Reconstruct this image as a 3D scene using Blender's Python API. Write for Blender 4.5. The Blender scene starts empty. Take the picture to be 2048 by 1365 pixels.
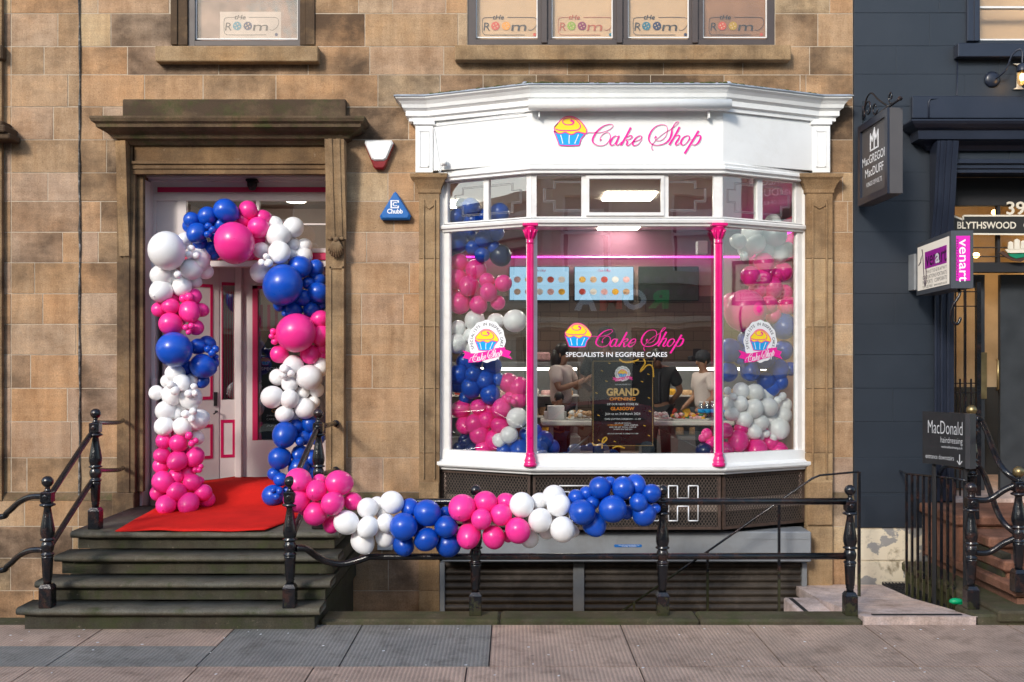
import bpy, math, random
from mathutils import Vector
R = math.radians
SC = bpy.context.scene
COL = SC.collection
rnd = random.Random(11)

# ------------------------------------------------------------------ camera, light, exposure
FP = 1974.0
DW = 10.5
CZ = 2.25
cd = bpy.data.cameras.new("camera"); cam = bpy.data.objects.new("camera", cd); COL.objects.link(cam)
cam.location = (0, -DW, CZ); cam.rotation_euler = (R(90), 0, 0)
cd.sensor_width = 36; cd.lens = 36 * FP / 2048; cd.shift_y = 37.5 / 2048
cd.clip_start = 0.1; cd.clip_end = 400
SC.camera = cam
SUN_EL, SUN_AZ = 27.0, 28.0       # azimuth to the left of the street's square-on direction
wd = bpy.data.worlds.new("World"); SC.world = wd; wd.use_nodes = True
wn = wd.node_tree.nodes; wl = wd.node_tree.links
sky = wn.new("ShaderNodeTexSky"); sky.sky_type = 'NISHITA'; sky.sun_disc = False
sky.sun_elevation = R(SUN_EL); sky.sun_rotation = R(180 + SUN_AZ)
sky.air_density = 1.2; sky.dust_density = 1.2
bgn = wn["Background"]; bgn.inputs[1].default_value = 0.15
wl.new(sky.outputs[0], bgn.inputs[0])
sl = bpy.data.lights.new("sun", 'SUN'); sl.energy = 1.5; sl.angle = R(10); sl.color = (1.0, 0.94, 0.86)
so = bpy.data.objects.new("sun", sl); COL.objects.link(so)
so.rotation_euler = Vector((-math.sin(R(SUN_AZ)) * math.cos(R(SUN_EL)), -math.cos(R(SUN_AZ)) * math.cos(R(SUN_EL)), math.sin(R(SUN_EL)))).to_track_quat('Z', 'Y').to_euler()
SC.view_settings.view_transform = 'Standard'; SC.view_settings.look = 'None'
SC.view_settings.exposure = 0.88; SC.view_settings.gamma = 1.0

def W(px, py, Y):
    d = DW + Y
    return Vector(((px - 1024) * d / FP, Y, CZ - (py - 720) * d / FP))
def xw(px, Y=0.0): return (px - 1024) * (DW + Y) / FP
def zw(py, Y=0.0): return CZ - (py - 720) * (DW + Y) / FP

# ------------------------------------------------------------------ materials
def lin(c):
    return tuple(((v / 255 + 0.055) / 1.055) ** 2.4 if v > 10 else v / 255 / 12.92 for v in c)
MATS = {}
def newmat(name):
    m = bpy.data.materials.new(name); m.use_nodes = True; MATS[name] = m
    nt = m.node_tree; return m, nt.nodes, nt.links, nt.nodes["Principled BSDF"]
def noise_node(N, L, scale, detail=5, vec=None, rough=0.6, dist=0.0):
    n = N.new("ShaderNodeTexNoise"); n.inputs["Scale"].default_value = scale
    n.inputs["Detail"].default_value = detail; n.inputs["Roughness"].default_value = rough
    n.inputs["Distortion"].default_value = dist
    if vec is not None: L.new(vec, n.inputs["Vector"])
    return n
def ramp(N, L, src, stops):
    r = N.new("ShaderNodeValToRGB"); L.new(src, r.inputs[0])
    e = r.color_ramp.elements
    while len(e) < len(stops): e.new(0.5)
    for i, (p, c) in enumerate(stops):
        e[i].position = p; e[i].color = (*c, 1) if len(c) == 3 else c
    return r
def mixc(N, L, fac, a, b, mode='MIX'):
    m = N.new("ShaderNodeMix"); m.data_type = 'RGBA'; m.blend_type = mode
    for s, v in ((m.inputs[0], fac), (m.inputs[6], a), (m.inputs[7], b)):
        if isinstance(v, (int, float)): s.default_value = v
        elif isinstance(v, tuple): s.default_value = (*v, 1) if len(v) == 3 else v
        else: L.new(v, s)
    return m.outputs[2]
def coords(N, L, scale=(1, 1, 1)):
    g = N.new("ShaderNodeNewGeometry")
    mp = N.new("ShaderNodeMapping"); mp.inputs["Scale"].default_value = scale
    L.new(g.outputs["Position"], mp.inputs[0]); return mp.outputs[0]
def bump(N, L, P, src, strength, dist=0.01, prev=None):
    b = N.new("ShaderNodeBump"); b.inputs["Strength"].default_value = strength; b.inputs["Distance"].default_value = dist
    L.new(src, b.inputs["Height"])
    if prev is not None: L.new(prev, b.inputs["Normal"])
    L.new(b.outputs[0], P.inputs["Normal"]); return b.outputs[0]
def plain(name, col, rough=0.5, metal=0.0, var=0.15, vscale=6.0, bmp=0.0, bscale=60, coat=0.0, sheen=0.0, dirt=None, dirtamt=0.3, sss=0.0):
    m, N, L, P = newmat(name)
    v = coords(N, L)
    n = noise_node(N, L, vscale, 6, v)
    dark = tuple(c * (1 - var) for c in col); lite = tuple(min(1, c * (1 + var)) for c in col)
    r = ramp(N, L, n.outputs[0], [(0.3, dark), (0.7, lite)])
    out = r.outputs[0]
    if dirt:
        n2 = noise_node(N, L, vscale * 0.7, 8, v, 0.75, 0.4)
        f = ramp(N, L, n2.outputs[0], [(0.5, (0, 0, 0)), (0.72, (dirtamt,) * 3)])
        out = mixc(N, L, f.outputs[0], out, dirt)
    L.new(out, P.inputs["Base Color"])
    rr = N.new("ShaderNodeMapRange"); rr.inputs[3].default_value = max(0.02, rough - 0.12 * (1 if rough > .15 else .2)); rr.inputs[4].default_value = min(1, rough + 0.12)
    L.new(n.outputs[0], rr.inputs[0]); L.new(rr.outputs[0], P.inputs["Roughness"])
    P.inputs["Metallic"].default_value = metal
    if coat: P.inputs["Coat Weight"].default_value = coat; P.inputs["Coat Roughness"].default_value = 0.08
    if sss: P.inputs["Subsurface Weight"].default_value = sss; P.inputs["Subsurface Radius"].default_value = (.08, .08, .08)
    if bmp:
        nb = noise_node(N, L, bscale, 4, v); bump(N, L, P, nb.outputs[0], bmp)
    return m
def add_moss_foot(m):
    """algae and grime that has grown on the feet of the posts"""
    N, L = m.node_tree.nodes, m.node_tree.links; P = N["Principled BSDF"]; src = P.inputs["Base Color"].links[0].from_socket
    g = N.new("ShaderNodeNewGeometry"); sp = N.new("ShaderNodeSeparateXYZ"); L.new(g.outputs["Position"], sp.inputs[0])
    n = noise_node(N, L, 16, 6, g.outputs["Position"], .7); mr = N.new("ShaderNodeMapRange"); mr.inputs[1].default_value = .02; mr.inputs[2].default_value = .42; mr.inputs[3].default_value = .22; mr.inputs[4].default_value = -.35
    L.new(sp.outputs["Z"], mr.inputs[0]); ad = N.new("ShaderNodeMath"); ad.operation = 'ADD'; L.new(mr.outputs[0], ad.inputs[0]); L.new(n.outputs[0], ad.inputs[1])
    f = ramp(N, L, ad.outputs[0], [(.5, (0, 0, 0)), (.62, (.75, .75, .75))]); L.new(mixc(N, L, f.outputs[0], src, (.05, .052, .022)), P.inputs["Base Color"])
def emis(name, col, s, base=(0.8, 0.8, 0.8)):
    m, N, L, P = newmat(name)
    P.inputs["Base Color"].default_value = (*base, 1)
    P.inputs["Emission Color"].default_value = (*col, 1); P.inputs["Emission Strength"].default_value = s
    return m
def sandstone(name, stops, soot=1.0, moss=0.0, pits=True, rough=0.9):
    m, N, L, P = newmat(name)
    v = coords(N, L)
    at = N.new("ShaderNodeAttribute"); at.attribute_name = "tone"
    r = ramp(N, L, at.outputs["Fac"], stops)
    n1 = noise_node(N, L, 3.0, 9, v, 0.62, 0.1)
    f1 = ramp(N, L, n1.outputs[0], [(0.32, (0.74, 0.70, 0.66)), (0.5, (1, 1, 1)), (0.70, (1.15, 1.10, 1.03))])
    c = mixc(N, L, 1.0, r.outputs[0], f1.outputs[0], 'MULTIPLY')
    nh_ = noise_node(N, L, 0.9, 6, v, 0.6)
    fh = ramp(N, L, nh_.outputs[0], [(0.36, (1.03, 0.95, 0.85)), (0.5, (1, .99, .96)), (0.64, (0.97, .99, 1.0))])
    c = mixc(N, L, 1.0, c, fh.outputs[0], 'MULTIPLY')
    ns_ = noise_node(N, L, 3.0, 7, coords(N, L, (3.2, 3.2, 0.45)), 0.65)
    fs_0 = ramp(N, L, ns_.outputs[0], [(0.40, (1.03, 1.03, 1.03)), (0.66, (0.74, 0.70, 0.66))])
    c = mixc(N, L, 0.75, c, fs_0.outputs[0], 'MULTIPLY')
    nw_ = noise_node(N, L, 14, 6, v, 0.75)
    fw_0 = ramp(N, L, nw_.outputs[0], [(0.62, (0, 0, 0)), (0.70, (0.35, 0.35, 0.35))])
    c = mixc(N, L, fw_0.outputs[0], c, (0.52, 0.42, 0.32))
    ng = noise_node(N, L, 70, 4, v, 0.7)
    fg = ramp(N, L, ng.outputs[0], [(0.3, (0.74, 0.74, 0.74)), (0.7, (1.22, 1.22, 1.22))])
    c = mixc(N, L, 1.0, c, fg.outputs[0], 'MULTIPLY')
    # horizontal bedding
    vb = coords(N, L, (0.8, 0.8, 9))
    nb_ = noise_node(N, L, 2.5, 5, vb, 0.6, 0.5)
    fb = ramp(N, L, nb_.outputs[0], [(0.35, (0.94, 0.93, 0.92)), (0.65, (1.04, 1.04, 1.04))])
    c = mixc(N, L, 1.0, c, fb.outputs[0], 'MULTIPLY')
    # soot: soft dark stains plus painted patchy shade, strength from the per-block attribute
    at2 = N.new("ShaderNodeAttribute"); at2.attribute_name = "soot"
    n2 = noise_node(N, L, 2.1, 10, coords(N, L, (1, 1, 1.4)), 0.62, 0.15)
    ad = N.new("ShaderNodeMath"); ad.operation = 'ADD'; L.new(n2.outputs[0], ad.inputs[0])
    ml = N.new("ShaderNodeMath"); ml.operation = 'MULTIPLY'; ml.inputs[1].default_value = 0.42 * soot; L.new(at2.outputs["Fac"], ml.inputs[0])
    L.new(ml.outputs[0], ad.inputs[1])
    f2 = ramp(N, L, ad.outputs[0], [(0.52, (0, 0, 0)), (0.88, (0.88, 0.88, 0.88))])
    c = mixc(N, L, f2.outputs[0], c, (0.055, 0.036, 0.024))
    if moss:
        n3 = noise_node(N, L, 5, 8, v, 0.7)
        f3 = ramp(N, L, n3.outputs[0], [(0.62 - moss * 0.3, (0, 0, 0)), (0.72, (0.85, 0.85, 0.85))])
        c = mixc(N, L, f3.outputs[0], c, (0.045, 0.06, 0.015))
    if pits:
        vo = N.new("ShaderNodeTexVoronoi"); vo.inputs["Scale"].default_value = 22; L.new(v, vo.inputs["Vector"])
        fp = ramp(N, L, vo.outputs["Distance"], [(0.05, (0.35, 0.35, 0.35)), (0.12, (1, 1, 1))])
        c = mixc(N, L, 0.8, c, fp.outputs[0], 'MULTIPLY')
    L.new(c, P.inputs["Base Color"]); P.inputs["Roughness"].default_value = rough
    P.inputs["Specular IOR Level"].default_value = 0.25
    b = bump(N, L, P, ng.outputs[0], 0.55, 0.006)
    bump(N, L, P, n1.outputs[0], 0.5, 0.025, b)
    return m
SAND = [(0.0, (0.36, 0.24, 0.145)), (0.15, (0.41, 0.275, 0.165)), (0.38, (0.45, 0.30, 0.185)), (0.55, (0.46, 0.28, 0.155)),
        (0.68, (0.44, 0.295, 0.19)), (0.82, (0.43, 0.305, 0.225)), (0.92, (0.50, 0.37, 0.23)), (1.0, (0.40, 0.29, 0.22))]
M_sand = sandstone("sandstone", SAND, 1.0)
M_trim = sandstone("sandstone_trim", [(0, (0.29, 0.19, 0.105)), (1, (0.42, 0.295, 0.17))], 1.0, 0.0, False)
M_mossy = sandstone("mossy_sandstone", [(0, (0.15, 0.105, 0.065)), (1, (0.24, 0.175, 0.11))], 1.0, 0.45, False)
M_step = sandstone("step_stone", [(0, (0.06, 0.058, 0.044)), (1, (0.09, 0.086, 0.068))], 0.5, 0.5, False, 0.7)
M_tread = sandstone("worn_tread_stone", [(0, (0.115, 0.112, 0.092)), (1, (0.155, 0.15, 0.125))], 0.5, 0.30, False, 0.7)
M_kerb = sandstone("kerb_stone", [(0, (0.085, 0.075, 0.05)), (1, (0.12, 0.105, 0.07))], 0.4, 0.65, False, 0.85)
M_mortar = plain("mortar", (0.46, 0.38, 0.29), 0.95, var=0.25, vscale=14)
M_granite = sandstone("pink_granite", [(0, (0.58, 0.45, 0.41)), (1, (0.68, 0.56, 0.52))], 0.25, 0.0, False, 0.8)
M_redstep = sandstone("red_stone", [(0, (0.22, 0.10, 0.07)), (1, (0.30, 0.15, 0.10))], 0.8, 0.1, False, 0.8)
M_white = plain("white_paint", (0.80, 0.81, 0.80), 0.42, var=0.04, vscale=3, bmp=0.14, bscale=22, dirt=(0.50, 0.47, 0.40), dirtamt=0.22)
M_frame = plain("white_frame_paint", (0.76, 0.75, 0.73), 0.4, var=0.06, vscale=5, bmp=0.08, dirt=(0.42, 0.38, 0.32), dirtamt=0.3)
M_doorw = plain("door_paint", (0.62, 0.55, 0.53), 0.42, var=0.05, vscale=4, bmp=0.05)
M_mag = plain("magenta_paint", (0.72, 0.005, 0.18), 0.32, var=0.08, vscale=8, bmp=0.05, coat=0.3)
M_magd = plain("crimson_paint", (0.50, 0.002, 0.075), 0.4, var=0.08)
M_black = plain("black_gloss_paint", (0.006, 0.007, 0.010), 0.22, var=0.3, vscale=12, bmp=0.3, bscale=55, coat=0.25, dirt=(0.17, 0.06, 0.03), dirtamt=0.32)
add_moss_foot(M_black)
M_blackm = plain("black_matt", (0.015, 0.015, 0.017), 0.7, var=0.2)
M_navy = plain("navy_paint", (0.017, 0.024, 0.035), 0.5, var=0.12, vscale=1.2, bmp=0.25, bscale=7)
M_navyt = plain("navy_trim_paint", (0.016, 0.021, 0.037), 0.35, var=0.12, vscale=3, bmp=0.1, bscale=18)
M_cream = plain("cream_paint_base", (0.60, 0.53, 0.40), 0.85, var=0.15, vscale=5, bmp=0.4, bscale=8, dirt=(0.22, 0.20, 0.16), dirtamt=0.9)
M_cream, N, L, P = newmat("peeling_cream_wall")
v = coords(N, L); n1 = noise_node(N, L, 2.6, 9, v, .6, .3); n2 = noise_node(N, L, 9, 8, v, .7)
c = mixc(N, L, ramp(N, L, n1.outputs[0], [(.52, (0, 0, 0)), (.535, (1, 1, 1))]).outputs[0], (.66, .58, .44), (.27, .26, .25))
c = mixc(N, L, ramp(N, L, n1.outputs[0], [(.33, (.9, .9, .9)), (.40, (0, 0, 0))]).outputs[0], c, (.20, .16, .10))
c = mixc(N, L, ramp(N, L, n2.outputs[0], [(.55, (0, 0, 0)), (.75, (.7, .7, .7))]).outputs[0], c, (.20, .17, .12))
L.new(c, P.inputs["Base Color"]); P.inputs["Roughness"].default_value = .85; bump(N, L, P, n1.outputs[0], .7, .02)
M_lead = plain("lead", (0.30, 0.34, 0.40), 0.6, var=0.35, vscale=10, bmp=0.3, bscale=20)
M_moss = plain("moss", (0.05, 0.062, 0.012), 0.95, var=0.5, vscale=30, bmp=0.5)
M_carpet, N, L, P = newmat("red_carpet")
v = coords(N, L); n = noise_node(N, L, 240, 2, v); n2 = noise_node(N, L, 2.5, 4, v)
r = ramp(N, L, n.outputs[0], [(0.3, (0.52, 0.010, 0.008)), (0.7, (0.74, 0.030, 0.022))])
r2 = ramp(N, L, n2.outputs[0], [(0.3, (0.85, 0.85, 0.85)), (0.7, (1.08, 1.05, 1.05))])
L.new(mixc(N, L, 1.0, r.outputs[0], r2.outputs[0], 'MULTIPLY'), P.inputs["Base Color"]); P.inputs["Roughness"].default_value = 0.95
P.inputs["Specular IOR Level"].default_value = 0.1; bump(N, L, P, n.outputs[0], 0.6, 0.004)
M_rust = plain("rusty_mesh", (0.06, 0.036, 0.026), 0.7, var=0.4, vscale=25)
M_steel = plain("grey_steel", (0.25, 0.265, 0.28), 0.5, 0.1, var=0.12, vscale=3, dirt=(0.15, 0.12, 0.09), dirtamt=0.35)
M_shut = plain("shutter_slats", (0.06, 0.048, 0.038), 0.5, 0.3, var=0.4, vscale=4, dirt=(0.20, 0.17, 0.14), dirtamt=0.5)
M_dark = plain("dark_void", (0.01, 0.01, 0.01), 0.9, var=0.1)
M_concrete = plain("well_concrete", (0.14, 0.13, 0.12), 0.9, var=0.25)
M_glow = emis("ceiling_panel_light", (1.0, 0.93, 0.80), 16.0)
M_led = emis("magenta_strip", (1.0, 0.0, 0.65), 2.8)
M_tube = emis("tube_light", (1.0, 0.92, 0.78), 6.0)
M_bulb = emis("filament_bulb", (1.0, 0.62, 0.22), 14.0)
M_lit = emis("backlit_white", (1.0, 0.90, 0.76), 0.16, (0.62, 0.58, 0.52))
M_screen = emis("menu_screen", (0.35, 0.62, 0.85), 0.65, (0.1, 0.1, 0.1))
M_screend = plain("dark_screen", (0.03, 0.045, 0.04), 0.2)
M_warmwall = plain("warm_hall_wall", (0.62, 0.50, 0.34), 0.8, var=0.1)
M_lobby = plain("lobby_lower_wall", (0.04, 0.045, 0.05), 0.6)
def glass(name, tint=(1, 1, 1), ior=1.6, boost=1.0):
    m, N, L, P = newmat(name); N.remove(P)
    out = N["Material Output"]; t = N.new("ShaderNodeBsdfTransparent"); t.inputs[0].default_value = (*tint, 1)
    g = N.new("ShaderNodeBsdfGlossy"); g.inputs["Roughness"].default_value = 0.0
    lw = N.new("ShaderNodeLayerWeight"); lw.inputs[0].default_value = 0.5
    pw = N.new("ShaderNodeMath"); pw.operation = 'POWER'; pw.inputs[1].default_value = 4.0; L.new(lw.outputs["Facing"], pw.inputs[0])
    mu = N.new("ShaderNodeMath"); mu.operation = 'MULTIPLY_ADD'; mu.inputs[1].default_value = 0.75; mu.inputs[2].default_value = 0.045 * boost; L.new(pw.outputs[0], mu.inputs[0])
    mx = N.new("ShaderNodeMixShader"); L.new(mu.outputs[0], mx.inputs[0]); L.new(t.outputs[0], mx.inputs[1]); L.new(g.outputs[0], mx.inputs[2])
    # faint ripple of old plate glass
    v = coords(N, L); n = noise_node(N, L, 1.3, 2, v); b = N.new("ShaderNodeBump"); b.inputs["Strength"].default_value = 0.05; b.inputs["Distance"].default_value = 0.02
    L.new(n.outputs[0], b.inputs["Height"]); L.new(b.outputs[0], g.inputs["Normal"])
    L.new(mx.outputs[0], out.inputs["Surface"]); return m
M_glass = glass("shop_glass", (0.93, 0.95, 0.94), 1.5, 3.0)
M_glassu = glass("upper_glass", (0.95, 0.93, 0.9), 1.5, 0.9)
M_bottle = glass("bottle_plastic", (0.80, 0.90, 0.95), 1.45, 3.0)
def latex(name, c, sss=0.15):
    m, N, L, P = newmat(name)
    oi = N.new("ShaderNodeObjectInfo"); vr = ramp(N, L, oi.outputs["Random"], [(0, tuple(q * .86 for q in c)), (1, tuple(min(1, q * 1.08 + .004) for q in c))])
    L.new(vr.outputs[0], P.inputs["Base Color"])
    P.inputs["Coat Weight"].default_value = 0.12; P.inputs["Coat Roughness"].default_value = 0.2
    if sss:
        P.inputs["Subsurface Weight"].default_value = sss; P.inputs["Subsurface Radius"].default_value = (0.1, 0.1, 0.1); P.inputs["Subsurface Scale"].default_value = 0.5
    v = coords(N, L); n = noise_node(N, L, 9, 5, v, .6, .5); r = N.new("ShaderNodeMapRange"); r.inputs[3].default_value = .2; r.inputs[4].default_value = .42
    L.new(n.outputs[0], r.inputs[0]); L.new(r.outputs[0], P.inputs["Roughness"])
    return m
BM = {'P': latex("pink_latex", (0.98, 0.035, 0.31)), 'B': latex("blue_latex", (0.003, 0.075, 0.50)), 'W': latex("white_latex", (0.93, 0.92, 0.92)), 'N': latex("navy_latex", (0.004, 0.015, 0.10))}
M_pinkvinyl = plain("pink_vinyl", (0.85, 0.01, 0.32), 0.35, var=0.02)
M_yellow = plain("yellow_vinyl", (0.95, 0.72, 0.02), 0.35, var=0.02)
M_cyan = plain("cyan_vinyl", (0.0, 0.36, 0.80), 0.35, var=0.02)
M_wv = plain("white_vinyl", (0.82, 0.83, 0.85), 0.35, var=0.02)
M_bv = plain("black_vinyl", (0.02, 0.02, 0.03), 0.4, var=0.05)
M_gold = plain("gold_print", (0.60, 0.38, 0.13), 0.4, var=0.2, vscale=40)
M_orange = plain("orange_print", (0.85, 0.28, 0.02), 0.45, var=0.05)
M_letterc = plain("cream_lettering", (0.72, 0.66, 0.54), 0.6, var=0.1)
M_greyv = plain("grey_lettering", (0.45, 0.46, 0.48), 0.5, var=0.05)
M_purple = plain("purple_vinyl", (0.34, 0.0, 0.32), 0.4, var=0.1)
M_blueplastic = plain("blue_plastic", (0.01, 0.13, 0.42), 0.35, var=0.06)
M_redplastic = plain("red_plastic", (0.22, 0.01, 0.015), 0.2, var=0.1, coat=.4)
M_blind = plain("linen_blind", (0.66, 0.47, 0.29), 0.85, var=0.08, vscale=2.5)
M_blindd = plain("brown_curtain", (0.36, 0.20, 0.11), 0.85, var=0.25, vscale=2)  # plain brown fabric, darker than the linen blind
M_wood = plain("brown_window_frame", (0.06, 0.045, 0.042), 0.5, var=0.2)
M_etch = plain("etched_glass_line", (.20, .20, .21), .6)
M_wire = plain("weathered_wire", (.075, .055, .044), .6, var=.3, vscale=20)
M_gold2 = plain("brass", (0.36, 0.27, 0.13), 0.38, 0.9, var=0.3)
M_skin = plain("skin", (0.33, 0.17, 0.105), 0.6, var=0.06)
M_skind = plain("brown_skin", (0.18, 0.085, 0.05), 0.6, var=0.06)
M_hair = plain("black_hair", (0.012, 0.01, 0.009), 0.5, var=0.3)
M_shirt = plain("pale_pink_shirt", (0.62, 0.53, 0.50), 0.85, var=0.06, bmp=.2, bscale=14)
M_clothk = plain("black_cloth", (0.012, 0.012, 0.014), 0.9, var=0.2, bmp=.2, bscale=12)
M_clothn = plain("dark_grey_cloth", (0.03, 0.032, 0.04), 0.9, var=0.2, bmp=.2, bscale=12)
M_jean = plain("blue_denim", (0.02, 0.04, 0.11), 0.9, var=0.2)
M_tablew = plain("table_plastic", (0.62, 0.60, 0.55), 0.5, var=0.05)
M_cardw = plain("white_card", (0.78, 0.77, 0.74), 0.7, var=0.03)
M_food = plain("pastry", (0.62, 0.40, 0.22), 0.8, var=0.4, vscale=30, bmp=.6)
M_foodp = plain("pink_sweets", (0.75, 0.45, 0.45), 0.7, var=0.3, vscale=25)
M_foodr = plain("red_sweets", (0.5, 0.05, 0.03), 0.6, var=0.6, vscale=30)
M_foodg = plain("green_sweets", (0.05, 0.22, 0.08), 0.6, var=0.5, vscale=30)
M_foody = plain("yellow_sweets", (0.75, 0.42, 0.03), 0.6, var=0.3, vscale=30)
M_ceil = plain("ceiling_paint", (0.55, 0.47, 0.40), 0.8, var=0.03)
M_iwall = plain("interior_wall_paint", (0.42, 0.30, 0.25), 0.8, var=0.05)
M_purwall = plain("plum_wall_paint", (0.16, 0.05, 0.09), 0.6, var=0.05)
M_ifloor = plain("interior_floor", (0.30, 0.24, 0.20), 0.5, var=0.1)
# brown glazed tiles on the back wall
M_tile, N, L, P = newmat("brown_tiles")
v = coords(N, L); mp = N.new("ShaderNodeMapping"); mp.inputs["Rotation"].default_value = (R(90), 0, 0); L.new(v, mp.inputs[0])
bt = N.new("ShaderNodeTexBrick"); bt.inputs["Scale"].default_value = 1; bt.inputs["Brick Width"].default_value = 0.3; bt.inputs["Row Height"].default_value = 0.15
bt.inputs["Mortar Size"].default_value = 0.004; bt.inputs["Color1"].default_value = (0.13, 0.10, 0.08, 1); bt.inputs["Color2"].default_value = (0.17, 0.13, 0.10, 1); bt.inputs["Mortar"].default_value = (0.04, 0.03, 0.03, 1)
L.new(mp.outputs[0], bt.inputs["Vector"]); L.new(bt.outputs[0], P.inputs["Base Color"]); P.inputs["Roughness"].default_value = 0.35
# ridged pavement slabs
def slabmat(name, stops):
    m, N, L, P = newmat(name)
    at = N.new("ShaderNodeAttribute"); at.attribute_name = "tone"; r = ramp(N, L, at.outputs["Fac"], stops)
    v = coords(N, L)
    n1 = noise_node(N, L, 1.6, 8, v, .65, .5); f1 = ramp(N, L, n1.outputs[0], [(.3, (.72, .72, .72)), (.7, (1.25, 1.22, 1.2))])
    c = mixc(N, L, 1, r.outputs[0], f1.outputs[0], 'MULTIPLY')
    n4 = noise_node(N, L, 120, 3, v); f4 = ramp(N, L, n4.outputs[0], [(.3, (.7, .7, .7)), (.7, (1.25, 1.25, 1.25))]); c = mixc(N, L, 1, c, f4.outputs[0], 'MULTIPLY')
    wv = N.new("ShaderNodeTexWave"); wv.wave_type = 'BANDS'; wv.bands_direction = 'X'; wv.inputs["Scale"].default_value = 10.0; wv.inputs["Distortion"].default_value = 1.2; wv.inputs["Detail"].default_value = 2
    wv.inputs["Detail Scale"].default_value = 1.5; L.new(v, wv.inputs["Vector"])
    fw = ramp(N, L, wv.outputs[0], [(.1, (.72, .72, .72)), (.5, (1.05, 1.05, 1.05))]); c = mixc(N, L, .6, c, fw.outputs[0], 'MULTIPLY')
    st = noise_node(N, L, 3.3, 9, v, .75, .3); fs = ramp(N, L, st.outputs[0], [(.50, (1.04, 1.04, 1.04)), (.66, (.52, .50, .48))]); c = mixc(N, L, .8, c, fs.outputs[0], 'MULTIPLY')
    vo = N.new("ShaderNodeTexVoronoi"); vo.inputs["Scale"].default_value = 3.2; L.new(v, vo.inputs["Vector"])
    fv_ = ramp(N, L, vo.outputs["Distance"], [(.045, (.45, .45, .45)), (.07, (1, 1, 1))]); c = mixc(N, L, .7, c, fv_.outputs[0], 'MULTIPLY')
    L.new(c, P.inputs["Base Color"]); P.inputs["Roughness"].default_value = .8
    b = bump(N, L, P, wv.outputs[0], .5, .006); bump(N, L, P, n4.outputs[0], .4, .004, b)
    return m
M_slab = slabmat("ridged_paving", [(0, (.205, .20, .185)), (.45, (.27, .26, .235)), (.5, (.40, .285, .22)), (1, (.49, .355, .275))])

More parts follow.
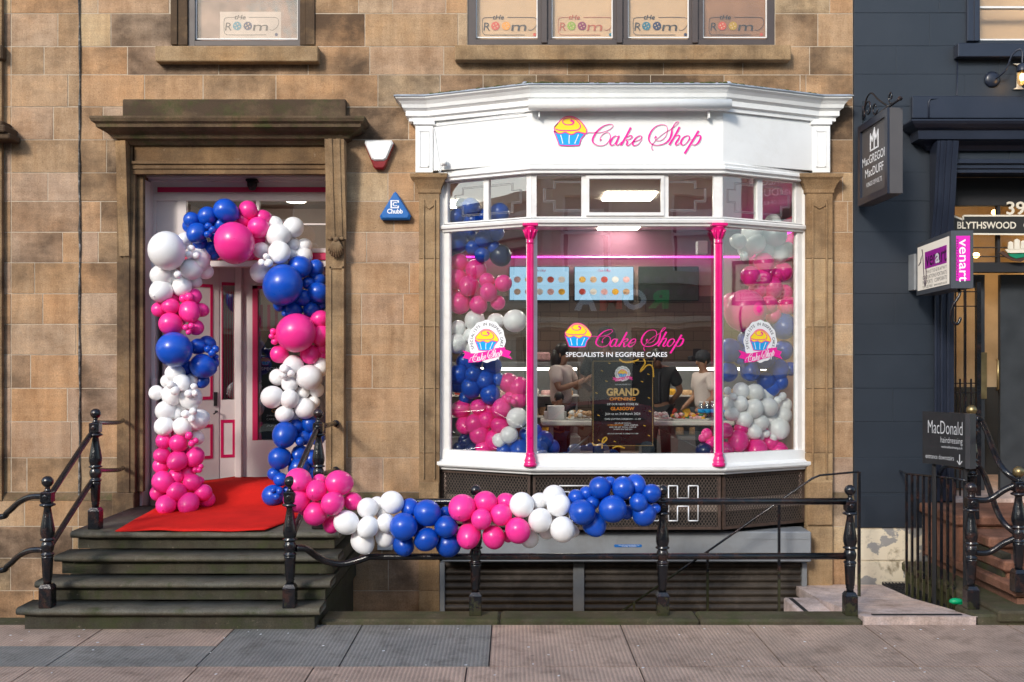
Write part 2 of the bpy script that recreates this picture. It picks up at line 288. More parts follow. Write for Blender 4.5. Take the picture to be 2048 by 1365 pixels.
# ------------------------------------------------------------------ mesh builder
class MB:
    def __init__(s): s.v = []; s.f = []; s.sm = []; s.tone = []; s.soot = []; s.t = 0.5; s.s = 0.0; s.mi = []; s.m = 0
    def add(s, vs, fs, smooth=False):
        o = len(s.v); s.v += [Vector(p) for p in vs]
        for f in fs:
            s.f.append([i + o for i in f]); s.sm.append(smooth); s.tone.append(s.t); s.soot.append(s.s); s.mi.append(s.m)
        return s
    def box(s, a, b, ch=0.0):
        x0, x1 = sorted((a[0], b[0])); y0, y1 = sorted((a[1], b[1])); z0, z1 = sorted((a[2], b[2]))
        if ch <= 0 or min(x1 - x0, y1 - y0, z1 - z0) < 2.2 * ch:
            return s.add([(x0, y0, z0), (x1, y0, z0), (x1, y1, z0), (x0, y1, z0), (x0, y0, z1), (x1, y0, z1), (x1, y1, z1), (x0, y1, z1)],
                         [(0, 3, 2, 1), (4, 5, 6, 7), (0, 1, 5, 4), (1, 2, 6, 5), (2, 3, 7, 6), (3, 0, 4, 7)])
        c = ch; vs = []; idx = {}
        for ix, X in enumerate((x0, x1)):
            for iy, Y in enumerate((y0, y1)):
                for iz, Z in enumerate((z0, z1)):
                    dx, dy, dz = (c if ix == 0 else -c), (c if iy == 0 else -c), (c if iz == 0 else -c)
                    for ax in range(3):
                        p = [X + dx, Y + dy, Z + dz]; p[ax] = (X, Y, Z)[ax]
                        idx[(ix, iy, iz, ax)] = len(vs); vs.append(p)
        I = lambda a_, b_, c_, ax: idx[(a_, b_, c_, ax)]
        fs = [[I(0, 0, 0, 0), I(0, 0, 1, 0), I(0, 1, 1, 0), I(0, 1, 0, 0)], [I(1, 0, 0, 0), I(1, 1, 0, 0), I(1, 1, 1, 0), I(1, 0, 1, 0)],
              [I(0, 0, 0, 1), I(1, 0, 0, 1), I(1, 0, 1, 1), I(0, 0, 1, 1)], [I(0, 1, 0, 1), I(0, 1, 1, 1), I(1, 1, 1, 1), I(1, 1, 0, 1)],
              [I(0, 0, 0, 2), I(0, 1, 0, 2), I(1, 1, 0, 2), I(1, 0, 0, 2)], [I(0, 0, 1, 2), I(1, 0, 1, 2), I(1, 1, 1, 2), I(0, 1, 1, 2)]]
        for i in (0, 1):
            for j in (0, 1):
                fs.append([I(i, j, 0, 0), I(i, j, 1, 0), I(i, j, 1, 1), I(i, j, 0, 1)])
                fs.append([I(i, 0, j, 0), I(i, 1, j, 0), I(i, 1, j, 2), I(i, 0, j, 2)])
                fs.append([I(0, i, j, 1), I(1, i, j, 1), I(1, i, j, 2), I(0, i, j, 2)])
        for i in (0, 1):
            for j in (0, 1):
                for k in (0, 1): fs.append([I(i, j, k, 0), I(i, j, k, 1), I(i, j, k, 2)])
        return s.add(vs, fs)
    def hexa(s, b4, t4):
        return s.add(list(b4) + list(t4), [(0, 3, 2, 1), (4, 5, 6, 7), (0, 1, 5, 4), (1, 2, 6, 5), (2, 3, 7, 6), (3, 0, 4, 7)])
    def tube(s, pts, r, n=8, cap=True):
        pts = [Vector(p) for p in pts]; rs = r if isinstance(r, (list, tuple)) else [r] * len(pts)
        up = Vector((0, 0, 1)); vs = []; prev = None
        for i, p in enumerate(pts):
            t = (pts[min(i + 1, len(pts) - 1)] - pts[max(i - 1, 0)]).normalized()
            if prev is None:
                a = t.cross(up)
                if a.length < .1: a = t.cross(Vector((0, 1, 0)))
                a.normalize()
            else:
                a = (prev - t * prev.dot(t)).normalized()
            prev = a; b = t.cross(a)
            for k in range(n):
                an = 2 * math.pi * k / n; vs.append(p + (a * math.cos(an) + b * math.sin(an)) * rs[i])
        fs = []
        for i in range(len(pts) - 1):
            for k in range(n):
                fs.append((i * n + k, i * n + (k + 1) % n, (i + 1) * n + (k + 1) % n, (i + 1) * n + k))
        if cap: fs.append(tuple(range(n))[::-1]); fs.append(tuple((len(pts) - 1) * n + k for k in range(n)))
        return s.add(vs, fs, True)
    def lathe(s, c, prof, n=16, axis='Z'):
        vs = []
        for r, h in prof:
            for k in range(n):
                a = 2 * math.pi * k / n
                p = (r * math.cos(a), r * math.sin(a), h)
                if axis == 'Y': p = (p[0], h, p[1])
                vs.append(Vector(c) + Vector(p))
        fs = []
        for i in range(len(prof) - 1):
            for k in range(n): fs.append((i * n + k, i * n + (k + 1) % n, (i + 1) * n + (k + 1) % n, (i + 1) * n + k))
        fs.append(tuple(range(n))[::-1]); fs.append(tuple((len(prof) - 1) * n + k for k in range(n)))
        return s.add(vs, fs, True)
    def ball(s, c, r, nu=16, nv=10, sc=(1, 1, 1)):
        c = Vector(c); vs = [c + Vector((0, 0, -r * sc[2]))]
        for i in range(1, nv):
            th = math.pi * i / nv
            for k in range(nu):
                a = 2 * math.pi * k / nu
                vs.append(c + Vector((r * sc[0] * math.sin(th) * math.cos(a), r * sc[1] * math.sin(th) * math.sin(a), -r * sc[2] * math.cos(th))))
        vs.append(c + Vector((0, 0, r * sc[2]))); fs = []
        for k in range(nu): fs.append((0, 1 + (k + 1) % nu, 1 + k))
        for i in range(nv - 2):
            for k in range(nu):
                a = 1 + i * nu; fs.append((a + k, a + (k + 1) % nu, a + nu + (k + 1) % nu, a + nu + k))
        a = 1 + (nv - 2) * nu
        for k in range(nu): fs.append((a + k, a + (k + 1) % nu, len(vs) - 1))
        return s.add(vs, fs, True)
    def poly(s, fr, pts, n0, n1):
        """closed 2-D outline in frame fr extruded from n0 to n1"""
        k = len(pts)
        vs = [fr.p(u, v, n1) for u, v in pts] + [fr.p(u, v, n0) for u, v in pts]
        fs = [tuple(range(k)), tuple(range(k, 2 * k))[::-1]] + [(i, (i + 1) % k, k + (i + 1) % k, k + i) for i in range(k)]
        return s.add(vs, fs)
    def stroke(s, fr, pts, w, n0, n1, sub=6):
        P_, Wd = catmull(pts, w, sub)
        k = len(P_); L_, R_ = [], []
        for i in range(k):
            a = P_[max(i - 1, 0)]; b = P_[min(i + 1, k - 1)]
            dx, dy = b[0] - a[0], b[1] - a[1]; l = math.hypot(dx, dy) or 1
            nx, ny = -dy / l * Wd[i] / 2, dx / l * Wd[i] / 2
            L_.append((P_[i][0] + nx, P_[i][1] + ny)); R_.append((P_[i][0] - nx, P_[i][1] - ny))
        vs = [fr.p(u, v, n1) for u, v in L_] + [fr.p(u, v, n1) for u, v in R_] + [fr.p(u, v, n0) for u, v in L_] + [fr.p(u, v, n0) for u, v in R_]
        fs = []
        for i in range(k - 1):
            fs += [(i, i + 1, k + i + 1, k + i), (2 * k + i, 2 * k + i + 1, i + 1, i), (k + i, k + i + 1, 3 * k + i + 1, 3 * k + i)]
        fs += [(0, k, 3 * k, 2 * k), (k - 1, 2 * k - 1, 4 * k - 1, 3 * k - 1)]
        return s.add(vs, fs)
def catmull(pts, w, sub):
    if not isinstance(w, (list, tuple)): w = [w] * len(pts)
    if len(w) != len(pts):
        w = [w[min(len(w) - 1, int(round(i * (len(w) - 1) / (len(pts) - 1))))] for i in range(len(pts))]
    if len(pts) == 2: return list(pts), list(w)
    P_, Wd = [], []
    for i in range(len(pts) - 1):
        p0 = pts[max(i - 1, 0)]; p1 = pts[i]; p2 = pts[i + 1]; p3 = pts[min(i + 2, len(pts) - 1)]
        for j in range(sub):
            t = j / sub
            q = tuple(.5 * ((2 * p1[a]) + (-p0[a] + p2[a]) * t + (2 * p0[a] - 5 * p1[a] + 4 * p2[a] - p3[a]) * t * t + (-p0[a] + 3 * p1[a] - 3 * p2[a] + p3[a]) * t ** 3) for a in range(len(p1)))
            P_.append(q); Wd.append(w[i] * (1 - t) + w[i + 1] * t)
    P_.append(tuple(pts[-1])); Wd.append(w[-1]); return P_, Wd
def smooth3(pts, sub=6): return [Vector(p) for p in catmull([tuple(p) for p in pts], 1.0, sub)[0]]
class Fr:
    def __init__(s, o, U, V):
        s.o = Vector(o); s.U = Vector(U).normalized(); s.V = Vector(V).normalized(); s.N = s.U.cross(s.V).normalized()
    def p(s, u, v, n=0): return s.o + s.U * u + s.V * v + s.N * n
def facing(o): return Fr(o, (1, 0, 0), (0, 0, 1))      # N = -Y, towards the street
class Sc:                                               # a frame with scaled / shifted 2-D units
    def __init__(s, fr, k, cu=0, cv=0, flip=True, kx=None): s.fr = fr; s.k = k; s.kx = kx or k; s.cu = cu; s.cv = cv; s.fl = -1 if flip else 1
    def p(s, u, v, n=0): return s.fr.p((u - s.cu) * s.kx, (v - s.cv) * s.k * s.fl, n)
WL = {}
def split_link(name, mb, mat, parent):
    """link every separate piece of the builder as its own part"""
    par = list(range(len(mb.v)))
    def fd(i):
        while par[i] != i: par[i] = par[par[i]]; i = par[i]
        return i
    for f in mb.f:
        for q in f[1:]: par[fd(q)] = fd(f[0])
    groups = {}
    for k, f in enumerate(mb.f): groups.setdefault(fd(f[0]), []).append(k)
    for ks in groups.values():
        m_ = MB(); ids = sorted({i for k in ks for i in mb.f[k]}); mp_ = {i: j for j, i in enumerate(ids)}
        m_.v = [mb.v[i] for i in ids]
        for k in ks: m_.f.append([mp_[i] for i in mb.f[k]]); m_.sm.append(mb.sm[k]); m_.tone.append(mb.tone[k]); m_.soot.append(mb.soot[k]); m_.mi.append(0)
        link(name, m_, mat, parent)
def link(name, mb, mat, parent=None, loc=None):
    me = bpy.data.meshes.new(name)
    base = WL[parent.name] if parent else None
    if base is None:
        if loc is None:
            xs = [p.x for p in mb.v]; ys = [p.y for p in mb.v]; zs = [p.z for p in mb.v]
            loc = Vector(((min(xs) + max(xs)) / 2, (min(ys) + max(ys)) / 2, min(zs)))
        base = Vector(loc)
    me.from_pydata([p - base for p in mb.v], [], mb.f); me.update()
    me.polygons.foreach_set("use_smooth", mb.sm)
    a = me.attributes.new("tone", 'FLOAT', 'FACE'); a.data.foreach_set("value", mb.tone)
    a = me.attributes.new("soot", 'FLOAT', 'FACE'); a.data.foreach_set("value", mb.soot)
    for mm in (mat if isinstance(mat, (list, tuple)) else [mat]): me.materials.append(mm)
    if any(mb.mi): me.polygons.foreach_set("material_index", mb.mi)
    o = bpy.data.objects.new(name, me); COL.objects.link(o)
    if parent: o.parent = parent
    else: o.location = base
    WL[o.name] = base
    return o
def tag(o, label, cat=None, group=None):
    o["label"] = label
    if cat: o["category"] = cat
    if group: o["group"] = group
    return o
def thing(name, loc, label, cat, group=None):
    o = bpy.data.objects.new(name, None); o.empty_display_size = .2; COL.objects.link(o); o.location = Vector(loc); WL[o.name] = Vector(loc)
    return tag(o, label, cat, group)
def struct(name, mb, mat):
    o = link(name, mb, mat); o["kind"] = "structure"; return o
TC = {}
def text_raw(s, bold):
    if (s, bold) in TC: return TC[(s, bold)]
    cu = bpy.data.curves.new("t", 'FONT'); cu.body = s; cu.size = 1.0; cu.offset = bold; cu.resolution_u = 3
    ob = bpy.data.objects.new("t", cu); COL.objects.link(ob)
    dg = bpy.context.evaluated_depsgraph_get(); me = bpy.data.meshes.new_from_object(ob.evaluated_get(dg))
    vs = [(v.co.x, v.co.y) for v in me.vertices]; fs = [tuple(p.vertices) for p in me.polygons]
    bpy.data.objects.remove(ob); bpy.data.meshes.remove(me); bpy.data.curves.remove(cu)
    TC[(s, bold)] = (vs, fs); return vs, fs
def text(mb, fr, s, cu, cv, h, w=None, n=0.002, bold=0.0, align='C', ang=0.0, slant=0.0):
    """text with cap height h (and total width w) centred on (cu, cv) of frame fr"""
    vs, fs = text_raw(s, bold)
    if not vs: return
    x0 = min(v[0] for v in vs); x1 = max(v[0] for v in vs)
    hv, _ = text_raw('H', bold); y0 = min(v[1] for v in hv); y1 = max(v[1] for v in hv)
    k = h / (y1 - y0); kx = (w / (x1 - x0)) if w else k
    wd_ = (x1 - x0) * kx; ca, sa = math.cos(ang), math.sin(ang); out = []
    off = {'C': -wd_ / 2, 'L': 0, 'R': -wd_}[align]
    for a, b in vs:
        v_ = (b - (y0 + y1) / 2) * k; u = (a - x0) * kx + off + v_ * slant
        out.append(fr.p(cu + u * ca - v_ * sa, cv + u * sa + v_ * ca, n))
    mb.add(out, fs)

# ------------------------------------------------------------------ ground
mb = MB()
rows = [(-2.12, -2.74, 'a'), (-2.74, -3.26, 'b'), (-3.26, -4.15, 'c'), (-4.15, -5.1, 'd'), (-5.1, -6.1, 'c')]
jx = {'a': [-9, -7.6, -6.2, -4.9, -3.42, -2.32], 'c': [-9.5, -8, -6.3, -4.7, -3.5, -2.3, -1.45, -.33, .93, 2.2, 3.4, 4.6, 6, 7.5, 9], 'd': [-9, -7, -5.5, -4, -2.6, -1.3, 0, 1.2, 2.7, 4, 5.3, 7, 9]}
jx['b'] = jx['a']
def slab(x0, x1, y0, y1, tone, sk=0.0):
    mb.t = tone; g = .006
    b = [(x0 + g, y1 + g, 0), (x1 - g, y1 + g, 0), (x1 - g + sk, y0 - g, 0), (x0 + g + sk, y0 - g, 0)]
    mb.hexa([(p[0], p[1], -.08) for p in b], b)
for y0, y1, k in rows:
    if k in 'ab':
        for i in range(len(jx['a']) - 1):
            slab(jx[k][i], jx[k][i + 1], y0, y1, (rnd.uniform(.65, .95) if k == 'a' else rnd.uniform(.1, .35)))
        if k == 'a':
            for (a, b_, t) in ((-2.32, -1.27, .2), (-1.27, -.17, .28), (-.17, .92, .78), (.92, 2.0, .7), (2.0, 2.98, .75), (2.98, 4.2, .66), (4.2, 5.6, .6), (5.6, 7, .7), (7, 9, .8)):
                slab(a, b_, -2.12, -3.26, t)
    else:
        for i in range(len(jx[k]) - 1): slab(jx[k][i], jx[k][i + 1], y0, y1, rnd.uniform(.62, .98))
struct("pavement", mb, M_slab)
mb = MB(); mb.box((-9.5, -6.12, -.2), (9.5, -2.1, -.012)); struct("pavement_bedding", mb, M_blackm)
mb = MB(); mb.box((-9.5, -6.28, -.3), (9.5, -6.125, .0), .01); mb.t = .3; struct("kerb", mb, M_granite)
mb = MB(); mb.box((-150, -150, -.3), (150, -6.28, -.13)); mb.box((-150, -6.28, -.3), (-9.5, 60, -.13)); mb.box((9.5, -6.28, -.3), (150, 60, -.13)); struct("road", mb, plain("asphalt", (.06, .06, .062), .9, var=.2, bmp=.4))
mb = MB(); mb.box((-9.5, -2.1, -2.3), (9.5, 1.0, -2.2)); struct("basement_floor", mb, M_concrete)
# scraps of confetti trodden into the pavement
scr = MB(); scr.add([(-.5, -.35, 0), (.45, -.4, 0), (.5, .3, 0), (-.4, .4, 0), (-.5, -.35, .12), (.45, -.4, .12), (.5, .3, .12), (-.4, .4, .12)], [(4, 5, 6, 7), (0, 1, 5, 4), (1, 2, 6, 5), (2, 3, 7, 6), (3, 0, 4, 7)])
s0 = None
for i in range(64):
    px = rnd.uniform(20, 2030); Y = -2.2 - (rnd.random() ** 1.3) * 1.9; s_ = rnd.uniform(.010, .022)
    if s0 is None: s0 = link("paper_scrap", scr, M_wv, loc=(0, 0, 0)); o = s0
    else: o = s0.copy(); COL.objects.link(o)
    tag(o, "tiny white scrap of confetti paper lying flat on the ridged pavement", "scrap", "confetti scraps on the pavement")
    o.location = (xw(px, Y), Y, .002); o.scale = (s_, s_ * rnd.uniform(.5, 1), .02); o.rotation_euler = (0, 0, rnd.uniform(0, 6))

# ------------------------------------------------------------------ tenement
def subtract(r, holes):
    out = [r]
    for h in holes:
        nx = []
        for (a, b, c, d) in out:
            if h[0] >= b or h[1] <= a or h[2] >= d or h[3] <= c: nx.append((a, b, c, d)); continue
            if a < h[0]: nx.append((a, h[0], c, d))
            if b > h[1]: nx.append((h[1], b, c, d))
            m0, m1 = max(a, h[0]), min(b, h[1])
            if c < h[2]: nx.append((m0, m1, c, h[2]))
            if d > h[3]: nx.append((m0, m1, h[3], d))
        out = nx
    return out
XB = xw(1706)
holes = [(xw(262), xw(662), -1, zw(262)), (xw(343), xw(622), zw(92), 7.4), (xw(935), xw(1550), zw(90), 7.4), (-.766, 3.128, -2.2, zw(205))]
TB = thing("tenement_building", (-2, 0, 0), "weathered tan sandstone tenement with ashlar blocks around the bay shopfront and steps", "building")
def blocks(mb, x0, x1, zs, holes_, yf, soot_shade_fn, seed, wr=(.55, 1.15), forced=(), gap=.0035):
    rg = random.Random(seed)
    for z0, z1 in zip(zs[:-1], zs[1:]):
        xs = [x0]
        while xs[-1] < x1:
            xs.append(xs[-1] + rg.uniform(*wr) * (1 if rg.random() > .2 else .5))
        xs[-1] = x1; xs = sorted(set(xs + [f for f in forced]))
        cl = [xs[0]]
        for q in xs[1:]:
            if q - cl[-1] > .16 or q in forced or q == x1: cl.append(q)
        for a, b in zip(cl[:-1], cl[1:]):
            if b - a < .02: continue
            t = rg.random(); dy = rg.uniform(-.002, .002)
            for (p, q, c, d) in subtract((a, b, z0, z1), holes_):
                if q - p < .03 or d - c < .03: continue
                mb.t = t; mb.s = soot_shade_fn((p + q) / 2, (c + d) / 2) + rg.uniform(-.4, .14)
                g = gap; e = .003
                p2, q2, c2, d2 = p + g, q - g, c + g, d - g; y = yf + dy
                mb.add([(p2, yf + .03, c2), (q2, yf + .03, c2), (q2, yf + .03, d2), (p2, yf + .03, d2),
                        (p2, y + e, c2), (q2, y + e, c2), (q2, y + e, d2), (p2, y + e, d2),
                        (p2 + e, y, c2 + e), (q2 - e, y, c2 + e), (q2 - e, y, d2 - e), (p2 + e, y, d2 - e)],
                       [(8, 9, 10, 11), (4, 5, 9, 8), (5, 6, 10, 9), (6, 7, 11, 10), (7, 4, 8, 11), (0, 1, 5, 4), (1, 2, 6, 5), (2, 3, 7, 6), (3, 0, 4, 7)])
def gauss(x, c, w): return math.exp(-((x - c) / w) ** 2)
def soot(x, z):  # dark stains on the stone, with patchy wall shade painted in
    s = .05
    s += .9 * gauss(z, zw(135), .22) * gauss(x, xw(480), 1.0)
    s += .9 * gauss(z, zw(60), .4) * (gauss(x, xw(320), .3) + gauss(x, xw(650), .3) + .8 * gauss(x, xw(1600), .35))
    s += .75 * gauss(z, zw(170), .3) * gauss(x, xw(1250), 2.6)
    s += .8 * gauss(z, zw(250), .4) * (gauss(x, xw(760), .5) + gauss(x, xw(1680), .25))  # right-hand term paints the bay cornice's shadow into the stone
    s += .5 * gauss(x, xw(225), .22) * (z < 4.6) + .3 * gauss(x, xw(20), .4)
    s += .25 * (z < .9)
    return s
ZU = [zw(p) for p in (1000, 985)][::1]
zs = [zw(p) for p in (985, 916, 844, 777, 710, 649, 588, 526, 465, 403, 346, 280, 214, 150, 93.5, 27.5, -33, -95, -157, -219, -281, -343)] + [8.4]
mb = MB()
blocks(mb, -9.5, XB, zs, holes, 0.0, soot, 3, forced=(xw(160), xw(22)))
zl = [-2.2, -1.85, -1.5, -1.15, -.8] + [zw(p) for p in (1245, 1180, 1115, 1052, 1000)]
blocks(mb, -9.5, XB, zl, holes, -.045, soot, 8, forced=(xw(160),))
link("ashlar_wall", mb, M_sand, TB)
mb = MB()
xs_ = sorted({-9.5, XB} | {h[i] for h in holes for i in (0, 1)}); zz_ = sorted({-2.2, zw(1000), 8.4} | {h[i] for h in holes for i in (2, 3) if h[i] > -2.2})
for (a, b, c, d) in subtract((-9.5, XB, zw(1000), 8.4), holes): mb.box((a, .0035, c), (b, .30, d))
for (a, b, c, d) in subtract((-9.5, XB, -2.2, zw(1000)), holes): mb.box((a, -.0415, c), (b, .30, d))
link("mortar", mb, M_mortar, TB)
mb = MB()       # mossy weathered plinth ledge
for (a, b) in ((-9.5, xw(245)), (xw(690), xw(838)), (xw(1664), XB)):
    mb.t = .5; mb.s = .3
    mb.add([(a, 0, zw(985)), (a, -.05, zw(1000)), (a, 0, zw(1001)), (b, 0, zw(985)), (b, -.05, zw(1000)), (b, 0, zw(1001))], [(0, 1, 4, 3), (1, 2, 5, 4), (0, 2, 1), (3, 4, 5)])
link("plinth_ledge", mb, M_mossy, TB)
# vertical joint with the cable running up it
mb = MB(); pts = [(xw(160) + .012 * math.sin(i * 1.3) * (i % 3 - 1) * .5, -.012, zw(1245) + i * .22) for i in range(39)]
mb.tube(pts, [.011 + .004 * math.sin(i * 2.1) for i in range(39)], 6); link("wall_cable", mb, plain("old_cable", (.05, .045, .04), .8, var=.8, vscale=18, dirt=(.5, .48, .45), dirtamt=.9), TB)
# neighbouring door case cut by the left edge of the photograph
mb = MB(); mb.t = .3; mb.s = .5
mb.box((-9.5, -.06, zw(1000)), (xw(9), -.046 + .04, 7.5)); link("quoin_strip", mb, M_trim, TB)
mb = MB(); mb.t = .2; mb.s = .9
for (x1, z0, z1, y) in ((42, 276, 288, -.24), (36, 262, 276, -.28), (24, 250, 262, -.20), (14, 96, 124, -.10)):
    mb.box((-6.6, y, zw(z1, 0)), (xw(x1), 0, zw(z0, 0)), .012)
split_link("side_cornice", mb, M_trim, TB)

def upper_window(px0, px1, sillpx, sy0, sy1, mull, glasspx, kinds):
    x0, x1 = xw(px0), xw(px1); zb = zw(sy0)
    mb = MB(); mb.t = .6; mb.s = .15
    mb.box((xw(sillpx[0], -.1), -.13, zw(sy1, -.13)), (xw(sillpx[1], -.1), .0, zw(sy0, -.13)), .008)
    wf = MB()
    wf.box((x0, .02, zb + .004), (x1, .16, zw(glasspx[0][2]) + .0), .006)
    edges = [x0] + [v for m_ in mull for v in (xw(m_[0]), xw(m_[1]))] + [x1]
    wf.box((x0 + .001, .017, zb + .006), (xw(glasspx[0][0], .06), .158, 7.4)); wf.box((xw(glasspx[-1][1], .06), .017, zb + .006), (x1 - .001, .158, 7.4))
    for a, b in mull:
        wf.box((xw(a, .06), .03, zb + .03), (xw(b, .06), .15, 7.4)); wf.box((xw((a + b) / 2) - .035, -.0, zb + .02), (xw((a + b) / 2) + .03, .028, 7.4), .006)
    w = link("window", wf, M_wood, TB)
    sl_ = link("sill", mb, M_trim, w)
    for i, (a, b, yb) in enumerate(glasspx):
        g = MB(); g.box((xw(a, .06) + .002, .066, zw(yb, .06) + .01), (xw(b, .06) - .002, .072, 7.39)); link("pane", g, M_glassu, w)
        bl = MB(); bl.box((xw(a, .06), .10, zw(yb, .06)), (xw(b, .06), .12, 7.38)); link("blind", bl, kinds[i], w)
        rim = MB(); q = .011
        for (p0, p1) in (((xw(a, .06), zw(yb, .06)), (xw(b, .06), zw(yb, .06) + q)), ((xw(a, .06), zw(yb, .06) + q), (xw(a, .06) + q, 7.3)), ((xw(b, .06) - q, zw(yb, .06) + q), (xw(b, .06), 7.3))):
            rim.box((p0[0], .05, p0[1]), (p1[0], .0655, p1[1]))
        link("glazing_bead", rim, M_frame, w)
    return w
gl2 = [(952, 1075, 77), (1103, 1225, 77), (1255, 1377, 77), (1405, 1533, 77)]
w1 = upper_window(935, 1550, (910, 1581), 90, 120, [(1075, 1103), (1225, 1255), (1377, 1405)], gl2, [M_blind, M_blind, M_blind, M_blindd])
w2 = upper_window(343, 622, (312, 637), 92, 123, [], [(392, 597, 80)], [plain("patterned_curtain", (.30, .21, .17), .8, var=.6, vscale=3, dirt=(.10, .26, .32), dirtamt=.8)])
mb = MB(); mb.t = .1; mb.s = .8
for a, b, y in ((343, 356, -.03), (356, 375, -.012), (612, 630, -.02), (600, 612, -.008)): mb.box((xw(a), y, zw(91)), (xw(b), .1, 7.4), .004)
split_link("window_architrave", mb, M_trim, TB)
# THE ROOM transfers on the upper windows
TEAL, NAVYC, REDC, ORG, GRN = (0.02, 0.20, 0.30), (0.02, 0.03, 0.10), (0.65, 0.10, 0.05), (0.85, 0.36, 0.03), (0.30, 0.45, 0.04)
def cm(n, c): return MATS.get(n) or plain(n, c, .5, var=.04)
def room_logo(cx, colA, colB, tcol, tick, label):
    fr = Sc(Fr((xw(cx, .085), .095, zw(49, .085)), (1, 0, 0), (0, 0, 1)), (DW + .085) / FP / 2.904)     # zoomed-photo units
    t = thing("window_transfer", fr.p(0, 60), label, "window sticker", "printed window transfers on the upper windows")
    a = MB(); fz = Sc(fr.fr, fr.k, 0, 0, False)
    if label.startswith("window transfer"):
        cdm = MB(); cdm.poly(Sc(Fr(fr.fr.o + Vector((0, .003, 0)), (1, 0, 0), (0, 0, 1)), fr.k), [(-150, -75), (205, -75), (205, 85), (-150, 85)], 0, .0015); link("backing_card", cdm, MATS.get("pale_card") or plain("pale_card", (.55, .47, .42), .6), t)
    text(a, fz, "R", -98, -12, 46, 38, bold=.0, slant=.12); text(a, fz, "m", 88, -10, 52, 86, bold=.0, slant=.15)
    text(a, fz, "tHe", -32, 43, 26, 66, bold=.015, slant=.25)
    link("lettering", a, tcol, t)
    for (u, c, nm) in ((-50, colA, "cog"), (12, colB, "cog")):
        g = MB(); pts = []
        for i in range(36):
            an = i * math.pi / 18; r_ = 26 if i % 2 else 23; pts.append((u + r_ * math.cos(an), 8 + r_ * math.sin(an)))
        g.poly(fr, pts, 0, .002); link(nm, g, c, t)
        g = MB()
        for i in range(4):
            an = i * math.pi / 2 + .3; q = [(u + 12 * math.cos(an) + 4 * math.cos(k * math.pi / 4), 8 + 12 * math.sin(an) + 4 * math.sin(k * math.pi / 4)) for k in range(8)]; g.poly(fr, q, .002, .003)
        link("cog_hole", g, M_blind, t)
    g = MB(); o_ = [(-60, -42), (-110, -40), (-125, -25), (-125, 40), (-115, 55), (-90, 60), (120, 60)]
    g.stroke(fr, o_, 2.4, 0, .0015); g.stroke(fr, [(20, -42), (150, -42), (180, -38), (192, -20), (185, 10), (160, 32), (140, 30)], 2.4, 0, .0015); link("outline", g, tcol, t)
    g = MB(); g.poly(fr, [(178 + (11 if i % 2 else 8) * math.cos(i * math.pi / 8), 58 + (11 if i % 2 else 8) * math.sin(i * math.pi / 8)) for i in range(16)], 0, .002); link("small_cog", g, tick, t)
dk = cm("brown_print", (.05, .04, .03))
room_logo(491, cm("teal_print", TEAL), cm("navy_print", NAVYC), dk, cm("navy_print", NAVYC), "window transfer lettered THE ROOM in the single upper window above the entrance")
room_logo(1008, cm("red_print", REDC), cm("orange_cog_print", ORG), dk, cm("red_print", REDC), "THE ROOM transfer with red and orange cogs, left end of the four-light upper window")
room_logo(1160, cm("green_print", GRN), cm("maroon_print", (.25, .01, .08)), cm("terracotta_print", (.5, .12, .05)), cm("teal_print", TEAL), "THE ROOM transfer in red letters with green and maroon cogs")
room_logo(1310, cm("teal_print", TEAL), cm("navy_print", NAVYC), dk, cm("navy_print", NAVYC), "THE ROOM transfer with teal and navy cogs over a pale blind in the wide window")
room_logo(1462, cm("red_print", REDC), cm("ochre_print", (.5, .32, .02)), dk, cm("red_print", REDC), "dim THE ROOM transfer with red and ochre cogs over the dark curtain at the right")

# ------------------------------------------------------------------ door case
def sweep(mb, path, prof, close=True):
    """profile [(out, z)] swept along plan path [(x, y)], outward is to the right of travel (street side)"""
    n = len(path); dirs = []
    for i in range(n - 1):
        d = Vector((path[i + 1][0] - path[i][0], path[i + 1][1] - path[i][1])).normalized(); dirs.append(Vector((d.y, -d.x)))
    rows_ = []
    for i in range(n):
        a = dirs[max(i - 1, 0)]; b = dirs[min(i, n - 2)]; m_ = (a + b).normalized(); k = 1 / max(.35, m_.dot(a))
        rows_.append([(path[i][0] + m_.x * k * o_, path[i][1] + m_.y * k * o_, z) for o_, z in prof])
    k = len(prof); vs = [p for r_ in rows_ for p in r_]
    fs = [(i * k + j, (i + 1) * k + j, (i + 1) * k + j + 1, i * k + j + 1) for i in range(n - 1) for j in range(k - 1)]
    if close: fs += [tuple(range(k)), tuple((n - 1) * k + j for j in range(k))[::-1]]
    mb.add(vs, fs); return mb
DC = thing("stone_doorcase", (xw(465), -.1, .68), "weathered stone doorcase with mossy cornice and scroll brackets around the balloon arch", "doorcase")
mb = MB(); mb.t = .35; mb.s = .55
z = lambda p: zw(p, -.25)
sweep(mb, [(xw(258), 0), (xw(258), -.06), (xw(686), -.06), (xw(686), 0)], [(0, z(283)), (.05, z(276)), (.09, z(273)), (.11, z(266)), (.17, z(262)), (.23, z(256)), (.235, z(250)), (.265, z(246)), (.28, z(240)), (.28, z(236)), (.02, z(228)), (0, z(228))])
link("cornice", mb, M_mossy, DC)
mb = MB(); mb.t = .3; mb.s = .75; mb.box((xw(250), -.07, zw(240)), (xw(694), .0, zw(202)), .01); link("blocking_course", mb, M_mossy, DC)
mb = MB(); mb.t = .15; mb.s = .35
mb.box((xw(268), -.03, zw(350)), (xw(655), .05, zw(262)))
for (a, b, y) in ((325, 331, -.075), (331, 340, -.055), (340, 350, -.04)): mb.box((xw(268), y, zw(b)), (xw(655), -.031, zw(a)), .003)
link("frieze", mb, sandstone("brown_trim", [(0, (.20, .125, .065)), (1, (.28, .18, .095))], .8, 0, False), DC)
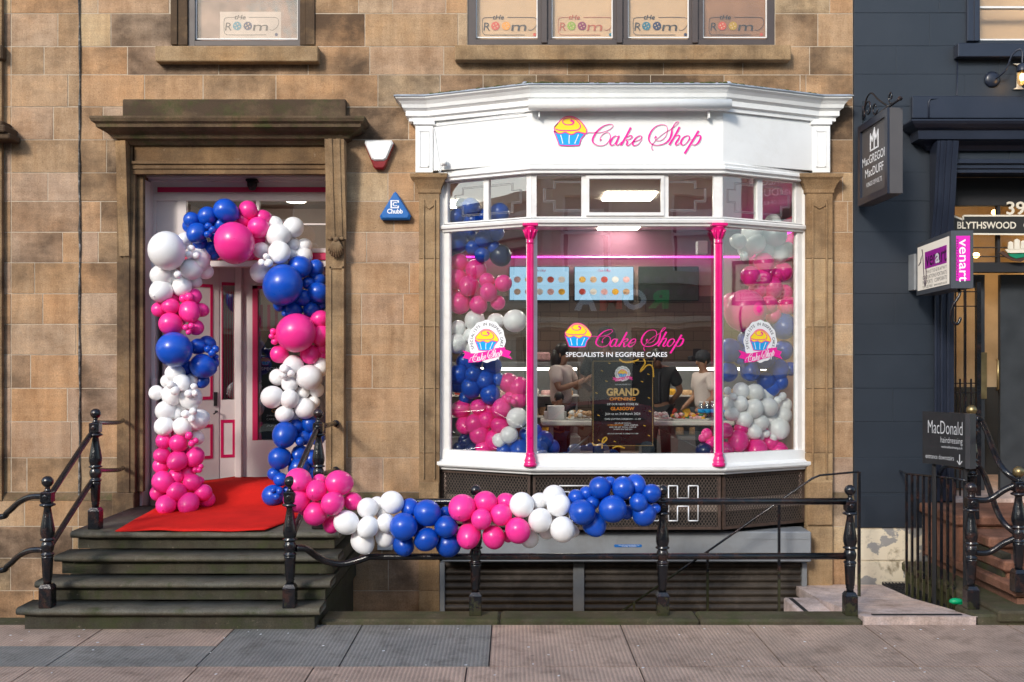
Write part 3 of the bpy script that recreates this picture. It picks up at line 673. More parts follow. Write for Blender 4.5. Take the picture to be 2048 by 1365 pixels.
mb = MB(); mb.t = .1; mb.s = .6  # left jamb darkened to paint in the shade of the door recess
for (a, b, y) in ((235, 250, -.02), (250, 262, -.045), (262, 272, -.03), (272, 284, .03)):
    mb.box((xw(a), y, zw(985)), (xw(b), (.35 if b < 280 else .10), zw(285)), .005)
mb.box((xw(228), -.06, zw(1065)), (xw(272), .35, zw(985)), .01)
link("left_jamb", mb, M_trim, DC)
mb = MB(); mb.t = .55; mb.s = .2
mb.box((xw(655), -.11, zw(1068)), (xw(692), .35, zw(285)), .006)
for (a, b) in ((659, 663), (684, 688)): mb.box((xw(a, -.12), -.125, zw(960)), (xw(b, -.12), -.109, zw(535)), .003)
mb.box((xw(659, -.12), -.125, zw(540)), (xw(688, -.12), -.1085, zw(532)), .003)
link("right_jamb", mb, M_trim, DC)
def console(xc, w_, ztop, h, out_, y0, fr_n=5):
    m_ = MB(); m_.t = .35; m_.s = .25; prof = []
    for i in range(17):
        t = i / 16
        o_ = out_ * (.5 + .5 * math.cos(t * math.pi * .95)) * (1 - .15 * math.sin(t * math.pi * 2)) + .02
        prof.append((o_, ztop - h * t))
    for j in range(fr_n):
        a = xc - w_ / 2 + w_ * j / fr_n; b = xc - w_ / 2 + w_ * (j + 1) / fr_n; e = .012 if j % 2 else 0
        vs = [(a, y0 - o_ - e, z_) for o_, z_ in prof] + [(b, y0 - o_ - e, z_) for o_, z_ in prof] + [(a, y0, z_) for o_, z_ in prof] + [(b, y0, z_) for o_, z_ in prof]
        k = 17; fs = []
        for i in range(16): fs += [(i, i + 1, k + i + 1, k + i), (2 * k + i, 2 * k + i + 1, i + 1, i), (k + i, k + i + 1, 3 * k + i + 1, 3 * k + i)]
        fs += [(0, k, 3 * k, 2 * k), (16, 32 + 1 - 1 + 1, 4 * k - 1, 3 * k - 1)]
        m_.add(vs, fs, False)
    return m_
link("scroll_bracket", console(xw(673, -.15), .20, zw(282, -.2), 1.02, .16, -.11), M_trim, DC)
link("scroll_bracket", console(xw(252), .11, zw(288), 1.2, .10, -.03, 2), M_trim, DC)
mb = MB(); mb.t = .4; mb.s = .3; c_ = W(673, 480, -.15)     # shell ornament
for i in range(9):
    a = R(-60 + 15 * i); mb.tube([c_ + Vector((0, 0, .02)), c_ + Vector((math.sin(a) * .05, -.035, -.06)), c_ + Vector((math.sin(a) * .10, -.01, -.15 * math.cos(a) - .04))], [.012, .018, .008], 6)
mb.ball(c_ + Vector((0, -.02, 0)), .03, 10, 6); mb.ball(c_ + Vector((-.06, -.02, .01)), .022, 8, 6); mb.ball(c_ + Vector((.06, -.02, .01)), .022, 8, 6)
link("shell_carving", mb, M_trim, DC)

# recess lining, doors
EN = thing("shop_entrance", (xw(480, .6), .6, .88), "pink-white panelled entrance doors with crimson stripes behind the balloon arch", "doorway")
mb = MB()
xl, xr = xw(288, .15), xw(655, 0) + .02
mb.box((xl - .06, .105, .3), (xl, .359, 4.2), .004); mb.box((xl - .25, .36, .3), (xl, 1.1, 4.25)); mb.box((xr, .3, .3), (xr + .3, 1.1, 4.25)); mb.box((xl - .25, .3, zw(352, .2)), (xr + .3, 1.1, zw(352, .2) + .3))
mb.box((xl, .36, zw(364, .4)), (xr, .5, zw(352, .2) + .0)); link("recess_lining", mb, M_doorw, EN)
mb = MB(); Y = .42
mb.box((xl, Y, zw(386, Y)), (xr, Y + .08, zw(364, Y))); 
link("head_board", mb, M_doorw, EN)
mb = MB(); mb.box((xw(315, Y), Y - .006, zw(385, Y)), (xr, Y, zw(375, Y))); link("crimson_stripe", mb, M_magd, EN)
mb = MB()
for a, b, c, d in ((300, 655, 386, 402), (300, 655, 497, 506)): mb.box((xw(a, Y), Y, zw(d, Y)), (xw(b, Y), Y + .07, zw(c, Y)), .004)
for a, b in ((300, 312), (355, 372), (512, 518)): mb.box((xw(a, Y), Y + .002, zw(497, Y)), (xw(b, Y), Y + .068, zw(402, Y)))
mb.box((xw(518, Y), Y + .01, zw(450, Y)), (xr, Y + .05, zw(447, Y)))
tr = link("transom_frame", mb, M_doorw, EN)
mb = MB(); mb.box((xw(372, Y), Y + .03, zw(497, Y)), (xr, Y + .036, zw(402, Y))); link("transom_glass", mb, M_glass, tr)
mb = MB(); mb.box((xw(312, Y), Y + .025, zw(497, Y)), (xw(355, Y), Y + .05, zw(402, Y))); link("side_panel", mb, M_doorw, tr)
mb = MB(); mb.box((xl, Y - .03, zw(521, Y)), (xr, Y + .06, zw(507, Y)), .006); link("crimson_rail", mb, M_magd, EN)
mb = MB(); mb.box((xl, Y + .06, zw(521, Y)), (xr, 1.1, zw(521, Y) + .05)); mb.box((xl, Y - .01, zw(534, Y)), (xr, Y + .06, zw(521, Y)), .004); link("soffit", mb, M_doorw, EN)
ZF, ZT = .88, zw(521, Y)
def door_panel(name, A, B, crim, panels, glazed=None, handle=None):
    """A, B plan points; panels: list of (s0, s1, z0, z1) framed crimson"""
    A = Vector((A[0], A[1], 0)); B = Vector((B[0], B[1], 0)); U = (B - A); Ln = U.length; fr = Fr(A, U, (0, 0, 1))
    m_ = MB()
    def rect(mm, s0, s1, z0, z1, n0, n1): mm.poly(fr, [(s0 * Ln, z0), (s1 * Ln, z0), (s1 * Ln, z1), (s0 * Ln, z1)], n0, n1)
    if glazed:
        g0, g1, h0, h1 = glazed
        for q in ((0, g0, ZF, ZT), (g1, 1, ZF, ZT), (g0, g1, ZF, h0), (g0, g1, h1, ZT)): rect(m_, *q, -.04, 0)
    else: rect(m_, 0, 1, ZF, ZT, -.04, 0)
    d = link(name, m_, M_doorw, EN)
    if glazed:
        g = MB(); rect(g, g0, g1, h0, h1, -.024, -.018); link("door_glass", g, M_glass, d)
        bd = MB()
        for q in ((g0, g0 + .05, h0, h1), (g0, g1, h1 - .035, h1)): rect(bd, *q, .0005, .006)
        link("glass_trim", bd, M_magd, d)
    c = MB(); q = .030 / Ln
    for (s0, s1, z0, z1) in panels:
        rect(c, s0, s1, z1 - .035, z1, .0, .006); rect(c, s0, s1, z0, z0 + .035, .0, .006); rect(c, s0, s0 + q, z0 + .035, z1 - .035, .0, .006); rect(c, s1 - q, s1, z0 + .035, z1 - .035, .0, .006)
    if panels: link("panel_border", c, M_magd, d)
    if handle:
        h = MB(); p = fr.p(handle * Ln, 0); zh = 1.72
        h.poly(fr, [(handle * Ln - .02, zh), (handle * Ln + .02, zh), (handle * Ln + .02, zh + .16), (handle * Ln - .02, zh + .16)], 0, .012)
        h.tube([fr.p(handle * Ln, zh - .06, 0), fr.p(handle * Ln, zh - .06, .05), fr.p(handle * Ln - .05, zh - .09, .055)], .009, 6); link("door_handle", h, M_blackm, d)
    return d
def XY(px, Y_): return (xw(px, Y_), Y_)
door_panel("folded_door", XY(328, .40), XY(438, .86), True, [(.12, .88, zw(800, .7), zw(568, .7)), (.12, .88, 1.12, zw(850, .7))], None, .93)
door_panel("sidelight", XY(438, .87), XY(472, .95), True, [(.1, .95, 1.12, zw(840, .9))], (.15, .92, zw(800, .9), zw(565, .9)))
mb = MB(); mb.box((xw(471, .93), .90, ZF), (xw(484, .93), 1.02, ZT), .006); mb.box((xl, .9, ZF), (xw(437, .9), 1.05, ZT)); link("door_post", mb, M_doorw, EN)
door_panel("entrance_door", XY(484, .98), XY(694, .98), True, [], (.10, .98, zw(881, .98), zw(572, .98)), None)
for (px, py, yy) in ((548, 405, 1.5), (592, 433, 1.9)):
    m_ = MB(); p = W(px, py, yy); m_.lathe((p.x, yy, 0), [(.12, 4.235), (.13, 4.25), (.10, 4.269)], 16); lb_ = link("hall_ceiling_light", m_, M_glow, EN)
mb = MB(); mb.box((xw(425, 2.3), 2.3, zw(690, 2.3)), (xw(520, 2.3), 2.36, zw(600, 2.3)))
# striped paper behind the sidelight and door, black poster behind the glass
mb = MB()
for i in range(6): mb.box((xw(441 + i * 5.2, 1.05), 1.04, 1.8), (xw(443.4 + i * 5.2, 1.05), 1.045, 3.05))
for i in range(8): mb.box((xw(520 + i * 15, 1.1), 1.09, zw(660, 1.1)), (xw(526 + i * 15, 1.1), 1.095, zw(610, 1.1)))
link("striped_paper", mb, M_magd, EN)
mb = MB(); mb.box((xw(430, 1.1), 1.12, ZF), (xw(520, 1.1), 1.16, ZT)); mb.box((xw(505, 1.1), 2.3, ZF), (xw(760, 1.1), 2.36, ZT)); link("inner_screen", mb, plain("hall_panel", (.42, .33, .30), .6), EN)
mb = MB(); mb.box((xw(296, .2), .28, .3), (xr + .0, 2.6, .875)); mb.box((xw(296, .2), -.06, .3), (xr, .14, .676)); link("hall_floor", mb, M_ifloor, EN)
mb = MB(); mb.box((xl - .25, 1.11, .9), (xl - .2, 2.7, 4.4)); mb.box((xr + .1, 1.11, .9), (xr + .15, 2.7, 4.4)); mb.box((xl - .25, 2.7, .3), (xr + .3, 2.75, 4.4)); mb.box((xl - .25, .62, 4.27), (xr + .3, 2.7, 4.4)); link("hall_wall", mb, M_iwall, EN)
mb = MB(); mb.box((xl, .36, ZF - .05), (xw(310, .36), .50, 3.5), .004); mb.box((xw(303, .3), .30, zw(970, .3)), (xw(311, .3), .36, zw(757, .3)), .004); link("white_post", mb, M_white, EN)

# ------------------------------------------------------------------ steps and carpet
ST = thing("front_steps", (-2.83, -1.8, -.01), "four worn dark mossy stone steps rising to the red-carpeted doorway", "steps")
lv = [(-2.30, .185, -4.12, -1.60), (-2.04, .35, -4.09, -1.56), (-1.77, .52, -4.05, -1.54), (-1.49, .68, -4.03, -1.58)]
prevz = -.03
for i, (yf, zt, a, b) in enumerate(lv):
    yb = lv[i + 1][0] + .03 if i < 3 else .12
    m_ = MB(); m_.t = rnd.random(); m_.s = 0
    # rounded nosing slab, slightly worn in the middle
    n_ = 14; prof = [(.0, -.062), (-.035, -.058), (-.052, -.045), (-.058, -.03), (-.052, -.012), (-.035, -.002), (0, 0)]
    vs = []; k = len(prof) + 2
    for j in range(n_ + 1):
        x = a + (b - a) * j / n_; wr = -.008 * math.sin(math.pi * j / n_) + rnd.uniform(-.004, .003)
        e = .03 if j in (0, n_) else 0
        for (o_, h) in prof: vs.append((x, yf + .03 + o_ + e * .6 + rnd.uniform(-.002, .002), zt + h + (wr if h > -.03 else 0)))
        vs.append((x, yb, zt + wr)); vs.append((x, yb, zt - .062))
    fs = []
    for j in range(n_):
        for q in range(k): fs.append((j * k + q, j * k + (q + 1) % k, (j + 1) * k + (q + 1) % k, (j + 1) * k + q))
    fs += [tuple(range(k)), tuple(n_ * k + q for q in range(k))[::-1]]
    m_.add(vs, fs, True); st = link("tread", m_, M_tread, ST)
    m_ = MB(); m_.t = .2; m_.box((a + .05, yf + .045, prevz), (b - .05, -.052, zt - .06)); link("riser", m_, M_step, ST); prevz = zt
mb = MB(); mb.t = .1
for i in range(4):
    yb = .0; mb.box((lv[i][2] + .08, lv[i][0] + .08, -2.2), (lv[i][3] - .08, -.05, lv[i][1] - .07)); break
link("step_base", mb, M_step, ST)
# carpet: along the landing, up over the hidden threshold step and into the hall
prof = [(-1.475, .690), (-1.3, .689), (-.9, .69), (-.4, .692), (-.1, .70), (.0, .73), (.12, .81), (.24, .876), (.32, .892), (.6, .892), (.95, .892)]
mb = MB(); vs = []; nx = 24
for (yy, zz) in prof:
    t = (yy + 1.475) / 1.75; t = min(1, max(0, t))
    xa = xw(228, -1.5) * (1 - t) + xw(335, .3) * t; xb = xw(528, -1.5) * (1 - t) + xw(655, -.0) * t
    if yy > .25: xa = xw(335, .3) + (yy - .25) * .8; xb = xw(655, 0)
    if yy < -.9: pass
    for j in range(nx + 1):
        x = xa + (xb - xa) * j / nx
        vs.append((x, yy + 0, zz + .004 * math.sin(x * 7 + yy * 5) + (.004 * math.sin(x * 13))))
fs = []
for i in range(len(prof) - 1):
    for j in range(nx): a = i * (nx + 1) + j; fs.append((a, a + 1, a + nx + 2, a + nx + 1))
mb.add(vs, fs, True)
cp = link("red_carpet", mb, M_carpet); tag(cp, "bright red carpet laid over the top landing into the doorway", "carpet")
cp.modifiers.new("t", 'SOLIDIFY').thickness = .006

# ------------------------------------------------------------------ bay shopfront
B0, B1, B2, B3 = (-.766, 0.0), (.2, -.5), (2.13, -.5), (3.128, 0.0)
BF = thing("bay_shopfront", (1.18, -.25, .5), "white painted canted bay shopfront with slim pink columns and tall glass panes", "shopfront")
YF = -.5
zf = lambda p: zw(p, YF)
bay = [B0, B1, B2, B3]
fasc = [(xw(865), -.09), (.2, -.52), (2.13, -.52), (xw(1626), -.09)]
mb = MB(); sweep(mb, fasc, [(0, zf(328)), (.012, zf(327)), (.012, zf(222)), (0, zf(222)), (-.2, zf(222)), (-.2, zf(328))]); link("fascia_board", mb, M_white, BF)
# cornice over everything
cor = [(xw(824, -.1), 0.0), (xw(824, -.1), -.10), (xw(858, -.1), -.10), (.2, -.53), (2.13, -.53), (xw(1632, -.1), -.10), (xw(1664, -.1), -.10), (xw(1664, -.1), 0)]
zc = lambda p: zw(p, -.53)
mb = MB(); sweep(mb, cor, [(0, zc(224)), (.03, zc(224)), (.03, zc(217)), (.06, zc(214)), (.06, zc(204)), (.075, zc(201)), (.09, zc(199)), (.10, zc(192)), (.125, zc(186)), (.155, zc(182)), (.16, zc(179)), (.16, zc(177)), (0, zc(176))])
link("cornice", mb, M_white, BF)
mb = MB(); sweep(mb, cor, [(.13, zc(177.2)), (.172, zc(178.5)), (.172, zc(176.5)), (.14, zc(173.5)), (.0, zc(168)), (-.12, zc(160)), (-.12, zc(176))]); ld = link("lead_flashing", mb, M_lead, BF)
mb = MB()
def along(path, t):
    Ls = [math.dist(path[i], path[i + 1]) for i in range(len(path) - 1)]; t *= sum(Ls)
    for i, l in enumerate(Ls):
        if t <= l: return Vector((path[i][0] + (path[i + 1][0] - path[i][0]) * t / l, path[i][1] + (path[i + 1][1] - path[i][1]) * t / l, 0))
        t -= l
    return Vector((*path[-1], 0))
for i in range(170):
    p = along([(a, b - .155) for a, b in cor[2:6]], rnd.random()); p.z = zc(175) + rnd.uniform(-.006, .004); mb.ball(p + Vector((0, .0, 0)), rnd.uniform(.007, .02), 6, 4, (1.6, 1, .7))
link("moss", mb, M_moss, ld)["kind"] = "stuff"
mb = MB(); mb.ball(W(1050, 170, -.55), .035, 8, 6); mb.ball(W(1457, 170, -.55), .035, 8, 6); split_link("corner_knob", mb, M_lead, ld)
# mitred moulding under the fascia
fr2 = [(-.80, -.02), (.2, -.52), (2.13, -.52), (3.16, -.02)]
mb = MB(); sweep(mb, fr2, [(0, zf(349)), (.035, zf(348)), (.035, zf(344)), (.06, zf(341)), (.06, zf(337)), (.045, zf(334)), (.05, zf(330)), (.03, zf(327)), (0, zf(326.5))]); link("fascia_moulding", mb, M_white, BF)
# awning box
mb = MB(); a, b = W(1057, 209, -.66), W(1462, 209, -.66); mb.tube([a, b], .052, 12); mb.box((a.x, -.67, zw(219.5, -.66)), (b.x, -.60, zw(200, -.66)), .01)
mb.box((a.x + .1, -.62, zc(226)), (a.x + .12, -.535, zc(214))); mb.box((b.x - .22, -.62, zc(240)), (b.x - .2, -.535, zc(214))); mb.box((a.x + .1, -.62, zc(238)), (a.x + .115, -.53, zc(214)))
link("awning_cassette", mb, M_white, BF)
# white pilasters on top of the stone ones
for a, b in ((831, 866), (1625, 1660)):
    mb = MB(); mb.box((xw(a, -.12), -.13, zw(346, -.12)), (xw(b, -.12), .0, zw(247, -.12)), .004)
    mb.box((xw(a - 4, -.14), -.15, zw(250, -.14)), (xw(b + 4, -.14), .0, zw(240, -.14)), .004)
    for c, d, e, f in ((a + 8, a + 10, 262, 335), (b - 10, b - 8, 262, 335), (a + 8, b - 8, 262, 264), (a + 8, b - 8, 333, 335)):
        mb.box((xw(c, -.13), -.138, zw(f, -.13)), (xw(d, -.13), -.129, zw(e, -.13)), .001)
    link("fascia_pilaster", mb, M_white, BF)
# frames
def panel_frame(A, B):
    U = Vector((B[0] - A[0], B[1] - A[1], 0)); return Fr((A[0], A[1], 0), U, (0, 0, 1)), U.length
def ray_s(px, A, B):
    # X = k (DW + Y) along A + t (B - A)
    k = (px - 1024) / FP; dx, dy = B[0] - A[0], B[1] - A[1]
    t = (k * (DW + A[1]) - A[0]) / (dx - k * dy); return t * math.hypot(dx, dy)
Z_TOP, Z_T0, Z_T1 = zf(348), zf(437), zf(435)
ZTR0, ZTR1 = zf(453), zf(436); ZM0, ZM1 = zf(908), zf(453); ZSILL = zf(944)
panels = [(B0, B1, [(895, 967), (977, 1053)], (898, 1053)), (B1, B2, [(1073, 1163), (1337, 1427)], (1073, 1431)), (B2, B3, [(1446, 1515), (1525, 1592)], (1447, 1595))]
for pi, (A, B, tops, main) in enumerate(panels):
    fr, Ln = panel_frame(A, B)
    rct = lambda mm, s0, s1, z0, z1, n0, n1: mm.poly(fr, [(s0, z0), (s1, z0), (s1, z1), (s0, z1)], n0, n1)
    m_ = MB(); T = [(ray_s(a, A, B), ray_s(b, A, B)) for a, b in tops]; e = .002
    if pi == 1: T = [T[0], (ray_s(1172, A, B), ray_s(1328, A, B)), T[1]]
    x = e
    for a, b in T: rct(m_, x, a, ZTR1, Z_TOP, -.06, 0); x = b
    rct(m_, x, Ln - e, ZTR1, Z_TOP, -.06, 0)
    for a, b in T: rct(m_, a, b, zf(350.5), Z_TOP, -.058, -.002); rct(m_, a, b, ZTR1, zf(433.5), -.058, -.002)
    s0, s1 = ray_s(main[0], A, B), ray_s(main[1], A, B)
    rct(m_, e, s0, ZM0, ZTR0, -.06, 0); rct(m_, s1, Ln - e, ZM0, ZTR0, -.06, 0)
    for a, b in ((s0, s0 + .008), (s1 - .008, s1)): rct(m_, a, b, ZM0, ZTR0, -.045, -.012)
    w = link("window_frame", m_, M_frame, BF)
    for a, b in T:
        g = MB()
        if pi == 1 and abs(a - T[1][0]) < .01:
            f2 = MB(); q = .032
            for r_ in ((a, a + q, zf(432), zf(352)), (b - q, b, zf(432), zf(352)), (a + q, b - q, zf(432), zf(432) + q), (a + q, b - q, zf(352) - q, zf(352))): rct(f2, *r_, -.03, .018)
            ol = link("opening_light", f2, M_frame, w); rct(g, a + q, b - q, zf(432) + q, zf(352) - q, -.02, -.016); link("pane", g, M_glass, ol)
        else:
            rct(g, a, b, zf(433.5), zf(350.5), -.03, -.026); link("pane", g, M_glass, w)
            # etched key-pattern lines
            k_ = MB(); wd_ = b - a; right = (pi == 0 and a > T[0][0] + .1) or (pi == 1 and a > 1) or (pi == 2 and a > .3)
            mx_ = (lambda u: a + wd_ * (1 - u)) if not right else (lambda u: a + wd_ * u)
            lo, hi = zf(433.5), zf(350.5); zz = lambda v_: lo + (hi - lo) * v_
            for off in (0, .035):
                pts = [(0.02, .86 - off), (.62 - off, .86 - off), (.62 - off, .68), (.84 - off, .68), (.84 - off, .36 + off), (.62 - off, .36 + off), (.62 - off, .14 + off), (.02, .14 + off)]
                for p, q in zip(pts[:-1], pts[1:]):
                    u0, u1 = sorted((mx_(p[0]), mx_(q[0]))); v0, v1 = sorted((zz(p[1]), zz(q[1]))); rct(k_, u0 - .002, u1 + .002, v0 - .002, v1 + .002, -.0255, -.0245)
            link("etched_pattern", k_, M_etch, w)
    g = MB(); rct(g, s0, s1, ZM0, ZTR0, -.034, -.026); link("shop_pane", g, M_glass, w)
mb = MB(); sweep(mb, [(-.80, -.0), (.2, -.515), (2.13, -.515), (3.16, -.0)], [(-.06, ZTR0), (.005, ZTR0), (.01, zf(449)), (.035, zf(447)), (.04, zf(442)), (.02, zf(438.5)), (-.06, zf(436))]); link("transom_bar", mb, M_frame, BF)
mb = MB(); sweep(mb, [(-.80, -.0), (.2, -.515), (2.13, -.515), (3.16, -.0)], [(-.25, ZSILL), (.03, zf(948)), (.035, zf(944)), (.075, zf(941)), (.085, zf(938)), (.085, zf(932)), (.03, zf(929)), (.01, zf(927)), (.005, ZM0), (-.08, ZM0), (-.25, ZM0 - .02)]); link("sill", mb, M_white, BF)
# the end posts against the stone
mb = MB(); mb.box((xw(880), -.035, zf(940)), (xw(888), .1, zf(348)), .003); mb.box((xw(1604), -.035, zf(940)), (xw(1613), .1, zf(348)), .003); split_link("end_post", mb, M_frame, BF)
# pink cast iron columns
def pcol(px):
    c = W(px, 930, -.575); m_ = MB(); zt = zw(448, -.575); zb = zw(933, -.575)
    m_.lathe((c.x, c.y, 0), [(.066, zb), (.066, zb + .03), (.055, zb + .035), (.06, zb + .06), (.05, zb + .085), (.042, zb + .11), (.046, zb + .125), (.036, zb + .14)], 20)
    vs = []; n_ = 32
    for zz in (zb + .14, zt - .20):
        for k in range(n_):
            a = 2 * math.pi * k / n_; r_ = .035 if k % 2 else .029; vs.append((c.x + r_ * math.cos(a), c.y + r_ * math.sin(a), zz))
    m_.add(vs, [(k, (k + 1) % n_, n_ + (k + 1) % n_, n_ + k) for k in range(n_)])
    m_.lathe((c.x, c.y, 0), [(.036, zt - .20), (.042, zt - .195), (.036, zt - .185), (.036, zt - .15), (.05, zt - .10), (.048, zt - .07), (.066, zt - .04), (.066, zt - .03)], 20)
    m_.box((c.x - .078, c.y - .07, zt - .03), (c.x + .078, c.y + .05, zt), .006)
    for k in range(8):
        a = k * math.pi / 4; m_.tube([(c.x + .036 * math.cos(a), c.y + .036 * math.sin(a), zt - .15), (c.x + .055 * math.cos(a), c.y + .055 * math.sin(a), zt - .09), (c.x + .068 * math.cos(a), c.y + .068 * math.sin(a), zt - .06), (c.x + .058 * math.cos(a), c.y + .058 * math.sin(a), zt - .075)], [.008, .012, .011, .006], 5)
    link("column", m_, M_mag, BF)
pcol(1060.5); pcol(1437.5)
# expanded metal panels below the sill
zg0, zg1 = zf(1060), zf(950)
for (A, B) in ((B0, B1), (B1, B2), (B2, B3)):
    A2 = (A[0], A[1] + (.0 if A[1] == 0 else .02)); B2_ = (B[0], B[1] + (.0 if B[1] == 0 else .02))
    fr, Ln = panel_frame(A2, B2_)
    rct = lambda mm, s0, s1, z0, z1, n0, n1: mm.poly(fr, [(s0, z0), (s1, z0), (s1, z1), (s0, z1)], n0, n1)
    m_ = MB(); e = .012; q = .028
    for r_ in ((e, e + q, zg0, zg1), (Ln - e - q, Ln - e, zg0, zg1), (e + q, Ln - e - q, zg0, zg0 + q), (e + q, Ln - e - q, zg1 - q, zg1)): rct(m_, *r_, -.02, .012)
    gf = link("grille_frame", m_, M_rust, BF)
    m_ = MB(); H_ = zg1 - zg0 - 2 * q; sl_ = .66; pitch = .034; x0, x1 = e + q, Ln - e - q; wd_ = .0042
    i = 0; st = x0 - H_ * sl_
    while st + i * pitch < x1 + H_ * sl_:
        for sg in (1, -1):
            xa = st + i * pitch; xb = xa + sg * H_ * sl_; za, zb = zg0 + q, zg1 - q
            def clip(xa, za, xb, zb):
                if xb == xa: return None
                t0, t1 = 0., 1.
                for lim, s_ in ((x0, 1), (x1, -1)):
                    da = (xa - lim) * s_; db = (xb - lim) * s_
                    if da < 0 and db < 0: return None
                    if da < 0: t0 = max(t0, da / (da - db))
                    elif db < 0: t1 = min(t1, da / (da - db))
                if t1 - t0 < .02: return None
                return [(xa + (xb - xa) * t, za + (zb - za) * t) for t in (t0, t1)]
            c_ = clip(xa, za, xb, zb)
            if c_:
                (p0, p1), (q0, q1) = c_; n0, n1 = (-.006, -.002) if sg > 0 else (-.0015, .0025)
                m_.poly(fr, [(p0 - wd_, p1), (p0 + wd_, p1), (q0 + wd_, q1), (q0 - wd_, q1)], n0, n1)
        i += 1
    link("grille_mesh", m_, M_wire, gf)
    m_ = MB(); rct(m_, .03, Ln - .03, zg0 + .01, zg1 - .005, -.09, -.08); link("backing", m_, M_dark, gf)
mb = MB(); bt_ = [(-.74, .05), (.21, -.44), (2.12, -.44), (3.10, .05)]
mb.add([(x, y, zg0 - .02) for x, y in bt_] + [(x, y, zg0 + .0) for x, y in bt_], [(0, 1, 2, 3), (7, 6, 5, 4), (0, 1, 5, 4), (1, 2, 6, 5), (2, 3, 7, 6), (3, 0, 4, 7)]); link("bay_underside", mb, M_blackm, BF)
# outline letters fixed on the grille
LT = thing("outline_letters", W(1265, 1042, YF - .02), "unlit white tube letters T C H mounted on the rusty grille, mostly behind blue balloons", "sign")
def outl(pts, name):
    m_ = MB(); P3 = []
    for i, (a, b) in enumerate(pts + [pts[0]]): P3.append(W(a, b, YF - .03))
    for a, b in zip(P3[:-1], P3[1:]): m_.tube([a, b], .0065, 6)
    link(name, m_, M_wv, LT)
outl([(1337, 972), (1355, 972), (1355, 997), (1377, 997), (1377, 972), (1396, 972), (1396, 1042), (1377, 1042), (1377, 1013), (1355, 1013), (1355, 1042), (1337, 1042)], "letter_h")
outl([(1118, 972), (1178, 972), (1178, 984), (1157, 984), (1157, 1042), (1139, 1042), (1139, 984), (1118, 984)], "letter_t")
outl([(1272, 972), (1318, 972), (1326, 982), (1326, 990), (1282, 988), (1280, 1028), (1326, 1026), (1326, 1036), (1316, 1042), (1270, 1042), (1260, 1030), (1260, 984)], "letter_c")

# stone pilasters flanking the bay
for k_, (a, b) in enumerate(((838, 879), (1613, 1665))):
    m_ = MB(); m_.t = .7; m_.s = .12
    zsq = [zw(p) for p in (1420, 1250, 1178, 1050, 905, 777, 655, 520, 386)]
    for z0, z1 in zip(zsq[:-1], zsq[1:]):
        m_.t = rnd.random(); m_.s = rnd.uniform(-.1, .3); m_.box((xw(a, -.09), -.10, z0 + .002), (xw(b, -.09), .0, z1 - .002), .003)
    w_ = b - a
    for c, d in ((a + w_ * .2, a + w_ * .27), (a + w_ * .73, a + w_ * .8)): m_.box((xw(c, -.1), -.118, zw(958, -.1)), (xw(d, -.1), -.099, zw(400, -.1)), .003)
    m_.tube([W(a + w_ * .24, 400, -.105), W(a + w_ * .3, 412, -.105), W(a + w_ * .5, 418, -.105), W(a + w_ * .7, 412, -.105), W(a + w_ * .76, 400, -.105)], .008, 5)
    m_.box((xw(a + 1, -.1), -.125, zw(1050, -.1)), (xw(b - 1, -.1), -.101, zw(965, -.1)), .006)
    pz = link("stone_pilaster", m_, M_trim, TB)
    c_ = MB(); c_.t = .3; c_.s = .1
    sweep(c_, [(xw(a, -.1), 0), (xw(a, -.1), -.10), (xw(b, -.1), -.10), (xw(b, -.1), 0)], [(.0, zw(388, -.1)), (.012, zw(386, -.1)), (.015, zw(379, -.1)), (.03, zw(372, -.1)), (.06, zw(362, -.1)), (.085, zw(357, -.1)), (.09, zw(350, -.1)), (.0, zw(348, -.1))])
    link("capital", c_, M_trim, pz)

# basement shutters
SH = thing("basement_shutters", (1.2, -.1, -.6), "dark ribbed roller shutters with a pale grey housing under the bay", "roller shutter")
mb = MB(); mb.box((xw(885, -.3), -.34, zw(1125, -.34)), (xw(1623, -.34), .0, zw(1064, -.34)), .012); link("shutter_housing", mb, M_steel, SH)
mb = MB(); mb.poly(facing((0, -.342, 0)), [(xw(1490, -.34), zw(1079, -.34)), (xw(1620, -.34), zw(1079, -.34)), (xw(1620, -.34), zw(1076, -.34)), (xw(1493, -.34), zw(1076, -.34))], 0, .003); link("housing_seam", mb, M_steel, SH)
for a, b in ((890, 1146), (1168, 1602)):
    m_ = MB(); zt, zb = zw(1124, -.1), -1.6; n_ = int((zt - zb) / .075)
    for i in range(n_):
        z1 = zt - i * .075; xs0, xs1 = xw(a, -.1), xw(b, -.1); pr = [(0, 0), (-.014, -.012), (-.02, -.03), (-.016, -.048), (0, -.058), (.004, -.066), (0, -.075)]
        m_.add([(x, -.12 + o_, z1 + h) for x in (xs0, xs1) for o_, h in pr], [(j, j + 1, 7 + j + 1, 7 + j) for j in range(6)], True)
    link("shutter", m_, M_shut, SH)
mb = MB()
for a, b in ((880, 890), (1146, 1168), (1602, 1612)): mb.box((xw(a, -.13), -.17, -2.2), (xw(b, -.13), .0, zw(1126, -.13)), .004)
split_link("guide_rail", mb, M_steel, SH)
mb = MB(); mb.box((-.77, .05, -2.2), (3.13, .1, .6)); link("shutter_backing", mb, M_dark, SH)
sk = MB(); fr = facing(W(1256, 1092, -.343)); sk.poly(fr, [(-.135, -.014), (.135, -.014), (.145, 0), (.135, .014), (-.135, .014), (-.145, 0)], 0, .002); k_ = link("shutter_label", sk, M_blueplastic, SH)
t_ = MB(); text(t_, fr, "ROLLER SHUTTER DOORS LTD", .01, .005, .008, .21, .003); text(t_, fr, "01698 420420", .01, -.007, .007, .15, .003); link("label_text", t_, M_wv, k_)

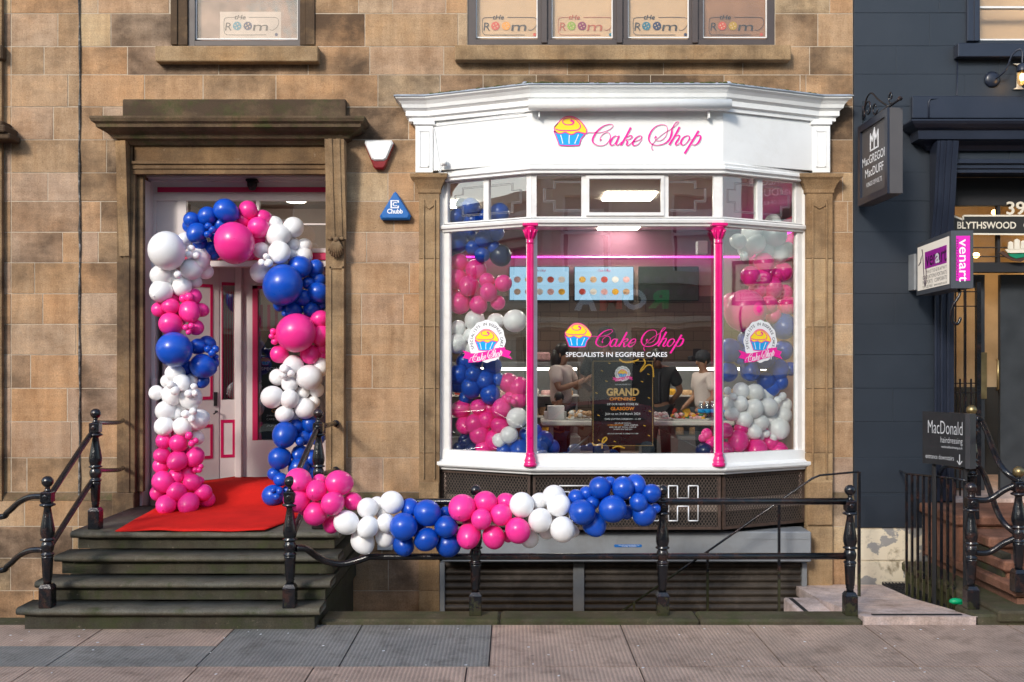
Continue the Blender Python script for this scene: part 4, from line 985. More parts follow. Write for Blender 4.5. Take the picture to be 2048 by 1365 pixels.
# small vents, pvc items on the wall
v_ = MB(); c = W(770, 1095, -.05); v_.box((c.x - .08, -.065, c.z - .03), (c.x + .08, -.045, c.z + .03), .004)
for i in range(4): v_.box((c.x - .07, -.07, c.z - .022 + i * .012), (c.x + .07, -.064, c.z - .018 + i * .012))
tag(link("air_vent", v_, M_cardw), "small white louvred air vent on the sandstone plinth under white balloons", "vent")

# ------------------------------------------------------------------ railings
def post_mesh(c, h=1.12, ball_mat=None, parent=None, base=True):
    """cast iron baluster post; c = centre of its foot"""
    x, y, z0 = c; k = h / 1.12; m_ = MB(); hz = lambda v_: z0 + v_ * k
    m_.box((x - .053, y - .053, z0), (x + .053, y + .053, hz(.17)), .006)
    m_.hexa([(x - .053, y - .053, hz(.17)), (x + .053, y - .053, hz(.17)), (x + .053, y + .053, hz(.17)), (x - .053, y + .053, hz(.17))],
            [(x - .036, y - .036, hz(.20)), (x + .036, y - .036, hz(.20)), (x + .036, y + .036, hz(.20)), (x - .036, y + .036, hz(.20))])
    m_.lathe((x, y, 0), [(.034, hz(.19)), (.032, hz(.225)), (.038, hz(.235)), (.034, hz(.245)), (.041, hz(.26)), (.047, hz(.40)), (.050, hz(.425)), (.046, hz(.445))], 8)
    m_.lathe((x, y, 0), [(.05, hz(.44)), (.056, hz(.45)), (.05, hz(.46)), (.038, hz(.468)), (.048, hz(.485)), (.053, hz(.51)), (.053, hz(.53)), (.044, hz(.555)), (.038, hz(.565)), (.060, hz(.572)), (.062, hz(.58)), (.045, hz(.59)),
                         (.050, hz(.60)), (.058, hz(.63)), (.058, hz(.66)), (.048, hz(.72)), (.036, hz(.79)), (.028, hz(.845)), (.032, hz(.855)), (.062, hz(.865)), (.066, hz(.875)), (.045, hz(.89)), (.036, hz(.895))], 14)
    m_.box((x - .046, y - .046, hz(.893)), (x + .046, y + .046, hz(.985)), .008)
    m_.lathe((x, y - .046, hz(.94)), [(.024, 0), (.022, -.006), (.012, -.008)], 10, 'Y')
    m_.lathe((x, y, 0), [(.034, hz(.985)), (.022, hz(1.0)), (.018, hz(1.02)), (.026, hz(1.03))], 12)
    p = link("post", m_, M_black, parent)
    b_ = MB(); b_.ball((x, y, hz(1.07)), .048, 16, 12); link("finial", b_, ball_mat or M_black, p)
    return p
RM = lambda px, py, Y: W(px, py, Y)
def railing(name, loc, label): return thing(name, loc, label, "railing")
YR = -1.95
# main railing
G = railing("street_railing", W(1140, 1230, YR), "black iron railing on the mossy kerb carrying the balloon garland")
for px in (951, 1325, 1700): c = W(px, 1232, YR); post_mesh((c.x, c.y, .04), 1.13, None, G)
for z_, r_, st in ((1.02, .030, 605), (.545, .030, 690)):
    pts = [Vector((xw(st, YR), YR, z_)), Vector((xw(1000, YR), YR, z_)), Vector((xw(1700, YR), YR, z_ + .004))]
    if st == 690: pts = smooth3([W(592, 1097, -2.22), W(612, 1098, -2.15), W(632, 1112, -2.05), W(655, 1124, -1.98), W(690, 1128, YR), Vector((xw(740, YR), YR, z_))], 5) + pts[1:]
    m_ = MB(); m_.tube(pts, r_, 10); link("rail", m_, M_black, G)
# right-hand flight rail
SR = railing("stair_railing", W(610, 1215, -2.22), "black iron handrail down the right side of the mossy steps")
c = W(580, 1214, -2.24); post_mesh((c.x, c.y, .18), 1.10, None, SR)
d_ = W(637, 1060, -1.30); post_mesh((d_.x, d_.y, .68), 1.12, None, SR)
def stub(pr, a, b, r_=.024):
    m_ = MB(); m_.tube([a, b], r_, 10); m_.lathe((b.x, b.y, b.z), [(r_ * 1.5, -.03), (r_ * 1.5, .0)], 10, 'Y'); link("rail", m_, M_black, pr)
for (h0, h1) in ((.68 + .94, .18 + .92), (.68 + .49, .18 + .49)):
    m_ = MB(); m_.tube(smooth3([Vector((d_.x, d_.y, h0)), Vector((d_.x - .01, d_.y - .07, h0 - .03)), Vector((c.x + (d_.x - c.x) * .15, c.y + .12, h1 + .12)), Vector((c.x, c.y + .03, h1))], 5), .025, 10); link("rail", m_, M_black, SR)
stub(SR, Vector((d_.x, d_.y, 1.62)), W(672, 847, -.12)); stub(SR, Vector((d_.x, d_.y, 1.17)), W(672, 940, -.12))
SL = railing("stair_railing", W(140, 1215, -2.22), "black iron handrail up the left side of the steps with curved rails leaving the picture")
c = W(95, 1215, -2.24); post_mesh((c.x, c.y, .18), 1.10, None, SL)
d_ = W(191, 1058, -1.33); post_mesh((d_.x, d_.y, .68), 1.12, None, SL)
for (h0, h1) in ((.68 + .90, .18 + .90), (.68 + .45, .18 + .47)):
    m_ = MB(); m_.tube(smooth3([Vector((d_.x, d_.y, h0)), Vector((d_.x - .03, d_.y - .07, h0 - .04)), Vector((c.x + (d_.x - c.x) * .18, c.y + .13, h1 + .08)), Vector((c.x, c.y + .0, h1))], 5), .026, 10); link("rail", m_, M_black, SL)
for y0 in (993, 1100):
    m_ = MB(); m_.tube(smooth3([W(88, y0, -2.24), W(62, y0 + 1, -2.2), W(38, y0 + 12, -2.1), W(15, y0 + 32, -2.0), W(-12, y0 + 42, YR), W(-200, y0 + 42, YR)], 5), .026, 10); link("rail", m_, M_black, SL)
for y0 in (845, 940):
    m_ = MB(); e_ = W(246, y0 - 4, -.08); m_.tube(smooth3([Vector((d_.x, d_.y, zw(y0, d_.y))), W(215, y0 + 1, -1.0), W(238, y0, -.5), e_], 4), .022, 8); link("rail", m_, M_black, SL)
# kerb upstands that carry the railings
mb = MB(); xs = [xw(640, -2.1), xw(1000, -2.1), xw(1400, -2.1), xw(1726, -2.1)]
for i, (a, b) in enumerate(zip(xs[:-1], xs[1:])):
    mb.t = rnd.random(); mb.box((a + .004, -2.12, -.3), (b - .004, -1.82, .045 + rnd.uniform(-.004, .004)), .02)
kb = link("kerb_upstand", mb, M_kerb); tag(kb, "long mossy stone kerb carrying the garlanded railing posts", "kerb")
mb = MB(); mb.t = .4; mb.box((-9.5, -2.12, -.3), (xw(50, -2.1), -1.82, -.012), .02); mb.box((-9.5, -2.3, -.3), (-9.2, -2.12, -.012)); k2 = link("kerb_upstand", mb, M_kerb); tag(k2, "short dark stone kerb left of the bottom step", "kerb")
# basement stair handrail
BH = railing("basement_handrail", W(1420, 1230, -.7), "thin black sloping handrail with square balusters in front of the roller shutters")
yh = -.75; m_ = MB(); m_.tube([W(1225, 1236, yh), W(1625, 957, yh), W(1640, 951, yh), W(1717, 944, yh)], .011, 6); link("rail", m_, M_black, BH)
for px, py in ((1268, 1204), (1415, 1103), (1558, 1005)):
    m_ = MB(); p = W(px, py, yh); m_.box((p.x - .012, p.y - .012, -1.6), (p.x + .012, p.y + .012, p.z)); link("baluster", m_, M_black, BH)
m_ = MB(); p = W(1718, 944, yh); m_.box((p.x - .013, p.y - .013, -.2), (p.x + .013, p.y + .013, p.z)); link("newel", m_, M_black, BH)

# ------------------------------------------------------------------ right: platform, steps, area rail
mb = MB(); mb.t = .7
A_ = [W(1727, 1232, -2.1), W(1952, 1228, -2.05), W(1822, 1165, -.80), W(1634, 1165, -.80)]
P0 = Vector((xw(1727, -2.12), -2.12, .07)); P1 = Vector((xw(1955, -2.12), -2.12, .07)); P2 = Vector((xw(1823, -.7), -.1, -.07)); P3 = Vector((xw(1672, -.7), -.1, -.07))
P2 = Vector((xw(1823, -.85), -.85, -.08)); P3 = Vector((P0.x, -.85, -.08))
for i, (t0, t1) in enumerate(((0, .16), (.165, 1))):
    L_ = lambda a, b, t: a + (b - a) * t
    q = [L_(P0, P3, t0), L_(P1, P2, t0), L_(P1, P2, t1), L_(P0, P3, t1)]
    mb.t = .6 + .2 * i; mb.hexa([v_ - Vector((0, 0, .085)) for v_ in q], q)
q = [P3 + Vector((0, .005, 0)), P2 + Vector((0, .005, 0)), Vector((P2.x, -.05, -.13)), Vector((P0.x, -.05, -.13))]; mb.hexa([v_ - Vector((0, 0, .1)) for v_ in q], q)
PL = link("granite_platform", mb, M_granite, None, loc=(3.3, -1.3, -.02)); tag(PL, "flat pink granite platform with black grip strip beside the right railing post", "platform")
mb = MB(); mb.add([Vector((P0.x + .1, -2.06, .0665)), Vector((P1.x - .1, -2.06, .0665)), Vector((P1.x - .1, -2.02, .0637)), Vector((P0.x + .1, -2.02, .0637)),
                   Vector((P0.x + .1, -2.06, .072)), Vector((P1.x - .1, -2.06, .072)), Vector((P1.x - .1, -2.02, .0685)), Vector((P0.x + .1, -2.02, .0685))], [(4, 5, 6, 7), (0, 1, 5, 4), (1, 2, 6, 5), (2, 3, 7, 6), (3, 0, 4, 7)]); link("grip_strip", mb, M_blackm, PL)
GS = thing("basement_steps", W(1660, 1235, -1.3), "pale pink granite steps with black grip strips going down left to the basement", "steps")
for i in range(7):
    x1 = P0.x - .006 - .29 * i; z1 = -.085 - .17 * i; m_ = MB(); m_.t = .9; m_.box((x1 - .31, -1.78, z1 - .16), (x1, -.8, z1), .012); t_ = link("tread", m_, M_granite, GS)
    m_ = MB(); m_.box((x1 - .27, -1.76, z1), (x1 - .23, -.84, z1 + .004)); link("grip_strip", m_, M_blackm, t_)
    m_ = MB(); m_.t = .6; m_.box((x1 - .27, -1.74, z1 - .6), (x1 - .01, -.84, z1 - .162)); link("riser", m_, M_granite, GS)
mb = MB(); mb.box((P0.x + .02, -1.8, -2.2), (P2.x + .0, -.1, -.26)); link("platform_base", mb, M_concrete, PL)
AR = railing("area_railing", (4.05, -1.2, 0), "row of thin black square bars guarding the grating beside the granite platform")
n_ = 9; a_, b_ = W(1813, 948, -.62), W(1908, 957, -1.35)
m_ = MB(); m_.tube([W(1800, 942, -.05), a_, b_, W(1932, 962, -1.5)], .012, 6); link("rail", m_, M_black, AR)
for i in range(n_):
    p = a_ + (b_ - a_) * i / (n_ - 1); m_ = MB(); m_.box((p.x - .011, p.y - .011, -.16 + .1 * i / n_), (p.x + .011, p.y + .011, p.z)); link("bar", m_, M_black, AR)
GT = MB(); gx0, gx1, gy0, gy1 = P2.x + .01, 5.1, -1.7, -.06
for i in range(34):
    x = gx0 + (gx1 - gx0) * i / 33; GT.box((x - .004, gy0, -.13), (x + .004, gy1, -.105))
for i in range(22):
    y = gy0 + (gy1 - gy0) * i / 21; GT.box((gx0, y - .003, -.104), (gx1, y + .003, -.098))
GT.box((gx0, gy0 - .04, -.14), (gx1, gy0, -.09)); GT.box((gx0 + .4, gy0, -.096), (gx0 + .44, gy1, -.09))
tag(link("floor_grating", GT, M_blackm), "dark metal grating over the basement area between thin bars and red steps", "grating")
mb = MB(); rg = random.Random(4); vs = []
mb.ball(W(1912, 1203, -1.6), .05, 8, 6, (1.3, .8, .6)); mb.ball(W(1918, 1206, -1.6), .035, 7, 5, (1.2, .9, .7))
tag(link("plastic_rag", mb, plain("green_plastic", (.0, .35, .14), .4)), "crumpled green plastic rag lying on the grating", "rag")

# navy building
NB = thing("navy_building", (5.2, 0, 0), "navy painted building with console doorcase on the right of the sandstone tenement", "building")
nd0 = xw(1905); ndz0, ndz1 = .75, zw(345)
nh = [(nd0, 6.3, -.4, ndz1), (xw(1955), 7.4, zw(82), 7.3)]
mb = MB()
for (a, b, c, d) in subtract((XB + .004, 9.5, zw(1055), 8.4), nh): mb.box((a, -.0155, c), (b, .3, d))
blocks(mb, XB + .006, 9.5, [q for q in zs if q > zw(1055)][::1], nh, -.0185, lambda x, z: 0, 21, (.8, 1.5), (), .0008)
link("painted_wall", mb, M_navy, NB)
mb = MB(); mb.box((XB + .004, -.03, zw(1055)), (xw(1865), -.0185, zw(990)), .003); link("plinth_band", mb, M_navy, NB)
mb = MB(); mb.box((XB + .004, -.008, -2.2), (9.5, .3, zw(1055) - .002))
for i, (c, d) in enumerate(((zw(1120), zw(1058)), (zw(1176), zw(1122)), (zw(1250), zw(1180)))): mb.box((XB + .01, -.022, c), (xw(1893), -.009, d - .008), .003)
link("cream_base_wall", mb, M_cream, NB)
mb = MB(); mb.box((xw(1820), -.07, zw(240)), (9.0, -.0185, zw(196)), .006); link("string_band", mb, M_navyt, NB)
mb = MB(); sweep(mb, [(xw(1850), -.02), (xw(1850), -.06), (9, -.06), (9, -.02)], [(0, zw(292, -.3)), (.04, zw(283, -.3)), (.10, zw(277, -.3)), (.16, zw(275, -.3)), (.17, zw(258, -.3)), (.21, zw(254, -.3)), (.25, zw(248, -.3)), (.27, zw(243, -.3)), (.27, zw(240, -.3)), (0, zw(236, -.3))]); link("door_cornice", mb, M_navyt, NB)
mb = MB()
mb.box((nd0 - .002, -.0, zw(348)), (9, .12, zw(262)))
for a, b, y in ((322, 331, -.10), (331, 340, -.07), (340, 348, -.05)): mb.box((xw(1902), y, zw(b)), (9, -.0185, zw(a)), .004)
link("door_lintel", mb, M_navyt, NB)
mb = MB(); mb.box((xw(1868), -.06, .75), (xw(1904), .2, zw(290)), .006)
for a, b in ((1868, 1873), (1880, 1886), (1893, 1898)): mb.box((xw(a, -.06), -.085, .9), (xw(b, -.06), -.059, zw(480)), .006)
link("door_pilaster", mb, M_navyt, NB)
link("scroll_bracket", console(xw(1888, -.15), .22, zw(284, -.2), 1.15, .17, -.061, 7), M_navyt, NB)
# opening contents
mb = MB(); mb.box((nd0, .25, ndz0), (nd0 + .04, 2.2, ndz1)); mb.box((nd0, 2.2, .7), (6.4, 2.25, ndz1)); mb.box((6.3, .25, ndz0), (6.35, 2.2, ndz1)); mb.box((nd0, .25, ndz1), (6.4, 2.2, ndz1 + .05)); link("hall_wall", mb, M_warmwall, NB)
mb = MB(); mb.box((nd0 + .045, 2.15, .78), (6.3, 2.19, 1.9)); link("hall_dado", mb, M_lobby, NB)
Yd = .32; zd = lambda p: zw(p, Yd); xd = lambda p: xw(p, Yd)
mb = MB(); mb.box((xd(1903), Yd, zd(412)), (xd(2300), Yd + .08, zd(350)), .004); mb.box((xd(1903), Yd, zd(545)), (xd(2300), Yd + .1, zd(525)), .004)
for a in (1905, 1996): mb.box((xd(a), Yd + .01, zd(525)), (xd(a) + .03, Yd + .07, zd(412)))
for p in (494, 512): mb.box((xd(1905), Yd + .02, zd(p + 2)), (xd(2300), Yd + .05, zd(p)))
fl = link("fanlight_frame", mb, M_blackm, NB)
mb = MB(); mb.box((xd(1905), Yd + .04, zd(525)), (xd(2300), Yd + .045, zd(412))); link("fanlight_glass", mb, M_glassu, fl)
mb = MB()
for a, b in ((1905, 1912), (1980, 1996), (2028, 2300)): mb.box((xd(a), Yd + .3, .76), (xd(b), Yd + .36, zd(545)), .003)
mb.box((xd(1912), Yd + .3, zd(985)), (xd(1980), Yd + .36, zd(860)), .003); mb.box((xd(1912), Yd + .3, zd(572)), (xd(1980), Yd + .36, zd(545)))
dl = link("hall_door", mb, plain("dark_door_paint", (.035, .04, .045), .45), NB)
mb = MB(); mb.box((xd(1912), Yd + .32, zd(860)), (xd(1980), Yd + .325, zd(572))); link("door_glass", mb, M_glassu, dl)
mb = MB(); mb.box((xd(1986), Yd + .285, zd(800)), (xd(1999), Yd + .299, zd(705)), .002); mb.tube([W(1994, 720, Yd + .28), W(1996, 722, Yd + .22), W(1996, 778, Yd + .22), W(1994, 780, Yd + .28)], .014, 8); link("door_handle", mb, M_gold2, dl)
# iron gate leaf standing open inside the doorway
IG = thing("iron_gate", (xw(1925, .15), .15, .76), "black iron gate of upright bars standing open in the navy doorway", "gate")
yg = .16
m_ = MB()
for px, w_ in ((1911, .010), (1930, .022), (1957, .045)): m_.box((xw(px, yg) - w_ / 2, yg - .012, .76), (xw(px, yg) + w_ / 2, yg + .012, zw(575 if w_ < .04 else 565, yg)))
for px in (1920, 1942): m_.box((xw(px, yg) - .007, yg - .008, .76), (xw(px, yg) + .007, yg + .008, zw(758, yg)))
for py in (583, 612, 766, 785): m_.box((xw(1903, yg), yg - .014, zw(py + 2, yg)), (xw(1957, yg), yg + .014, zw(py, yg)))
link("gate_bars", m_, M_black, IG)
# boards and marks above the door
BB = thing("name_board", W(1975, 470, Yd - .05), "dark board lettered BLYTHSWOOD with stepped ends and cream edge under the fanlight", "sign")
fr = facing((0, Yd - .06, 0))
bp = [(1903, 468), (1903, 431), (1926, 440), (1926, 432), (2120, 432), (2120, 470)]
m_ = MB(); m_.poly(fr, [(xw(a, Yd - .06), zw(b, Yd - .06)) for a, b in bp], -.03, 0); bo = link("board", m_, plain("black_board", (.02, .018, .014), .5), BB)
m_ = MB()
for a, b in zip(bp, bp[1:] + bp[:1]):
    m_.stroke(fr, [(xw(a[0], Yd - .06), zw(a[1], Yd - .06)), (xw(b[0], Yd - .06), zw(b[1], Yd - .06))], .018, 0, .006)
text(m_, Fr((0, Yd - .06, 0), (1, 0, 0), (0, 0, 1)), "BLYTHSWOOD", xw(1973, Yd - .06), zw(451, Yd - .06), .075, xw(2031, Yd) - xw(1914, Yd), .004, .02)
text(m_, Fr((0, Yd - .06, 0), (1, 0, 0), (0, 0, 1)), "C", xw(2053, Yd - .06), zw(451, Yd - .06), .075, .07, .004, .02)
link("lettering", m_, M_letterc, BB)
m_ = MB(); f_ = facing((0, Yd - .03, 0)); text(m_, f_, "39", xw(2031, Yd - .03), zw(417, Yd - .03), .14, .20, 0, .015); me_ = [Vector(v_) for v_ in m_.v]; text(m_, f_, "39", xw(2031, Yd - .03), zw(417, Yd - .03), .14, .20, .012, .015)
tag(link("house_number", m_, M_letterc), "pale house number 39 above the name board", "house number")
SP = thing("ship_plaque", W(2025, 505, Yd - .05), "small carved sailing ship on green waves fixed on the fanlight", "plaque")
f_ = facing((0, Yd - .06, 0)); pw = lambda l: [(xw(a, Yd - .06), zw(b, Yd - .06)) for a, b in l]
m_ = MB(); m_.poly(f_, pw([(1995, 505), (2005, 503), (2015, 510), (2040, 512), (2055, 505), (2060, 515), (2040, 524), (2025, 522), (2010, 515)]), 0, .02); link("scroll", m_, plain("brown_carving", (.07, .035, .02), .5), SP)
m_ = MB(); m_.poly(f_, pw([(2010, 504), (2020, 508), (2035, 507), (2052, 504), (2050, 514), (2030, 518), (2018, 514)]), .02, .03); link("waves", m_, plain("sea_green", (.0, .2, .10), .5), SP)
m_ = MB(); m_.poly(f_, pw([(2006, 500), (2012, 507), (2045, 507), (2052, 498)]), .03, .045)
for a, b, c, d in ((2012, 484, 2022, 500), (2024, 479, 2035, 500), (2037, 482, 2048, 499)): m_.poly(f_, pw([(a, d), (a + 1, b + 2), ((a + c) / 2, b), (c, b + 3), (c, d)]), .03, .05)
link("ship", m_, M_letterc, SP)
for i, (px, py) in enumerate(((1935, 483), (2002, 512), (1985, 400 + 12))):
    pass
HL = thing("hall_lamp", W(1942, 512, .9), "warm filament bulbs hanging in the hall behind the fanlight", "lamp")
for (a, b) in ((1936, 484), (1952, 511), (1990, 425)):
    m_ = MB(); m_.ball(W(a, b, 1.2), .035, 10, 8, (1.2, 1, .9)); link("bulb", m_, M_bulb, HL)
pl_ = bpy.data.lights.new("hall_light", 'POINT'); pl_.energy = 5.5; pl_.color = (1, .68, .35); pl_.shadow_soft_size = .12
po = bpy.data.objects.new("hall_light", pl_); COL.objects.link(po); po.parent = HL; po.location = (.4, .45, -.15)
# navy upper window
mb = MB(); mb.box((xw(1930), -.06, zw(86)), (xw(1955), .2, 7.3), .006); mb.box((xw(1943), -.075, zw(86)), (xw(1950), -.061, 7.3)); wn_ = link("window_surround", mb, M_navyt, NB)
mb = MB(); mb.box((xw(1914, -.1), -.13, zw(114, -.13)), (9, -.0185, zw(86, -.13)), .008); link("sill", mb, M_navyt, wn_)
mb = MB(); mb.box((xw(1955), .1, zw(82)), (7.4, .16, zw(72))); mb.box((xw(1955), .1, zw(10)), (7.4, .16, zw(6))); link("sash", mb, M_frame, wn_)
mb = MB(); mb.box((xw(1955), .12, zw(72)), (7.4, .126, 7.3)); link("pane", mb, M_glassu, wn_)
mb = MB(); mb.box((xw(1950), .3, zw(90)), (7.4, .33, 7.3)); link("blind", mb, M_blind, wn_)
# cable runs
mb = MB(); mb.tube([W(1915, 116, -.03), W(1914, 190, -.03), W(1908, 196, -.03), W(1862, 198, -.08), W(1858, 202, -.08), W(1858, 236, -.08)], .007, 6); link("conduit", mb, M_navyt, NB)
# gooseneck lamp
GL = thing("wall_lamp", W(1995, 165, -.03), "black swan-neck wall lamp with glowing amber bulb in a glass jar", "lamp")
c = W(1987, 158, -.05); m_ = MB(); m_.lathe((c.x, -.018, c.z), [(.085, 0), (.085, -.012), (.06, -.03), (.02, -.034)], 18, 'Y')
m_.tube(smooth3([Vector((c.x + .02, -.04, c.z)), Vector((c.x + .08, -.14, c.z + .06)), Vector((c.x + .12, -.2, c.z + .20)), Vector((c.x + .17, -.24, c.z + .25)), Vector((c.x + .20, -.25, c.z + .22)), Vector((c.x + .20, -.25, c.z + .1))], 6), .010, 8)
m_.lathe((c.x + .20, -.25, 0), [(.02, c.z + .10), (.045, c.z + .09), (.05, c.z + .03), (.052, c.z + .02)], 14); link("swan_neck", m_, M_navyt, GL)
m_ = MB(); m_.lathe((c.x + .20, -.25, 0), [(.046, c.z + .02), (.05, c.z - .05), (.045, c.z - .10), (.025, c.z - .13), (.002, c.z - .135)], 14); link("glass_jar", m_, glass("jar_glass", (1, .85, .6), 1.45, 1.5), GL)
m_ = MB(); m_.ball((c.x + .20, -.25, c.z - .04), .024, 10, 8, (1, 1, 1.6)); link("bulb", m_, M_bulb, GL)
# big cream fascia letters cut by the frame
m_ = MB(); f_ = facing((0, -.03, 0)); ax = xw(2022); H0, H1 = zw(181), zw(130)
for n0 in (0,):
    m_.poly(f_, [(ax, H1), (ax + .13, H1), (ax + .34, H0 + .05), (ax + .34, H0 + .0), (ax + .30, H0), (ax + .105, H1 - .05), (ax + .09, H0 + .02), (ax + .12, H0), (ax + .0, H0), (ax + .04, H0 + .02), (ax + .05, H1 - .02)], 0, .015)
    m_.poly(f_, [(ax + .36, H0), (ax + .44, H0), (ax + .44, H1 - .02), (ax + .48, H1), (ax + .40, H1), (ax + .36, H0 + .1)], 0, .015)
tag(link("fascia_letter", m_, M_letterc), "large cream serif letter on the navy fascia, cut by the right edge", "letter")

# doorway steps of the navy building
RS = thing("entrance_steps", (5.2, -1.2, 0), "worn red sandstone steps rising to the navy building's doorway", "steps")
for i, (yf, zt, a) in enumerate(((-2.15, .12, 1958), (-1.95, .29, 1935), (-1.68, .45, 1915), (-1.40, .61, 1900), (-.95, .74, 1888))):
    x0 = [4.02, 4.25, 4.30, 4.30, 4.20][i] + .1; m_ = MB(); m_.t = rnd.random(); m_.s = .2
    m_.box((x0, yf, zt - .10), (8, -.05, zt), .018); m_.box((x0 + .05, yf + .05, zt - .45), (8, -.06, zt - .10)); link("tread", m_, M_redstep if i else M_kerb, RS)
m_ = MB(); m_.t = .5; m_.box((nd0, -.06, .66), (6.4, 2.3, .78)); link("threshold", m_, M_granite, RS)
m_ = MB(); m_.t = .1; m_.box((4.42, -1.6, -.5), (4.5, -.07, .50)); link("mossy_side", m_, M_step, RS)
E1 = railing("entrance_railing", (4.2, -1.9, .1), "black iron railing with brass ball finials beside the red steps")
c = W(1942, 1217, -1.9); post_mesh((c.x, c.y, .085), 1.10, None, E1)
c2 = W(2037, 1190, -1.98); post_mesh((c2.x, c2.y, .25), 1.08, M_gold2, E1)
c3 = W(1943, 1036, -1.12); post_mesh((c3.x, c3.y, .74), 1.08, M_gold2, E1)
def rl(pts, r_=.026): m_ = MB(); m_.tube(smooth3(pts, 5), r_, 10); link("rail", m_, M_black, E1)
for h in (.95, .49):
    rl([Vector((c.x, c.y, .085 + h)), Vector((c.x + .15, c.y, .085 + h - .005)), Vector((c.x + .27, c.y - .04, .25 + h - .08)), Vector((c2.x, c2.y, .25 + h - .02))])
    rl([Vector((c3.x, c3.y, .74 + h)), Vector((c3.x + .08, c3.y - .05, .74 + h - .03)), Vector((c2.x - .1, c2.y + .12, .25 + h + .13)), Vector((c2.x, c2.y, .25 + h + .0))])
rl([Vector((c3.x, c3.y, .74 + .46)), Vector((c3.x - .1, c3.y + .3, .74 + .47)), W(1880, 948, -.07)], .022)
mb = MB(); mb.t = .5; mb.box((3.92, -2.12, -.2), (4.75, -1.75, .085), .02); tag(link("kerb_upstand", mb, M_kerb), "short stone kerb at the foot of the red steps carrying a railing post", "kerb")

# ------------------------------------------------------------------ signs on the right
HS = thing("hanging_sign", W(1750, 400, -.5), "dark grey projecting box sign with a white crown and lettering on a wrought iron bracket", "sign")
X1 = 3.665; th = .13; y0, y1 = -.10, -.92; zb, zt = 3.865, 4.70
m_ = MB(); m_.box((X1, y1, zb), (X1 + th, y0, zt), .004)
fl_ = Fr((X1, 0, 0), (0, -1, 0), (0, 0, 1))       # street-left face: u runs towards the camera
fl_.N = Vector((-1, 0, 0))
hs_body = link("box_body", m_, plain("sign_grey", (.075, .07, .072), .45, var=.05), HS)
m_ = MB()
def fr_rect(mm, f_, u0, u1, v0, v1, n0, n1): mm.poly(f_, [(u0, v0), (u1, v0), (u1, v1), (u0, v1)], n0, n1)
for q in ((.10, .17, zb, zt), (.85, .92, zb, zt), (.17, .85, zb, zb + .07), (.17, .85, zt - .07, zt)): fr_rect(m_, fl_, *q, .0, .022)
link("frame", m_, M_navyt, hs_body)
m_ = MB()
cr = [(.40, 4.40), (.62, 4.40), (.64, 4.52), (.585, 4.46), (.545, 4.57), (.50, 4.48), (.46, 4.57), (.43, 4.46), (.38, 4.52)]
for pts in ([(.40, 4.385), (.63, 4.385)], [(.41, 4.385), (.41, 4.56), (.46, 4.47), (.515, 4.60), (.515, 4.385)], [(.515, 4.60), (.56, 4.47), (.62, 4.56), (.62, 4.385)]):
    for a, b in zip(pts[:-1], pts[1:]): m_.stroke(fl_, [a, b], .016, .0, .004)
class Shift:
    def __init__(s, f_, u, v): s.f = f_; s.u_ = u; s.v_ = v
    def p(s, u, v, n=0): return s.f.p(u + s.u_, v + s.v_, n)
text(m_, fl_, "MacGREGOR", .52, 4.30, .085, .66, .004, .005); text(m_, fl_, "MacDUFF", .52, 4.17, .085, .50, .004, .005); text(m_, fl_, "KINGS OF KILTS", .52, 4.05, .045, .42, .004)
link("lettering", m_, M_wv, hs_body)
m_ = MB(); xm = X1 + th / 2
m_.box((xm - .012, -.02, 4.62), (xm + .012, -.0, 5.0), .002); m_.tube([(xm, -.02, 4.74), (xm, -1.0, 4.76)], .014, 8); m_.lathe((xm, -1.0, 4.76), [(.02, 0), (.024, -.02), (.002, -.07)], 8, 'Y')
def spiral(cy, cz, r_, a0, a1, sg=1):
    return [(xm, cy + sg * r_ * (1 - .75 * t) * math.cos(a0 + (a1 - a0) * t), cz + r_ * (1 - .75 * t) * math.sin(a0 + (a1 - a0) * t)) for t in [i / 20 for i in range(21)]]
m_.tube(spiral(-.16, 4.87, .11, -.5, 6.5), .009, 6); m_.tube(spiral(-.36, 4.84, .08, 3.6, 9.5), .009, 6); m_.tube(spiral(-.78, 4.84, .06, -1.6, 5.5), .009, 6)
m_.tube(smooth3([(xm, -.03, 4.80), (xm, -.10, 4.98), (xm, -.25, 5.02), (xm, -.45, 4.90), (xm, -.7, 4.77)], 6), .009, 6)
m_.tube([(xm, -.25, 4.76), (xm, -.25, 4.70)], .01, 6); m_.tube([(xm, -.75, 4.76), (xm, -.75, 4.70)], .01, 6)
link("iron_bracket", m_, M_black, HS)

VS = thing("projecting_sign", W(1885, 575, -.7), "lit white projecting box sign with purple venart photography lettering above the navy wall", "sign")
A_ = W(1833, 500, -.18); Bv = W(1902, 500, -1.25); zt_, zb_ = 3.46, 2.92
U = Vector((Bv.x - A_.x, Bv.y - A_.y, 0)); Lv = U.length; U.normalize(); Nn = Vector((0, 0, 1)).cross(U); 
fv = Fr((A_.x, A_.y, 0), U, (0, 0, 1)); thv = .20
m_ = MB(); m_.poly(fv, [(0, zb_), (Lv, zb_), (Lv, zt_), (0, zt_)], -thv, 0); vb = link("box_body", m_, plain("slate_frame", (.06, .068, .082), .45, var=.08), VS)
m_ = MB(); fr_rect(m_, fv, .05, Lv - .05, zb_ + .045, zt_ - .045, .0005, .004); link("lit_panel", m_, M_lit, vb)
q0, q1 = Lv * .28, Lv * .90; qc = (q0 + q1) / 2; qw = q1 - q0
m_ = MB(); fr_rect(m_, fv, q0, q1, zb_ + .25, zb_ + .42, .004, .006); pu = link("purple_block", m_, M_purple, vb)
m_ = MB(); m_.poly(fv, [(.09, zb_ + .30), (.17, zb_ + .33), (.20, zb_ + .40), (.16, zb_ + .37), (.15, zb_ + .34), (.08, zb_ + .31)], .004, .006)
text(m_, fv, "venart", qc + .02, zb_ + .345, .15, qw * .96, .0065, .01)
